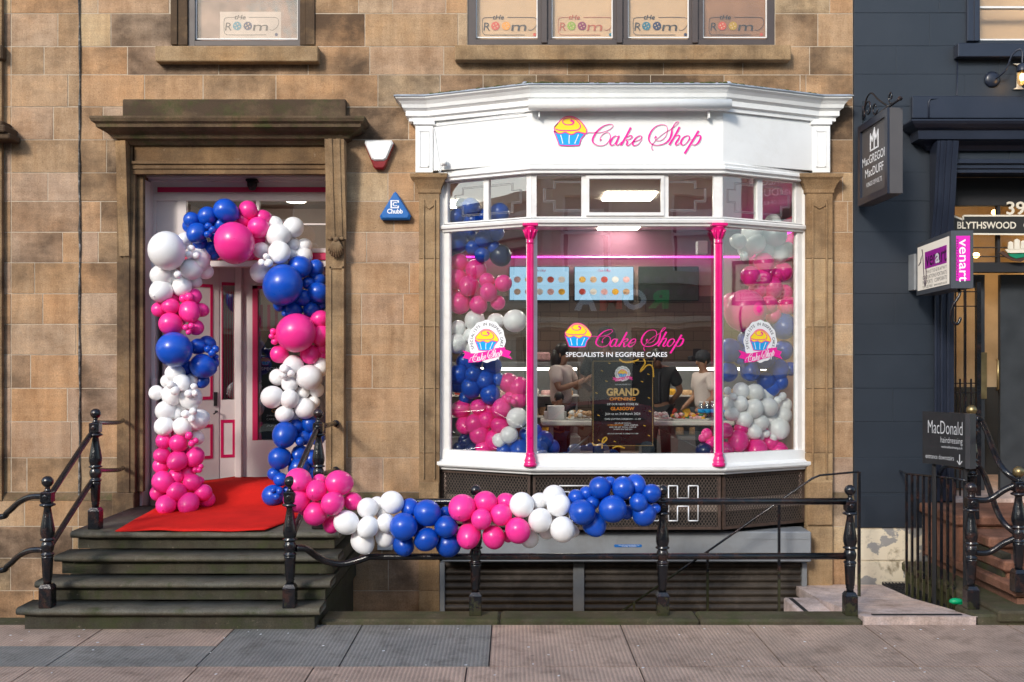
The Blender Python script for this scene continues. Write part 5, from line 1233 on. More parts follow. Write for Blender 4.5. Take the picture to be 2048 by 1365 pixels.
m_.stroke(fv, [(.20, zb_ + .46), (.23, zb_ + .40), (.28, zb_ + .14), (.31, zb_ + .08), (.34, zb_ + .16), (.34, zb_ + .25)], .018, .004, .0065)
link("emblem", m_, cm("dark_purple", (.03, 0, .035)), vb)
m_ = MB(); text(m_, fv, "a", q0 + qw * .60, zb_ + .345, .14, .13, .0075, .02); link("white_a", m_, M_wv, pu)
m_ = MB(); text(m_, fv, "P H O T O G R A P H Y", qc + .02, zb_ + .215, .032, qw * .95, .006, .005); text(m_, fv, "GRADUATIONS PORTRAITS", qc - .03, zb_ + .165, .036, qw * 1.12, .006, -.006); text(m_, fv, "PASSPORTS   CORPORATE", qc - .03, zb_ + .115, .036, qw * 1.12, .006, -.006); text(m_, fv, "0141 332 4663   www.venart.co.uk", qc - .03, zb_ + .070, .028, qw * 1.12, .006, -.004); link("small_lettering", m_, M_bv, vb)
Ev = fv.p(Lv, 0, 0); fe = Fr(Ev, -Nn * -1, (0, 0, 1)); fe = Fr(Ev, fv.N * -1, (0, 0, 1))
m_ = MB(); fr_rect(m_, fe, .045, thv - .03, zb_ + .07, zt_ - .05, .0005, .004)
link("pink_panel", m_, cm("pink_panel", (.7, .01, .45)), vb)
fe2 = Fr(Ev + fe.N * .005, (0, 0, -1), fe.U * 1.0); fe2.N = fe.N
m_ = MB(); text(m_, fe2, "venart", -(zt_ + zb_) / 2 + .01, .115, .085, .40, .0, .01); link("white_lettering", m_, M_wv, vb)
m_ = MB(); text(m_, fe2, "PHOTOGRAPHY", -(zt_ + zb_) / 2, .055, .02, .38, .0); link("end_lettering", m_, M_bv, vb)
m_ = MB(); p = W(1830, 540, -.12); m_.box((p.x - .03, -.17, 2.98), (p.x + .01, -.02, 3.36), .004); link("wall_plate", m_, M_steel, VS)
m_ = MB(); q = fv.p(Lv - .1, zb_, -thv / 2); m_.tube(smooth3([q, q + Vector((0, -.02, -.06)), q + Vector((-.06, 0, -.18)), q + Vector((-.05, .02, -.30)), q + Vector((.0, .02, -.33)), q + Vector((.03, .02, -.27))], 5), .014, 6); link("hook", m_, M_black, VS)

MS = thing("area_sign", W(1890, 1000, -1.3), "black sign lettered MacDonald hairdressing entrance downstairs on posts behind the thin bars", "sign")
a, b = W(1845, 880, -1.05), W(1931, 880, -1.45); fm = Fr((a.x, a.y, 0), (b.x - a.x, b.y - a.y, 0), (0, 0, 1)); Lm = math.hypot(b.x - a.x, b.y - a.y); z0, z1 = zw(932, -1.3), zw(826, -1.3)
m_ = MB(); m_.poly(fm, [(0, z0), (Lm, z0), (Lm, z1), (0, z1)], -.07, 0); sb = link("board", m_, plain("sign_black", (.012, .012, .014), .45), MS)
m_ = MB(); fr_rect(m_, fm, Lm + .001, Lm + .05, z0 - .01, z1, -.08, .004); link("end_cap", m_, plain("sign_edge", (.04, .04, .045), .4), sb)
m_ = MB(); text(m_, fm, "MacDonald", Lm - .03, z1 - .14, .12, Lm * .80, .002, -.008, 'R'); text(m_, fm, "hairdressing", Lm - .03, z1 - .255, .055, Lm * .50, .002, -.008, 'R'); text(m_, fm, "macdonaldhairdressing.co.uk", Lm - .03, z1 - .32, .022, Lm * .48, .002, 0, 'R')
text(m_, fm, "entrance downstairs", Lm - .12, z1 - .42, .042, Lm * .66, .002, -.004, 'R'); m_.stroke(fm, [(Lm - .06, z1 - .38), (Lm - .06, z1 - .47)], .008, 0, .002); m_.stroke(fm, [(Lm - .085, z1 - .44), (Lm - .06, z1 - .475)], .008, 0, .002); m_.stroke(fm, [(Lm - .035, z1 - .44), (Lm - .06, z1 - .475)], .008, 0, .002)
link("lettering", m_, M_greyv, sb)
m_ = MB()
for u in (.09, Lm - .04): p = fm.p(u, 0, -.05); m_.box((p.x - .014, p.y - .014, -.1), (p.x + .014, p.y + .014, z0 + .02))
link("sign_post", m_, M_blackm, MS)

# alarm boxes
AB = thing("alarm_box", W(759, 340, -.05), "white tapered alarm sounder with dark red lower half on the sandstone wall", "alarm box")
f_ = facing((0, -.002, 0)); q = lambda l: [(xw(a, -.06), zw(b, -.06)) for a, b in l]
def frust(mm, pts, n0, n1, sh=.88):
    cu = sum(p[0] for p in pts) / len(pts); cv = sum(p[1] for p in pts) / len(pts); k = len(pts)
    vs = [f_.p(u, v_, n0) for u, v_ in pts] + [f_.p(u, v_, n1 - .02) for u, v_ in pts] + [f_.p(cu + (u - cu) * sh, cv + (v_ - cv) * sh, n1) for u, v_ in pts]
    mm.add(vs, [tuple(range(2 * k, 3 * k))] + [(i, (i + 1) % k, k + (i + 1) % k, k + i) for i in range(k)] + [(k + i, k + (i + 1) % k, 2 * k + (i + 1) % k, 2 * k + i) for i in range(k)])
m_ = MB(); frust(m_, q([(729, 285), (786, 283), (788, 290), (771, 334), (767, 339), (751, 339), (747, 335), (730, 292)]), 0, .075); link("red_base", m_, M_redplastic, AB)
m_ = MB(); frust(m_, q([(731, 282), (784, 282), (787, 288), (774, 319), (768, 323), (750, 323), (744, 320), (730, 288)]), .04, .10); link("white_cover", m_, M_white, AB)
CB = thing("alarm_box", W(791, 438, -.05), "blue triangular alarm box with white lettering beside the bay", "alarm box")
m_ = MB(); frust(m_, q([(791, 384), (795, 388), (822, 432), (819, 440), (763, 440), (760, 433), (787, 388)]), 0, .09, .86); link("blue_cover", m_, M_blueplastic, CB)
m_ = MB(); fa = facing((0, -.093, 0)); text(m_, fa, "Chubb", xw(790, -.09), zw(423, -.09), .05, .165, .001, .03); 
for (a, b, c, d) in ((781, 798, 401, 403), (781, 798, 415, 417), (781, 784, 403, 415), (795, 798, 403, 406), (795, 798, 412, 415)): fr_rect(m_, fa, xw(a, -.09), xw(b, -.09), zw(d, -.09), zw(c, -.09), 0, .002)
text(m_, fa, "C", xw(789.5, -.09), zw(409, -.09), .045, .045, .001, .03); link("lettering", m_, M_wv, CB)
# dome camera over the door
m_ = MB(); p = W(507, 366, .40); m_.box((p.x - .065, .30, p.z - .0), (p.x + .065, .41, p.z + .03), .01); m_.lathe((p.x, .345, 0), [(.055, p.z + .0), (.055, p.z - .04), (.035, p.z - .085), (.01, p.z - .095)], 14); m_.lathe((p.x, .30, p.z - .04), [(.03, .01), (.03, -.01), (.018, -.014)], 12, 'Y')
tag(link("security_camera", m_, M_blackm), "small black security camera under the door lintel above the balloon arch", "camera")
m_ = MB(); p = W(889, 327, -.2); m_.box((p.x - .035, p.y - .05, p.z - .03), (p.x + .035, p.y + .0, p.z + .03), .006); m_.lathe((p.x, p.y - .05, p.z), [(.028, 0), (.028, -.015), (.01, -.02)], 12, 'Y')
m_.tube(smooth3([p + Vector((-.02, -.02, -.03)), p + Vector((-.06, -.02, -.08)), W(868, 260, -.14), W(872, 250, -.15), W(1050, 226, -.56)], 5), .005, 5)
tag(link("junction_box", m_, M_white), "small white junction box with thin cable at the left end of the white fascia", "box")
m_ = MB(); p = W(662, 1155, -1.6); m_.box((p.x - .05, p.y - .03, p.z - .02), (p.x + .05, p.y + .03, p.z + .03), .008); m_.tube([p, W(640, 1150, -1.75)], .012, 6); tag(link("floodlight", m_, M_blackm), "small black floodlight clipped on the right side of the steps", "light")

# ------------------------------------------------------------------ shop logo
SIGN_C = ((270, 125), (310, 150), (290, 180), (240, 188), (190, 178), (165, 145), (190, 110), (250, 95), (320, 105), (380, 160), (400, 210), (370, 250), (300, 262), (200, 262), (120, 258), (70, 240))
ICING = [(60, 215), (100, 170), (150, 115), (205, 82), (270, 75), (330, 90), (390, 130), (440, 185), (475, 240), (482, 275), (460, 305), (420, 295), (375, 280), (340, 290), (300, 312), (270, 315), (235, 300), (200, 285), (150, 300), (110, 300), (75, 275), (60, 250)]
CUP = [(52, 268), (85, 290), (120, 302), (160, 298), (200, 283), (240, 302), (275, 315), (310, 308), (350, 285), (400, 290), (458, 306), (410, 370), (385, 450), (350, 458), (250, 462), (130, 455), (110, 420), (80, 340)]
SCRIPT = [
 ([(400, 400), (440, 330), (500, 290), (580, 290), (680, 285), (770, 255), (825, 210), (820, 185), (780, 180), (700, 205), (620, 270), (570, 350), (560, 400), (590, 440), (650, 462), (720, 450), (775, 400), (795, 340), (775, 295), (730, 290), (680, 325), (658, 370), (670, 390)],
  [7, 6, 5, 5, 5, 5, 5, 5, 7, 12, 20, 26, 22, 12, 7, 6, 9, 10, 7, 5, 5, 8, 30]),
 ([(892, 345), (855, 333), (812, 375), (790, 425), (808, 455), (845, 440), (890, 370)], [8, 10, 24, 26, 14, 8, 6]),
 ([(910, 330), (880, 400), (868, 440), (895, 452), (940, 410)], [20, 24, 22, 10, 5]),
 ([(1062, 222), (1000, 340), (930, 457)], [26, 26, 26]),
 ([(970, 400), (1010, 350), (1060, 328), (1080, 345), (1050, 372), (1000, 385)], [5, 8, 12, 16, 8, 5]),
 ([(1000, 385), (1018, 410), (1008, 445), (1030, 457), (1075, 420)], [8, 24, 22, 10, 5]),
 ([(1075, 420), (1130, 400), (1185, 380), (1207, 350), (1185, 331), (1140, 350), (1100, 400), (1088, 440), (1110, 459), (1160, 440), (1210, 380)], [5, 5, 8, 14, 10, 14, 26, 24, 12, 7, 4]),
 ([(1355, 522), (1338, 490), (1350, 440), (1400, 380), (1480, 310), (1580, 250), (1650, 200), (1690, 155), (1670, 148), (1640, 175), (1608, 240), (1600, 300), (1570, 380), (1500, 435), (1410, 455), (1340, 440), (1303, 390), (1305, 330), (1340, 260), (1400, 205), (1470, 185), (1530, 200), (1545, 260), (1520, 340), (1460, 390), (1410, 395), (1378, 360), (1400, 340)],
  [10, 8, 6, 5, 5, 5, 5, 6, 6, 9, 18, 28, 26, 12, 8, 12, 20, 24, 18, 10, 6, 6, 7, 6, 5, 5, 8, 32]),
 ([(1705, 215), (1640, 335), (1570, 450)], [26, 26, 26]),
 ([(1600, 410), (1650, 340), (1695, 325), (1702, 350), (1665, 410), (1652, 440), (1675, 452), (1730, 405)], [5, 8, 14, 20, 26, 22, 10, 5]),
 ([(1800, 330), (1760, 350), (1727, 400), (1727, 440), (1757, 452), (1800, 420), (1835, 365), (1825, 335), (1800, 330)], [8, 18, 26, 22, 8, 10, 18, 14, 8]),
 ([(1835, 365), (1850, 385), (1880, 375)], [5, 5, 5]),
 ([(1955, 265), (1860, 420), (1770, 565)], [26, 26, 26]),
 ([(1860, 410), (1910, 345), (1962, 325), (1982, 350), (1960, 405), (1920, 447), (1880, 450), (1858, 430)], [5, 8, 14, 26, 26, 14, 8, 6])]
def closed(mm, fr, pts, w, n0, n1, sub=4): mm.stroke(fr, list(pts) + [pts[0], pts[1]], w, n0, n1, sub)
def cupcake(root, fr, n=0.0, dn=.003, white=True):
    if white:
        m_ = MB(); cu, cv = 265, 270; o_ = ICING[:11] + CUP[10:][:8] + []
        out = [(cu + (u - cu) * 1.06, cv + (v - cv) * 1.05) for u, v in (ICING[1:11] + CUP[11:] + [(48, 268), (52, 225)])]
        m_.poly(fr, out, n, n + dn); link("white_edge", m_, M_wv, root)
    m_ = MB(); m_.poly(fr, [p[:2] for p in catmull(ICING + [ICING[0]], 1, 3)[0][:-1]], n + dn, n + 2 * dn); link("icing", m_, M_yellow, root)
    m_ = MB(); m_.poly(fr, CUP, n + dn, n + 2 * dn); link("cup", m_, M_cyan, root)
    m_ = MB(); closed(m_, fr, ICING, 12, n + 2 * dn, n + 3 * dn, 3); closed(m_, fr, CUP, 12, n + 2.02 * dn, n + 3.05 * dn, 3)
    m_.stroke(fr, list(SIGN_C), [34, 26, 16, 12, 12, 13, 12, 11, 12, 13, 14, 14, 13, 12, 12, 11], n + 2.05 * dn, n + 3.1 * dn, 4); link("outline", m_, M_pinkvinyl, root)
    m_ = MB()
    for l in ([(140, 320), (155, 375), (168, 435)], [(255, 322), (250, 380), (252, 438)], [(375, 315), (350, 375), (325, 435)]): m_.stroke(fr, l, [14, 10, 14], n + 2 * dn, n + 3 * dn, 3)
    link("cup_lines", m_, M_wv, root)
def script(root, fr, mat, n0, n1, grow=0.0, name="lettering"):
    m_ = MB()
    for i, (pts, w) in enumerate(SCRIPT): m_.stroke(fr, pts, [q + grow for q in w], n0, n1 + i * 2e-5, 7)
    return link(name, m_, mat, root)
kS = 10.0 / FP / 6.606
fs_ = Sc(facing(W(1100, 222, -.533)), kS)
FS = thing("fascia_sign", fs_.p(1100, 560), "raised cupcake emblem and pink script shop name on the white fascia", "sign")
cupcake(FS, fs_, 0, .003); script(FS, fs_, M_wv, .0, .004, 13, "white_backing"); script(FS, fs_, M_pinkvinyl, .004, .008, 1)
kk = (9.98 / FP / 6.606) * .815
fw_ = Sc(facing(W(1127, 645, -.505 + .03)), kk, 30, 60)
fw_.fr.o.y = -.4745
WS = thing("window_lettering", fw_.p(1000, 700), "cupcake emblem with pink script and white words specialists in eggfree cakes on the middle pane", "window sticker")
cupcake(WS, fw_, 0, .0012, False); script(WS, fw_, M_pinkvinyl, .0, .0012, 2)
m_ = MB(); text(m_, facing((0, -.4746, 0)), "SPECIALISTS IN EGGFREE CAKES", xw(1233, -.475), zw(709.5, -.475), .047, xw(1335, -.475) - xw(1132, -.475), .001, .01); link("white_lettering", m_, M_wv, WS)

def badge(root, fr, n=0.0, dn=.001, big=True):
    """round scalloped badge; frame in units where the disc radius is 1"""
    m_ = MB(); m_.poly(fr, [((1 + .025 * math.cos(12 * a)) * math.cos(a), 1.12 * (1 + .025 * math.cos(12 * a)) * math.sin(a)) for a in [i * math.pi / 36 for i in range(72)]], n, n + dn); link("disc", m_, M_wv, root)
    class K:
        def __init__(s): pass
        def p(s, u, v, q=0): return fr.p((u - 265) / 340., -(v - 285) / 340. + .02, q)
    cupcake(root, K(), n, dn, False)
    m_ = MB(); t_ = "SPECIALISTS IN EGGFREE CAKES"
    for i, ch in enumerate(t_):
        if ch == ' ': continue
        a = R(204 - 228 * i / (len(t_) - 1)); text(m_, fr, ch, .82 * math.cos(a), .92 * math.sin(a), .15, None, n + dn + .0004, .01, 'C', a - math.pi / 2)
    link("arc_lettering", m_, M_bv, root)
    m_ = MB(); m_.poly(fr, [(-1.32, -.48), (-.9, -.6), (-.9, -.98), (-1.3, -.88), (-1.16, -.68)], n + dn, n + 3.2 * dn); m_.poly(fr, [(1.32, -.55), (.92, -.42), (.80, -.78), (1.36, -.96), (1.2, -.74)], n + dn, n + 3.2 * dn)
    m_.poly(fr, [(-.98, -.66), (-.5, -.62), (0, -.54), (.4, -.38), (1.0, -.32), (1.02, -.74), (.5, -.86), (0, -.98), (-.4, -1.1), (-.98, -1.14)], n + 3 * dn, n + 4.3 * dn); link("ribbon", m_, M_pinkvinyl, root)
    ca, sa = math.cos(.22), math.sin(.22)
    class K2:
        def p(s, u, v, q=0):
            x = (u - 1260) / 880.; y = -(v - 330) / 640.; return fr.p(.02 + x * ca - y * sa * .6, -.74 + x * sa + y * ca, q)
    script(root, K2(), M_wv, n + 4.3 * dn, n + 4.8 * dn, 8, "ribbon_script")
for (A, B, px, py, lab) in ((B0, B1, 971, 683, "round eggfree cakes badge with pink ribbon on the left side pane"), (B2, B3, 1524, 683, "round eggfree cakes badge with pink ribbon on the right side pane")):
    fr, Ln = panel_frame(A, B); s_ = ray_s(px, A, B); c_ = fr.p(s_, 0, -.0255); d = (DW + c_.y) / FP
    fb = Sc(Fr((c_.x, c_.y, zw(py, c_.y)), fr.U, (0, 0, 1)), 37.5 * d, 0, 0, False, 37.5 * d / fr.U.x * 1.0)
    bd_ = thing("window_badge", fb.p(0, -1.1), lab, "window sticker"); badge(bd_, fb)

# ------------------------------------------------------------------ shop interior
mb = MB(); mb.box((-1.5, -.40, .70), (4.0, 5.3, .82)); mb.v = [v_ for v_ in mb.v]; 
mb = MB(); mb.add([(-.70, .02, .70), (.2, -.42, .70), (2.13, -.42, .70), (3.06, .02, .70), (-.70, .02, .82), (.2, -.42, .82), (2.13, -.42, .82), (3.06, .02, .82)], [(4, 5, 6, 7), (3, 2, 1, 0), (0, 1, 5, 4), (1, 2, 6, 5), (2, 3, 7, 6), (3, 0, 4, 7)]); mb.box((-1.5, .0201, .70), (4.0, 5.3, .82)); struct("shop_floor", mb, M_ifloor)
mb = MB(); mb.box((-1.5, .31, 4.28), (4.0, 5.3, 4.4)); mb.add([(-.72, .0, 4.28), (.2, -.47, 4.28), (2.13, -.47, 4.28), (3.08, .0, 4.28), (-.72, .0, 4.34), (.2, -.47, 4.34), (2.13, -.47, 4.34), (3.08, .0, 4.34)], [(4, 5, 6, 7), (3, 2, 1, 0), (0, 1, 5, 4), (1, 2, 6, 5), (2, 3, 7, 6), (3, 0, 4, 7)]); mb.box((-.77, .0, 4.28), (3.13, .308, 4.36)); struct("shop_ceiling", mb, M_ceil)
mb = MB(); mb.box((-1.5, 5.0, .82), (4.0, 5.3, 3.25)); struct("back_wall", mb, M_tile)
mb = MB(); mb.box((-1.5, 5.0, 3.2505), (4.0, 5.3, 4.28)); mb.box((-1.6, .301, .7), (-1.5, 5.3, 4.4)); struct("wall_left", mb, M_iwall)
mb = MB(); mb.box((4.0, .301, .7), (4.1, 5.3, 4.4)); struct("wall_right", mb, M_iwall)
mb = MB(); mb.box((3.128, .0, .82), (3.2, .30, 4.3)); mb.box((-.84, .0, .82), (-.766, .30, 4.3)); mb.box((-1.5, .3005, .82), (-.766, .34, 4.28)); mb.box((3.128, .3005, .82), (4.0, .34, 4.28)); struct("window_reveal", mb, M_doorw)
mb = MB(); mb.box((-1.5, 4.9, 3.88), (4.0, 4.998, 4.27)); struct("ceiling_bulkhead", mb, M_purwall)
m_ = MB(); m_.box((-1.4, 4.87, 3.84), (3.6, 4.898, 3.865)); tag(link("light_strip", m_, M_led), "glowing magenta light strip along the back of the shop ceiling", "light")
m_ = MB(); m_.box((3.5, .4, 3.86), (3.54, 4.5, 3.88)); tag(link("light_strip", m_, M_led), "magenta light strip running back along the right wall of the shop", "light")
m_ = MB(); m_.box((3.6, .36, 3.55), (3.99, 4.5, 4.1)); tag(link("wall_cabinet", m_, M_magd), "crimson boxed soffit above the right wall inside the shop", "cabinet")
for (px, w_, y0, y1, lb) in ((1258, .62, 1.4, 2.0, "nearer glowing ceiling light panel seen through the middle top pane"), (1239, .62, 4.2, 4.8, "farther glowing ceiling light panel just under the transom"), (905, .6, 2.0, 2.6, "glowing ceiling light panel behind blue balloons at the left")):
    x_ = xw(px, (y0 + y1) / 2); m_ = MB(); m_.box((x_ - w_ / 2, y0, 4.262), (x_ + w_ / 2, y1, 4.279), .002); tag(link("ceiling_light", m_, M_glow), lb, "ceiling light")
# menu screens
for i, (a, b, mt, lb) in enumerate(((1018, 1139, M_screen, "pale blue menu screen showing rows of cakes, left one"), (1148, 1268, M_screen, "pale blue menu screen showing rows of cakes, middle one"), (1277, 1398, M_screend, "dark menu screen at the right of the lit ones"))):
    Y = 4.9; x0, x1 = xw(a, Y), xw(b, Y); z0, z1 = zw(602, Y), zw(533, Y)
    t = thing("menu_screen", ((x0 + x1) / 2, Y, z0), lb, "screen"); m_ = MB(); m_.box((x0, Y, z0), (x1, Y + .06, z1), .01); link("screen_housing", m_, M_blackm, t)
    m_ = MB(); m_.box((x0 + .012, Y - .006, z0 + .012), (x1 - .012, Y - .001, z1 - .012)); link("display", m_, mt, t)
    f_ = facing((0, Y - .008, 0)); cols = [M_foodp, M_foody, M_food, M_foodr, M_cardw]
    for r_ in range(2):
        for c_ in range(5):
            cx = x0 + .13 + c_ * (x1 - x0 - .2) / 4.3; cz = z0 + .14 + (1 - r_) * .19; m_ = MB(); m_.poly(f_, [(cx + .055 * math.cos(k * math.pi / 5), cz + .05 * math.sin(k * math.pi / 5)) for k in range(10)], 0, .003)
            link("cake_picture", m_, cols[(c_ + r_ * 2 + i) % 5] if mt is M_screen else M_clothn, t)
    if mt is M_screen:
        m_ = MB(); ks = (x1 - x0) * .22 / 1500; script(t, Sc(f_, ks, 1250, 300).__class__(facing(((x0 + x1) / 2, Y - .008, z1 - .065)), ks, 1250, 330), M_magd, 0, .002, 8)
# wall switch / panel
m_ = MB(); p = W(1405, 495, 4.4); m_.box((p.x - .08, 4.4, p.z - .1), (p.x + .08, 4.54, p.z + .1), .01); tag(link("control_box", m_, M_white), "small white control box high on the wall inside the shop", "box")
# display counters with shelves
for i, (x0, x1, lb) in enumerate(((-1.2, .98, "glass display counter of cakes at the left behind the table"), (1.9, 3.7, "glass display counter of cakes at the right behind the table"))):
    t = thing("display_counter", ((x0 + x1) / 2, 4, .82), lb, "display counter"); m_ = MB()
    m_.box((x0, 3.6, .82), (x1, 4.3, 1.15), .01); m_.box((x0, 4.25, 1.15), (x1, 4.3, 2.16)); m_.box((x0, 3.6, 2.16), (x1, 4.3, 2.22), .006); link("cabinet", m_, M_steel, t)
    for z_ in (1.42, 1.72): m_ = MB(); m_.box((x0 + .02, 3.65, z_), (x1 - .02, 4.24, z_ + .02)); link("shelf", m_, M_cardw, t)
    m_ = MB(); m_.box((x0 + .05, 3.66, 2.10), (x1 - .05, 3.70, 2.135)); link("tube_light", m_, M_tube, t)
    rg = random.Random(i)
    for z_ in (1.16, 1.44, 1.74):
        x = x0 + .15
        while x < x1 - .15:
            c_ = MB(); r_ = rg.uniform(.06, .10); h_ = rg.uniform(.06, .12); yy = rg.uniform(3.75, 4.0); c_.lathe((x, yy, z_), [(r_, 0), (r_, h_ * .8), (r_ * .8, h_), (.002, h_ * 1.05)], 12)
            tag(link("cake", c_, rg.choice([M_food, M_foodp, M_foodr, M_cardw, M_foody])), "iced cake on a lit shelf of the display counter", "cake", "cakes in the display counters"); x += r_ * 2 + rg.uniform(.03, .12)
m_ = MB(); m_.box((xw(1383, 4.6), 4.6, 2.235), (xw(1412, 4.6), 4.95, zw(712, 4.6)), .02); m_.box((xw(1386, 4.6), 4.585, 2.30), (xw(1402, 4.6), 4.602, 2.42)); tag(link("microwave", m_, M_clothn), "dark grey oven standing on the right counter", "oven")
m_ = MB(); m_.box((xw(1060, 4.6), 4.5, 2.235), (xw(1100, 4.6), 4.95, zw(705, 4.6)), .02); tag(link("cake_box", m_, M_foodp), "pink patterned cake box on the left counter behind the woman", "box")
# the folding table and what stands on it
FT = thing("folding_table", (1.0, .95, .82), "long white folding table laid with trays of sweets behind the window", "table")
ty0, ty1, tz = .62, 1.25, 1.56; tx0, tx1 = xw(1084, ty0), xw(1470, ty0)
m_ = MB(); m_.box((tx0, ty0, tz - .055), (tx1, ty1, tz), .012); link("tabletop", m_, M_tablew, FT)
for x_ in (xw(1104, .7), xw(1440, .7)):
    for y_ in (.70, 1.17): m_ = MB(); m_.tube([(x_, y_, .82), (x_, y_, tz - .05)], .018, 8); link("leg", m_, M_steel, FT)
for a, b in (((xw(1104, .7), .94, 1.0), (xw(1210, .7), .94, tz - .06)), ((xw(1440, .7), .94, 1.12), (xw(1310, .7), .94, tz - .06))): m_ = MB(); m_.tube([a, b], .012, 6); link("brace", m_, M_steel, FT)
def tray(px0, px1, mats_, lb, hh=.06, seed=1):
    rg = random.Random(seed); x0, x1 = xw(px0, .8), xw(px1, .8); t = thing("sweet_tray", ((x0 + x1) / 2, .8, tz), lb, "tray")
    m_ = MB(); m_.hexa([(x0 + .02, .68, tz), (x1 - .02, .68, tz), (x1 - .02, 1.0, tz), (x0 + .02, 1.0, tz)], [(x0, .66, tz + .02), (x1, .66, tz + .02), (x1, 1.02, tz + .02), (x0, 1.02, tz + .02)]); link("tray_base", m_, M_cardw, t)
    for mt in mats_:
        m_ = MB()
        for k in range(26): m_.ball((rg.uniform(x0 + .03, x1 - .03), rg.uniform(.70, .98), tz + .025 + rg.uniform(0, hh)), rg.uniform(.014, .026), 6, 4, (1.3, 1, .8))
        link("sweets", m_, mt, t)
tray(1134, 1190, [M_food, M_food, M_cardw], "foil tray of wrapped sandwich biscuits beside the white box", .07, 2)
tray(1310, 1340, [M_foodp, M_cardw], "small tray of pink and white marshmallows right of the poster", .05, 3)
tray(1342, 1415, [M_foodr, M_foodg, M_foody, M_foodp], "long tray of red, green and yellow sweets", .045, 5)
WB = thing("white_box", (xw(1112, .85), .85, tz), "open white cardboard box on the left end of the table", "box")
m_ = MB(); m_.box((xw(1096, .8), .80, tz), (xw(1129, .8), 1.0, tz + .16), .004); link("carton", m_, M_cardw, WB); m_ = MB(); m_.box((xw(1089, .9), .9, tz), (xw(1095, .9), 1.08, tz + .09)); m_.box((xw(1130, .9), .9, tz), (xw(1133, .9), 1.0, tz + .09)); link("carton_flap", m_, M_cardw, WB)
WP = thing("water_pack", (xw(1425, .9), .9, tz), "shrink-wrapped pack of clear water bottles with blue labels at the table's right end", "bottles")
for i in range(7):
    for j in range(2):
        x_ = xw(1402, .8) + .068 * i; y_ = .76 + .075 * j
        if abs(x_ - xw(1437, -.5)) < .0: continue
        b_ = MB(); b_.lathe((x_, y_, tz), [(.030, 0), (.031, .02), (.029, .04), (.031, .06), (.031, .14), (.027, .16), (.014, .19), (.012, .205)], 10); bo = link("bottle", b_, M_bottle, WP)
        b_ = MB(); b_.lathe((x_, y_, tz), [(.0316, .085), (.0316, .125)], 10); link("bottle_label", b_, M_cyan, bo); b_ = MB(); b_.lathe((x_, y_, tz), [(.0135, .198), (.0135, .215)], 8); link("bottle_cap", b_, M_wv, bo)

# poster on its easel
YP = .12; PO = thing("poster_stand", (xw(1245, YP), YP, .82), "black grand opening poster with gold ribbons on a stand behind the glass", "poster")
x0, x1, z0, z1 = xw(1183, YP), xw(1308, YP), zw(893, YP), zw(718, YP)
m_ = MB(); m_.box((x0, YP, z0), (x1, YP + .02, z1), .003); link("board", m_, plain("poster_black", (.012, .010, .011), .3), PO)
for x_ in (x0 + .08, x1 - .08): m_ = MB(); m_.box((x_ - .045, YP + .03, .82), (x_ + .045, YP + .06, z0 + .3)); link("leg", m_, M_blackm, PO)
f_ = facing((0, YP - .0005, 0)); kz = (DW + YP) / FP; qx = lambda u: xw(1120 + u / 5.054, YP); qz = lambda v_: zw(640 + v_ / 5.054, YP)
m_ = MB()
for a, b, c, d in ((332, 342, 420, 1275), (935, 945, 420, 1275)): fr_rect(m_, f_, qx(a), qx(a) + .004, qz(d), qz(c), 0, .001)
for v_ in (420, 1275): fr_rect(m_, f_, qx(332), qx(945), qz(v_), qz(v_) + .004, 0, .001)
link("gold_border", m_, M_gold, PO)
m_ = MB(); text(m_, f_, "GRAND", qx(635), qz(730), .082, 330 / 5.054 * kz, .001, .04); link("gold_lettering", m_, M_gold, PO)
m_ = MB(); text(m_, f_, "OPENING", qx(632), qz(800), .034, 262 / 5.054 * kz, .001, .02); text(m_, f_, "GLASGOW", qx(632), qz(898), .036, 240 / 5.054 * kz, .001, .03); text(m_, f_, "COMPLIMENTARY", qx(562), qz(1064), .014, 160 / 5.054 * kz, .001, .01); link("orange_lettering", m_, M_orange, PO)
m_ = MB()
for s_, u, v_, h_, w_ in (("YOU ARE INVITED TO", 632, 654, .011, 154), ("OF OUR NEW STORE IN", 632, 853, .023, 312), ("Join us on 3rd March 2024", 634, 950, .025, 354), ("CAKE CUTTING CEREMONY - 11 AM", 634, 1003, .017, 364), ("WE WILL BE OFFERING", 635, 1045, .011, 164), ("CAKE SAMPLES", 718, 1064, .014, 142), ("AND 10% OFF ON ALL CAKES &", 635, 1085, .014, 272), ("SWEETS ON THE DAY", 636, 1107, .014, 190), ("WE LOOK FORWARD TO SEEING YOU THERE", 636, 1151, .011, 314)):
    text(m_, f_, s_, qx(u), qz(v_), h_, w_ / 5.054 * kz, .001, .006)
link("white_lettering", m_, M_wv, PO)
class KP:
    def p(s, u, v_, n=0): return f_.p(qx(632) + u * 78 / 5.054 * kz, qz(545) + v_ * 68 / 5.054 * kz, n)
badge(PO, KP(), .001, .0006)
m_ = MB(); sk_ = lambda l, w_: m_.stroke(Sc(facing((0, YP - .001, 0)), 1, 0, 0, False), [(qx(u), qz(v_)) for u, v_ in l], w_, .0, .003)
sk_([(600, 398), (640, 425), (700, 430), (760, 415), (795, 400)], .016); sk_([(845, 395), (860, 440), (820, 500), (815, 525), (850, 490), (880, 460), (920, 460), (940, 500), (945, 580)], .014)
sk_([(325, 1240), (350, 1265), (420, 1255), (470, 1210), (460, 1188), (430, 1220), (425, 1300)], .016); sk_([(530, 1300), (570, 1280), (610, 1282), (655, 1298)], .014)
rg = random.Random(9)
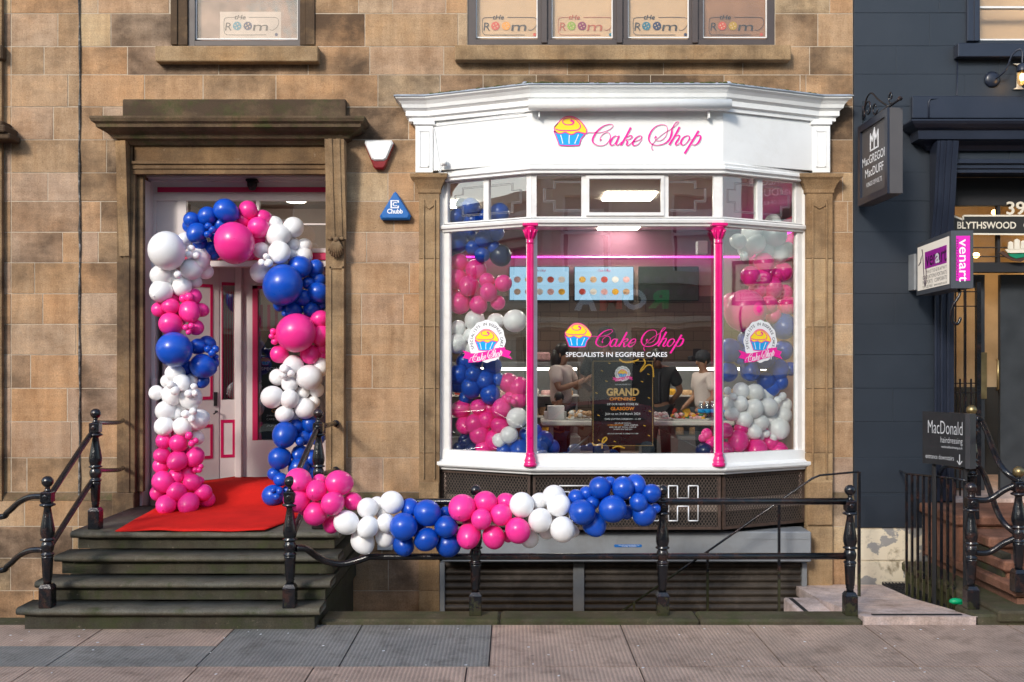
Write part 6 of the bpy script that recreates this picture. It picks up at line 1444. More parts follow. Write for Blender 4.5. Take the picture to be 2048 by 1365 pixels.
for (u, v_) in ((425, 515), (470, 620), (370, 740), (900, 790), (830, 625), (745, 432), (895, 550), (390, 965), (910, 925), (855, 1070), (900, 1170), (395, 1218), (555, 1230), (500, 440)): sk_([(u - 12, v_ - 4), (u + 10, v_ + 5)], .008)
link("gold_ribbon", m_, plain("gold_ribbon", (.75, .42, .04), .35, var=.3, vscale=60), PO)
# second black poster inside the entrance door
YP2 = 1.3; P2_ = thing("poster_stand", (xw(560, YP2), YP2, .88), "black event poster with cupcake emblem standing inside the entrance door", "poster")
m_ = MB(); m_.box((xw(516, YP2), YP2, zw(879, YP2)), (xw(640, YP2), YP2 + .02, zw(712, YP2)), .003); m_.lathe((xw(545, YP2), YP2 + .01, 0), [(.13, zw(715, YP2)), (.14, zw(700, YP2)), (.07, zw(682, YP2)), (.05, zw(672, YP2)), (.03, zw(665, YP2))], 12); link("board", m_, M_clothk, P2_)
fq = facing((0, YP2 - .001, 0)); kq = (DW + YP2) / FP
cupcake(P2_, Sc(facing(W(521, 713, YP2 - .001)), kq * 20 / 440, 45, 75), 0, .001, False)
m_ = MB(); text(m_, fq, "SPECIALISTS IN EGGFREE", xw(522, YP2), zw(738, YP2), .035, .75, .001, .01, 'L')
for i, (s_, v_) in enumerate((("Join us on 3rd March 2024", 831), ("CAKE CUTTING CEREMONY", 839), ("AND 10% OFF", 852))): text(m_, fq, s_, xw(533, YP2), zw(v_, YP2), .022, .5, .001, .004, 'L')
link("lettering", m_, M_wv, P2_)
m_ = MB(); text(m_, fq, "GLASGOW", xw(543, YP2), zw(822, YP2), .04, .4, .001, .01, 'L'); link("orange_lettering", m_, M_orange, P2_)

# ------------------------------------------------------------------ people in the shop
def skin_mesh(nodes, edges):
    me = bpy.data.meshes.new("sk"); names = list(nodes)
    me.from_pydata([nodes[n][0] for n in names], [(names.index(a), names.index(b)) for a, b in edges], [])
    ob = bpy.data.objects.new("sk", me); COL.objects.link(ob); md = ob.modifiers.new("s", 'SKIN')
    for i, n in enumerate(names):
        r_ = nodes[n][1]; r_ = r_ if isinstance(r_, tuple) else (r_, r_); me.skin_vertices[0].data[i].radius = r_; me.skin_vertices[0].data[i].use_root = (n == 'pelvis')
    sb_ = ob.modifiers.new("u", 'SUBSURF'); sb_.levels = 2; sb_.render_levels = 2
    dg = bpy.context.evaluated_depsgraph_get(); r = bpy.data.meshes.new_from_object(ob.evaluated_get(dg))
    vs = [v_.co.copy() for v_ in r.vertices]; fs = [tuple(p.vertices) for p in r.polygons]
    bpy.data.objects.remove(ob); bpy.data.meshes.remove(r); bpy.data.meshes.remove(me); return vs, fs
def person(x, y, floor, H, yaw, label, skinm, top, bottom, armL, armR, hair, headdown=0.0, longhair=False, hat=None, stripe=None):
    """faces local -Y turned by yaw; arms: (elbow, wrist) local offsets in units of H"""
    t = thing("person", (x, y, floor), label, "person"); cy, sy = math.cos(yaw), math.sin(yaw)
    L_ = lambda p: Vector((x + (p[0] * cy - p[1] * sy) * H, y + (p[0] * sy + p[1] * cy) * H, floor + p[2] * H))
    hy = -.02 - .05 * headdown
    n = {'pelvis': ((0, 0, .53), .075), 'waist': ((0, 0, .60), .068), 'chest': ((0, .0, .72), .082), 'upper': ((0, 0, .79), .07), 'neck': ((0, -.005, .84), .032), 'jaw': ((0, hy - .005, .885 - .02 * headdown), .036), 'skull': ((0, hy, .945 - .03 * headdown), .05)}
    E = [('pelvis', 'waist'), ('waist', 'chest'), ('chest', 'upper'), ('upper', 'neck'), ('neck', 'jaw'), ('jaw', 'skull')]
    for s_, arm in ((1, armR), (-1, armL)):
        k = str(s_); el, wr = arm
        n['sh' + k] = ((.105 * s_, 0, .80), .037); n['el' + k] = (el, .027); n['wr' + k] = (wr, .018)
        n['pa' + k] = (tuple(Vector(wr) + (Vector(wr) - Vector(el)).normalized() * .025), .022)
        n['hip' + k] = ((.05 * s_, 0, .49), .055); n['kn' + k] = ((.055 * s_, -.01, .28), .036); n['an' + k] = ((.06 * s_, .01, .04), .024); n['toe' + k] = ((.065 * s_, -.08, .015), .018)
        E += [('upper', 'sh' + k), ('sh' + k, 'el' + k), ('el' + k, 'wr' + k), ('wr' + k, 'pa' + k), ('pelvis', 'hip' + k), ('hip' + k, 'kn' + k), ('kn' + k, 'an' + k), ('an' + k, 'toe' + k)]
        d = (Vector(wr) - Vector(el)).normalized(); side = d.cross(Vector((0, 1, .3))).normalized()
        for q in range(4):
            b_ = Vector(n['pa' + k][0]) + side * (q - 1.5) * .011; c_ = b_ + d * (.022 + .004 * (q in (1, 2))) + Vector((0, 0, .002)); e_ = c_ + d * .016 + Vector((0, -.004, 0))
            n[f'f{q}a{k}'] = (tuple(c_), .0055); n[f'f{q}b{k}'] = (tuple(e_), .0045); E += [('pa' + k, f'f{q}a{k}'), (f'f{q}a{k}', f'f{q}b{k}')]
        th_ = Vector(wr) + side * .03 + d * .02; n['th' + k] = (tuple(th_), .006); E.append(('wr' + k, 'th' + k))
    nodes = {a: (L_(p), (r_ * H if not isinstance(r_, tuple) else tuple(q * H for q in r_))) for a, (p, r_) in n.items()}
    vs, fs = skin_mesh(nodes, E); m_ = MB(); m_.add(vs, fs, True)
    # nose, ears
    body = link("body", m_, skinm, t)
    hc = L_((0, hy, .925 - .02 * headdown)); 
    m_ = MB(); m_.ball(L_((0, hy - .052, .915 - .02 * headdown)), .013 * H, 8, 6, (.8, 1, 1.3)); m_.ball(L_((.05, hy + .005, .917)), .014 * H, 6, 5, (.5, 1, 1.3)); m_.ball(L_((-.05, hy + .005, .917)), .014 * H, 6, 5, (.5, 1, 1.3)); link("nose_and_ears", m_, skinm, t)
    m_ = MB()
    for s_ in (-1, 1): m_.ball(L_((.018 * s_, hy - .047, .932 - .025 * headdown)), .0065 * H, 6, 5)
    link("eyes", m_, M_hair, t)
    # clothing: inflated copies of the torso / arms / legs
    def shell(name, keys, edges_, grow, mat):
        nn = {a: (nodes[a][0], nodes[a][1] + grow * H) for a in keys}; v2, f2 = skin_mesh(nn, edges_); q = MB(); q.add(v2, f2, True); return link(name, q, mat, t)
    mid = lambda a, b, f: nodes[a][0].lerp(nodes[b][0], f)
    for k in ('1', '-1'): nodes['sl' + k] = (mid('sh' + k, 'el' + k, .75), .034 * H); nodes['lg' + k] = (mid('kn' + k, 'an' + k, .9), .032 * H)
    shell("shirt", ['pelvis', 'waist', 'chest', 'upper', 'sh1', 'sh-1', 'sl1', 'sl-1'], [('pelvis', 'waist'), ('waist', 'chest'), ('chest', 'upper'), ('upper', 'sh1'), ('upper', 'sh-1'), ('sh1', 'sl1'), ('sh-1', 'sl-1')], .018, top)
    nodes['pelvis'] = (nodes['pelvis'][0] - Vector((0, 0, .01)), nodes['pelvis'][1] * .98)
    shell("trousers", ['pelvis', 'hip1', 'hip-1', 'kn1', 'kn-1', 'lg1', 'lg-1'], [('pelvis', 'hip1'), ('pelvis', 'hip-1'), ('hip1', 'kn1'), ('hip-1', 'kn-1'), ('kn1', 'lg1'), ('kn-1', 'lg-1')], .007, bottom)
    if hair:
        m_ = MB(); m_.ball(L_((0, hy + .014, .953 - .03 * headdown)), .060 * H, 14, 10, (.95, 1.0, 1.0))
        if longhair: m_.tube([L_((0, hy + .03, .95)), L_((0, hy + .05, .88)), L_((0, hy + .055, .80)), L_((0, hy + .05, .74))], [.055 * H, .058 * H, .05 * H, .02 * H], 10)
        link("hair", m_, hair, t)
    if hat:
        m_ = MB(); m_.lathe(L_((0, hy + .006, .955 - .03 * headdown)), [(.062 * H, -.012 * H), (.064 * H, .005 * H), (.058 * H, .04 * H), (.035 * H, .062 * H), (.01 * H, .068 * H)], 14); link("cap", m_, hat, t)
    if stripe:
        m_ = MB(); m_.tube([L_((.03, -.092, .80)), L_((.03, -.098, .70)), L_((.03, -.088, .56))], .006 * H, 6); link("shirt_stripe", m_, stripe, t)
    return t
FL = .82
person(xw(1122, 1.75), 1.75, FL, 1.62, R(62), "woman in a pale pink shirt with long dark hair, turned right and clapping her hands", M_skin, M_shirt, M_clothk, ((-.17, -.06, .66), (-.05, -.20, .72)), ((.17, -.06, .66), (.04, -.21, .74)), M_hair, 0, True)
person(xw(1213, 1.6), 1.6, FL, 1.80, R(170), "person in black seen from behind in a black bobble hat behind the poster", M_skind, M_clothk, M_clothk, ((-.17, -.03, .64), (-.13, -.14, .60)), ((.17, -.03, .64), (.13, -.14, .60)), M_hair, 0, False, M_clothk)
person(xw(1318, 1.9), 1.9, FL, 1.60, R(-25), "man with bowed head in a black striped polo shirt, hands behind his back", M_skind, M_clothk, M_clothk, ((-.16, .05, .65), (-.06, .12, .56)), ((.16, .05, .65), (.06, .12, .56)), M_hair, 1, False, None, M_clothn)
person(xw(1409, 1.9), 1.9, FL, 1.52, R(-70), "person in dark cap, pale shirt and dark jacket looking left beside the pink column", M_skin, M_shirt, M_clothn, ((-.15, 0, .64), (-.13, -.10, .56)), ((.15, 0, .64), (.13, -.10, .56)), M_hair, 0, False, M_clothn)
person(xw(1116, 1.35), 1.35, FL, 1.05, R(20), "small child with black hair in a black top behind the white box", M_skin, M_clothk, M_jean, ((-.16, -.02, .65), (-.10, -.14, .62)), ((.16, -.02, .65), (.22, -.12, .60)), M_hair, .5)

# ------------------------------------------------------------------ balloons
def balloon_mesh(col):
    m_ = MB(); nu, nv = 28, 20; vs = [Vector((0, 0, 1.0))]
    for i in range(1, nv):
        th = math.pi * i / nv; r_ = math.sin(th) * (1 - .15 * (1 - math.cos(th)) / 2 * (1 - math.cos(th)) / 2); z_ = math.cos(th) * (1.0 if th < math.pi / 2 else 1.10)
        for k in range(nu): a = 2 * math.pi * k / nu; vs.append(Vector((r_ * math.cos(a), r_ * math.sin(a), z_)))
    vs.append(Vector((0, 0, -1.11))); fs = [(0, 1 + k, 1 + (k + 1) % nu) for k in range(nu)]
    for i in range(nv - 2):
        a = 1 + i * nu
        for k in range(nu): fs.append((a + k, a + nu + k, a + nu + (k + 1) % nu, a + (k + 1) % nu))
    a = 1 + (nv - 2) * nu
    for k in range(nu): fs.append((a + (k + 1) % nu, a + k, len(vs) - 1))
    m_.add(vs, fs, True); m_.lathe((0, 0, -1.09), [(.03, 0), (.035, -.02), (.05, -.06), (.06, -.07)][::-1], 10)
    me = bpy.data.meshes.new("balloon"); me.from_pydata(m_.v, [], m_.f); me.polygons.foreach_set("use_smooth", m_.sm); me.materials.append(BM[col]); return me
BME = {c: balloon_mesh(c) for c in BM}
def balloons(root, items, yfun, rg, lab=None):
    """items (px, py, r_px, colour[, dy]) -> child balloons at real depth"""
    base = WL[root.name]
    for it in items:
        px, py, r_, c = it[:4]; dy = it[4] if len(it) > 4 else 0
        Y = yfun(px, py) + dy - 0; d = (DW + Y) / FP; rr = r_ * d
        o = bpy.data.objects.new("balloon", BME[c]); COL.objects.link(o); o.parent = root; o.location = W(px, py, Y) - base
        k = rg.uniform(-.05, .05); o.scale = (rr * (1 + k), rr * (1 - k), rr * rg.uniform(.97, 1.07))
        # mouths point back towards the garland's core
        o.rotation_euler = (rg.uniform(.9, 2.0), rg.uniform(-.5, .5), rg.uniform(-.9, .9)) if rg.random() > .16 or r_ > 33 else (rg.uniform(-1.3, -.6), rg.uniform(-.5, .5), rg.uniform(-.5, .5))
        if r_ > 33: o["label"] = {'W': "large white balloon", 'P': "large pink balloon", 'B': "large blue balloon", 'N': "large navy balloon"}[c]
        elif r_ < 9.5: o["label"] = {'W': "tiny white balloon", 'P': "tiny pink balloon", 'B': "tiny blue balloon", 'N': "tiny navy balloon"}[c]
def conv(lst, ox, oy, k, col, front=0):
    out = []
    for it in lst:
        u, v_, r_ = it[:3]; b = it[3] if len(it) > 3 else 0
        out.append((ox + u / k, oy + v_ / k, r_ / k, col, b))
    return out
kA, kB = 3.724, 3.593
A = lambda l, c: conv(l, 200, 340, kA, c); Bq = lambda l, c: conv(l, 200, 680, kB, c)
BK = .10; FRN = -.10; BIG = -.16; SM = -.14
arch = []
arch += A([(500, 605, 143, BIG)], 'W') + A([(630, 520, 55, BK), (755, 640, 70, BK), (590, 560, 60, BK), (740, 682, 82), (680, 740, 82, -.05), (785, 758, 60, BK), (612, 870, 76), (455, 790, 84), (455, 905, 88, -.03), (540, 800, 70, .05), (700, 830, 55, BK), (560, 900, 55, BK), (540, 980, 40, .06)], 'W')
arch += A([(665, 632, 30, SM), (680, 585, 28, SM), (715, 640, 28, SM), (580, 780, 30, SM - .04)], 'W')
arch += A([(685, 375, 62, .03), (798, 347, 75), (938, 305, 89, -.06), (722, 472, 80, -.05), (900, 410, 58, .02), (830, 590, 56, .1), (850, 625, 50, .12), (745, 540, 60, .08), (820, 440, 50, .1), (870, 490, 60, .08), (660, 420, 50, .12)], 'B')
arch += A([(808, 420, 27, SM), (838, 447, 31, SM), (803, 482, 28, SM)], 'B')
arch += A([(1105, 305, 74), (1210, 360, 64, .03), (1070, 372, 62, .04), (1178, 432, 82, -.04), (1190, 525, 50, .08), (1000, 350, 50, .1), (1100, 620, 60, .1)], 'P') + A([(1000, 548, 156, BIG)], 'P')
arch += A([(1303, 402, 60, .05), (1440, 430, 80, 0), (1328, 485, 92, -.05), (1335, 618, 87, -.12), (1440, 555, 54, .05), (1520, 570, 60, .08), (1515, 640, 70, .06), (1205, 600, 66, .04), (1200, 765, 82, .04), (1430, 625, 50, .06), (1340, 700, 66, .06), (1260, 540, 50, .1), (1380, 560, 60, .1)], 'W')
arch += A([(1238, 647, 25, SM - .05), (1202, 690, 27, SM - .05), (1255, 695, 32, SM - .05)], 'W')
arch += A([(1488, 722, 89, -.06), (1610, 730, 62, .05), (1550, 845, 52, 0), (1628, 918, 82, -.02), (1510, 955, 64, -.02), (1340, 1010, 50, .08), (1440, 1045, 70, .02), (1575, 1038, 68, .03), (1650, 1000, 50, .08), (1625, 820, 60, .08), (1590, 770, 55, .08), (1375, 1070, 25, .0)], 'B') + A([(1358, 860, 154, BIG)], 'B')
arch += A([(1455, 1215, 150, BIG), (1640, 1115, 72, .0), (1540, 1125, 60, .05), (1645, 1230, 80, .0), (1300, 1250, 30, -.05), (1290, 1203, 24, -.08), (1277, 1240, 22, -.08), (1300, 1280, 26, -.06)], 'P')
arch += A([(695, 945, 62, .04), (665, 950, 36, -.06), (618, 960, 30, -.03), (528, 1015, 66, -.03), (668, 1058, 84, -.05), (440, 1040, 58, .04), (755, 1045, 55, .06), (545, 960, 60, .08), (528, 1150, 88, -.06), (715, 1175, 62, .0), (640, 1175, 25, SM), (680, 1165, 25, SM), (660, 1210, 22, SM), (600, 1100, 60, .12)], 'P')
arch += Bq([(533, 68, 131, BIG), (705, 50, 62, .02), (770, 30, 62, .08), (740, 190, 91, -.06), (805, 95, 29, -.1), (830, 68, 28, -.1), (775, 68, 28, -.1), (832, 122, 22, -.04), (815, 165, 42, .05), (735, 295, 52, .05), (620, 205, 60, .08)], 'B')
arch += Bq([(540, 240, 70, 0), (588, 308, 64, -.06), (485, 300, 50, .04), (660, 290, 50, .03), (405, 380, 56, .05), (515, 400, 76, .02), (652, 420, 86, .0), (470, 512, 76, .02), (540, 530, 48, .03), (700, 572, 82, -.0), (460, 622, 72, -.03), (593, 622, 68, -.06), (690, 702, 58, .06), (580, 470, 60, .1), (600, 690, 50, .08)], 'W')
arch += Bq([(510, 325, 31, SM), (538, 365, 35, SM), (675, 335, 25, SM), (637, 387, 29, SM), (680, 385, 24, SM), (615, 535, 31, SM), (670, 515, 29, SM), (658, 568, 28, SM)], 'W')
arch += Bq([(460, 727, 60, .0), (565, 745, 68, -.05), (445, 830, 62, .0), (557, 870, 76, -.06), (680, 840, 72, -.02), (440, 905, 62, .06), (450, 1022, 82, -.04), (545, 980, 58, .0), (630, 950, 54, .02), (662, 1025, 67, -.03), (550, 1090, 71, -.08), (740, 1100, 66, -.02), (765, 1145, 64, .05), (475, 1187, 76, -.10), (635, 1180, 81, -.12), (600, 800, 50, .1), (660, 910, 60, .1), (560, 1180, 60, .08), (420, 1100, 60, .1), (720, 1010, 30, .0)], 'P')
arch += Bq([(640, 690, 30, SM), (687, 725, 22, SM), (660, 745, 26, SM), (725, 910, 20, -.06), (685, 935, 22, -.06), (712, 937, 22, -.06)], 'P')
arch += Bq([(1290, 105, 66, 0), (1508, 105, 74, -.02), (1590, 60, 60, .06), (1600, 100, 50, .08)], 'P')
arch += Bq([(1388, 180, 73, -.03), (1580, 195, 72, .06), (1503, 268, 96, -.08), (1275, 270, 60, .04), (1363, 322, 61, -.04), (1238, 413, 84, -.06), (1363, 427, 70, -.10), (1555, 360, 56, .06), (1455, 380, 52, .02), (1472, 495, 79, -.05), (1530, 450, 50, .06), (1326, 533, 67, -.07), (1398, 540, 42, .04), (1420, 250, 60, .1)], 'W') + Bq([(1315, 252, 30, SM), (1325, 208, 36, SM - .02), (1370, 242, 28, SM - .02)], 'W')
arch += Bq([(1327, 685, 96, -.08), (1410, 620, 54, .02), (1508, 605, 62, .02), (1470, 700, 62, .04), (1290, 852, 83, -.08), (1437, 822, 66, -.02), (1430, 925, 82, -.06), (1252, 965, 50, -.04), (1297, 1003, 53, -.08), (1245, 1118, 81, -.10), (1350, 1085, 40, -.04), (1560, 700, 62, .04), (1520, 850, 62, .04), (1515, 960, 56, .02), (1380, 1010, 60, .04)], 'B') + Bq([(1435, 730, 33, -.12), (1290, 1085, 29, -.22), (1245, 1080, 20, -.22), (1268, 1130, 31, -.22)], 'B')
AC = thing("balloon_arch", W(470, 1040, -.1), "arch of pink, white and blue balloons around the carpeted shop entrance", "balloon arch")
balloons(AC, arch, lambda px, py: -.26 + .44 * min(1, max(0, (px - 330) / 280.)), random.Random(1))
C = lambda l, c: conv(l, 560, 900, 3.413, c); D = lambda l, c: conv(l, 1120, 900, 3.413, c)
gar = C([(127, 210, 89, -.05), (115, 340, 92, -.06), (270, 215, 52, .08), (248, 278, 76, -.08), (403, 228, 91, -.02), (360, 365, 82, -.14), (495, 350, 66, .04), (240, 437, 86, -.05), (350, 510, 62, .06), (165, 400, 50, .08), (180, 280, 60, .1)], 'P')
gar += C([(452, 497, 89, -.08), (600, 398, 74, .0), (660, 370, 52, .08), (765, 360, 83, .0), (600, 530, 76, -.10), (725, 498, 66, -.05), (565, 625, 86, .02), (715, 600, 70, .03), (700, 430, 50, .1)], 'W')
gar += C([(885, 395, 64, .05), (1005, 430, 96, -.03), (845, 525, 98, -.10), (1135, 525, 81, -.06), (1000, 612, 86, -.05), (845, 650, 80, .03), (1150, 640, 92, .05), (1130, 430, 44, .08), (940, 540, 60, .1)], 'B')
gar += C([(1242, 398, 97, -.06), (1400, 360, 83, .0), (1545, 355, 66, .04), (1375, 475, 74, -.12), (1510, 445, 78, -.06), (1287, 590, 89, -.05), (1458, 595, 84, -.03), (1622, 550, 91, -.10), (1560, 590, 44, .08), (1300, 490, 60, .1), (1170, 560, 50, .09)], 'P')
gar += C([(1650, 378, 89, -.05), (1770, 350, 62, .04), (1870, 320, 84, .0), (1902, 375, 83, -.05), (1777, 482, 86, -.08), (1928, 542, 91, -.10), (1700, 600, 70, .06), (1820, 560, 55, .08), (1995, 555, 48, .08), (1850, 450, 50, .08)], 'W')
gar += D([(112, 325, 58, .03), (180, 295, 50, .05), (272, 258, 79, .0), (340, 225, 45, .08), (150, 425, 91, -.10), (222, 362, 50, -.0), (430, 262, 80, -.04), (518, 238, 72, .04), (362, 403, 98, -.12), (235, 510, 86, .0), (455, 425, 52, .06), (535, 360, 66, -.06), (620, 298, 69, .0), (575, 440, 84, -.0), (650, 400, 38, .06), (300, 340, 60, .1)], 'B')
GA = thing("balloon_garland", W(940, 1110, -2.05), "garland of pink, white and blue balloons draped along the black street railing", "balloon garland")
balloons(GA, gar, lambda px, py: -2.10, random.Random(2))
kE = 2.7295
E_ = lambda l, c: conv(l, 860, 430, kE, c); F_ = lambda l, c: conv(l, 1200, 430, kE, c)
T_ = lambda l, c: conv(l, 680, 0, 2.904, c)
win = T_([(760, 1205, 56, -.05), (680, 1262, 52), (775, 1290, 62, .05), (925, 1240, 60), (865, 1350, 60, .05), (830, 1260, 50, .1), (710, 1190, 40, .1)], 'B')
win += E_([(290, 135, 48, -.05), (150, 150, 62), (235, 180, 43, -.06), (285, 220, 43, -.06), (360, 100, 46, .05), (350, 180, 40, .05), (200, 100, 55, .08), (120, 190, 40, .06)], 'B') + E_([(385, 222, 62, .1)], 'N')
win += E_([(160, 262, 52), (250, 300, 60), (150, 350, 58, -.02), (212, 388, 58, -.08), (310, 360, 44, -.02), (320, 422, 52, -.08), (400, 375, 49, .02), (165, 482, 62, -.04), (265, 493, 52, -.05), (370, 480, 42, .04), (120, 430, 46, .05), (255, 440, 50, .08)], 'P')
win += E_([(155, 620, 46, -.03), (245, 580, 60, 0), (150, 705, 56, -.08), (360, 580, 46, .05), (465, 580, 66, .12), (222, 660, 42, -.05), (300, 640, 60, .05), (330, 700, 50, .05), (230, 740, 50, .02)], 'W')
win += E_([(160, 872, 60), (242, 872, 48, -.08), (300, 900, 60), (340, 820, 52, .03), (225, 945, 60, -.06), (330, 980, 58, -.02), (195, 1000, 42, .03), (240, 800, 52), (150, 935, 42, .04), (370, 900, 40, .06), (190, 800, 50, .06)], 'B')
win += E_([(170, 1062, 56), (265, 1050, 47, -.03), (390, 1057, 56, -.05), (430, 920, 58, .12), (485, 940, 58, .14), (445, 1000, 42, .1), (190, 1150, 52, -.02), (245, 1142, 58, -.05), (310, 1120, 52), (380, 1150, 50, -.04), (275, 1200, 60, -.03), (350, 1230, 58), (295, 1275, 50, -.03), (480, 1010, 50, .12), (330, 1060, 46, .06), (215, 1230, 50, .05), (430, 1010, 24, -.05), (410, 1000, 20, -.05), (455, 1020, 18, -.06)], 'P')
win += E_([(475, 1110, 60, -.08), (432, 1200, 50, -.1), (378, 1230, 40, -.1)], 'W')
win += E_([(490, 1280, 56, -.02), (408, 1290, 46, -.04), (620, 1235, 56, .1), (565, 1180, 46, .12), (660, 1270, 50, .15), (560, 1270, 50, .1), (530, 1200, 46, .1), (600, 1290, 40, .05)], 'B') + E_([(200, 1240, 50, .0), (160, 1275, 40, -.03), (235, 1280, 34, -.05), (185, 1220, 26, -.06), (215, 1290, 30, -.06), (130, 1290, 30, 0)], 'N')
LW = thing("balloon_column", W(960, 900, .05), "tall column of blue, pink and white balloons inside the left side of the bay window", "balloon column")
balloons(LW, win, lambda px, py: .22 - .42 * min(1, max(0, (px - 900) / 160.)), random.Random(3))
wr_ = F_([(755, 145, 45, -.04), (830, 95, 60), (850, 158, 58, -.05), (950, 110, 75, -.02), (975, 210, 58), (1020, 190, 46, .02), (785, 225, 25, -.06), (945, 42, 48), (900, 200, 55, .06), (800, 190, 50, .08)], 'W')
wr_ += F_([(895, 262, 56, -.03), (820, 335, 56, -.04), (880, 345, 55), (1000, 310, 50, -.02), (935, 400, 62), (965, 330, 42), (1020, 500, 56), (920, 490, 52, -.03), (945, 550, 46), (720, 480, 60, .05), (1000, 430, 50, .05), (860, 410, 50, .05)], 'P') + F_([(790, 522, 120, -.10)], 'P')
wr_ += F_([(1000, 610, 75), (705, 740, 68, .05), (840, 730, 80), (800, 680, 52), (890, 775, 70, -.02), (970, 845, 60, -.05), (1038, 840, 40, -.02), (985, 915, 42, -.06), (905, 905, 52), (935, 945, 50), (770, 775, 46), (700, 860, 56, .06), (1000, 740, 56, .06), (820, 850, 60, .05)], 'B')
wr_ += F_([(697, 962, 23, -.06), (770, 960, 48), (845, 970, 50, -.04), (725, 992, 22, -.06), (765, 1032, 43, -.05), (840, 1058, 56, -.06), (918, 1050, 54, -.06), (970, 1012, 23, -.08), (996, 990, 22, -.08), (1010, 1040, 42), (1000, 1095, 50, -.04), (785, 1120, 50, -.04), (875, 1135, 48, -.06), (835, 1180, 50, -.04), (975, 1165, 62, -.05), (720, 1085, 42), (905, 1195, 24, -.06), (945, 1215, 26, -.06), (870, 1210, 30), (900, 980, 50, .05), (700, 1030, 40, .03), (920, 1110, 50, .05)], 'W')
wr_ += F_([(755, 1235, 60, -.06), (850, 1285, 66, -.06), (770, 1170, 40, -.02), (680, 1180, 46), (970, 1295, 60, -.04), (930, 1250, 50), (690, 1290, 50), (582, 1200, 34, .15), (602, 1248, 30, .12), (560, 1220, 24, .12), (640, 1240, 40, .1), (900, 1210, 50, .05)], 'P') + F_([(570, 1292, 50, .1), (640, 1300, 30, .1)], 'N')
RW = thing("balloon_column", W(1510, 900, .05), "tall column of white, pink and blue balloons inside the right side of the bay window", "balloon column")
balloons(RW, wr_, lambda px, py: .34 - .42 * min(1, max(0, (1600 - px) / 160.)), random.Random(5))

# ------------------------------------------------------------------ across the street (seen in the glass)
YO = -20.0
M_lime = plain("pale_limestone", (.66, .55, .42), .85, var=.12, vscale=1.5)
OB = thing("opposite_building", (0, YO, -.13), "three-storey sandstone frontage across the street, seen only as a reflection in the glass", "building")
oh = []
for i in range(27): x = -48 + i * 3.3; oh += [(x, x + 1.5, 4.9, 7.2), (x, x + 1.5, 8.2, 9.3)]
for i in range(14): x = -46.0 + i * 6.2; oh += [(x, x + 4.6, .1, 3.2)]
mb = MB()
for (a, b, c, d) in subtract((-62, 42, -.13, 9.7), oh): mb.t = .9; mb.box((a, YO - .4, c), (b, YO, d))
link("wall", mb, M_lime, OB)
mb = MB(); mb.box((-62, YO - .6, -.13), (42, YO - .45, 9.6)); link("dark_rooms", mb, plain("dark_rooms", (.03, .03, .035), .2), OB)
mb = MB(); mb.t = .9
for z_, o_ in ((3.35, .15), (4.5, .30), (7.6, .35)): mb.box((-62, YO, z_), (42, YO + o_, z_ + .18))
link("string_course", mb, M_lime, OB)
for h in oh[:54]:
    m_ = MB(); m_.box((h[0], YO - .2, h[2]), (h[0] + .08, YO - .12, h[3])); m_.box((h[1] - .08, YO - .2, h[2]), (h[1], YO - .12, h[3])); m_.box((h[0], YO - .2, (h[2] + h[3]) / 2 - .04), (h[1], YO - .12, (h[2] + h[3]) / 2 + .04)); m_.box((h[0] + .2, YO - .35, h[2]), (h[1] - .2, YO - .3, h[3] - .4)); link("window", m_, M_frame, OB)
for x in (-11.8, -5.2, 1.4, 8.0):
    m_ = MB(); m_.t = .9; m_.lathe((x - .35, YO + .15, 0), [(.22, 4.7), (.22, 4.85), (.17, 4.9), (.15, 7.2), (.22, 7.4), (.22, 7.6)], 12); link("column", m_, M_lime, OB)
RSn = thing("restaurant_sign", (3.5, YO + .2, 3.7), "green, white and red letters ROMA on a dark board over the opposite frontage", "sign")
m_ = MB(); m_.box((-1.5, YO + .001, 3.55), (7.0, YO + .14, 4.48), .01); link("board", m_, plain("board_taupe", (.11, .09, .075), .5), RSn)
ff = Fr((0, YO + .16, 0), (-1, 0, 0), (0, 0, 1)); 
for ch, x, mt in (("R", 4.35, cm("sign_green", (.0, .55, .14))), ("O", 3.65, M_wv), ("M", 2.95, cm("sign_red", (.9, .05, .03))), ("A", 2.2, M_wv)):
    m_ = MB(); text(m_, ff, ch, -x, 4.02, .58, .66, 0, .05); link("sign_letter", m_, mt, RSn)
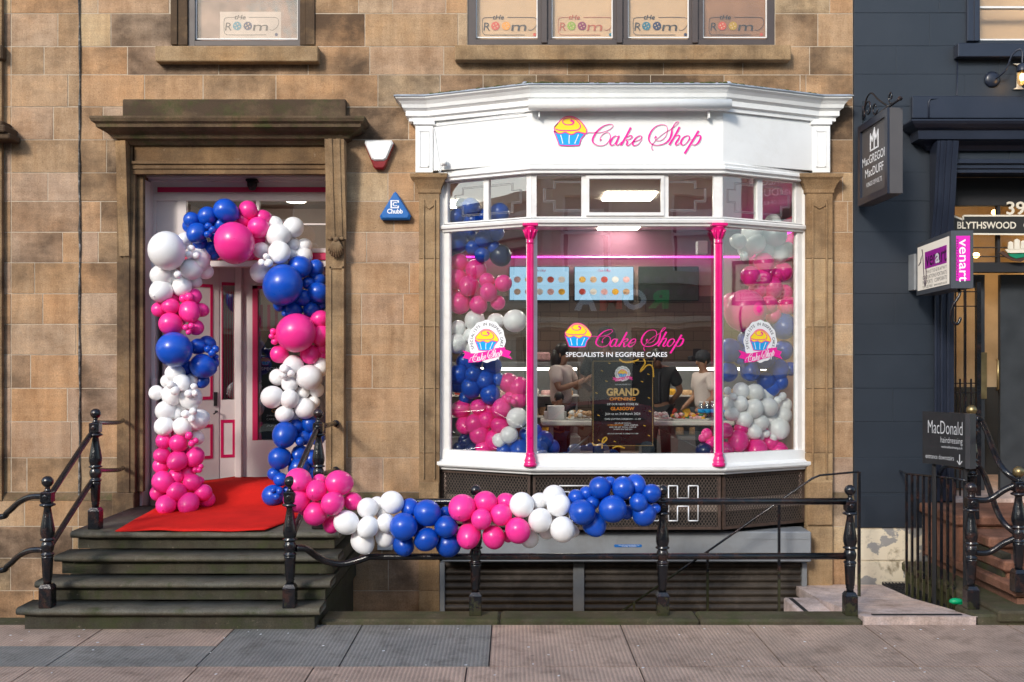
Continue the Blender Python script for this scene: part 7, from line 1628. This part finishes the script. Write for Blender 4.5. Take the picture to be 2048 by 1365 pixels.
# parked red car behind the photographer
def car(x, y):
    t = thing("parked_car", (x, y, -.13), "red hatchback parked across the street, seen only as a reflection", "car")
    sec = [(-2.0, .55, .30), (-1.95, .78, .75), (-1.1, .90, .92), (-.55, .95, 1.40), (.6, .95, 1.46), (1.35, .92, 1.30), (1.85, .86, .95), (2.0, .75, .55)]
    m_ = MB(); k = 8; vs = []
    for (sx, hw, ht) in sec:
        bl = min(.92, ht); tw = hw * .78 if ht > 1.0 else hw * .92
        for (u, w_) in ((-hw * .9, .22), (-hw, .5), (-hw * .98, bl * .95), (-tw, ht), (tw, ht), (hw * .98, bl * .95), (hw, .5), (hw * .9, .22)): vs.append((x + sx, y + u * .9, -.13 + w_))
    fs = [(i * k + j, i * k + (j + 1) % k, (i + 1) * k + (j + 1) % k, (i + 1) * k + j) for i in range(len(sec) - 1) for j in range(k)] + [tuple(range(k)), tuple(range(7 * k, 8 * k))[::-1]]
    m_.add(vs, fs, False); b_ = link("body", m_, plain("red_car_paint", (.35, .005, .01), .2, coat=1, var=.02), t)
    for sgn in (1, -1):
        m_ = MB(); yy = y + sgn * .80
        m_.add([(x - 1.0, yy, .82), (x - .5, yy - sgn * .10, 1.18), (x + .55, yy - sgn * .10, 1.23), (x + 1.2, yy, .85), (x - 1.0, yy + sgn * .05, .82), (x - .5, yy - sgn * .05, 1.18), (x + .55, yy - sgn * .05, 1.23), (x + 1.2, yy + sgn * .05, .85)], [(4, 5, 6, 7), (0, 1, 5, 4), (1, 2, 6, 5), (2, 3, 7, 6), (3, 0, 4, 7), (3, 2, 1, 0)]); link("side_window", m_, M_dark, t)
        for xx in (-1.25, 1.25):
            m_ = MB(); m_.lathe((x + xx, y + sgn * .72, .18), [(.20, -.1), (.31, -.1), (.31, .1), (.2, .1)], 18, 'Y'); w_ = link("wheel", m_, M_blackm, t); m_ = MB(); m_.lathe((x + xx, y + sgn * .76, .18), [(.19, -.07), (.19, .07), (.03, .085)], 12, 'Y'); link("rim", m_, M_steel, w_)
    return t
car(1.9, -14.2)
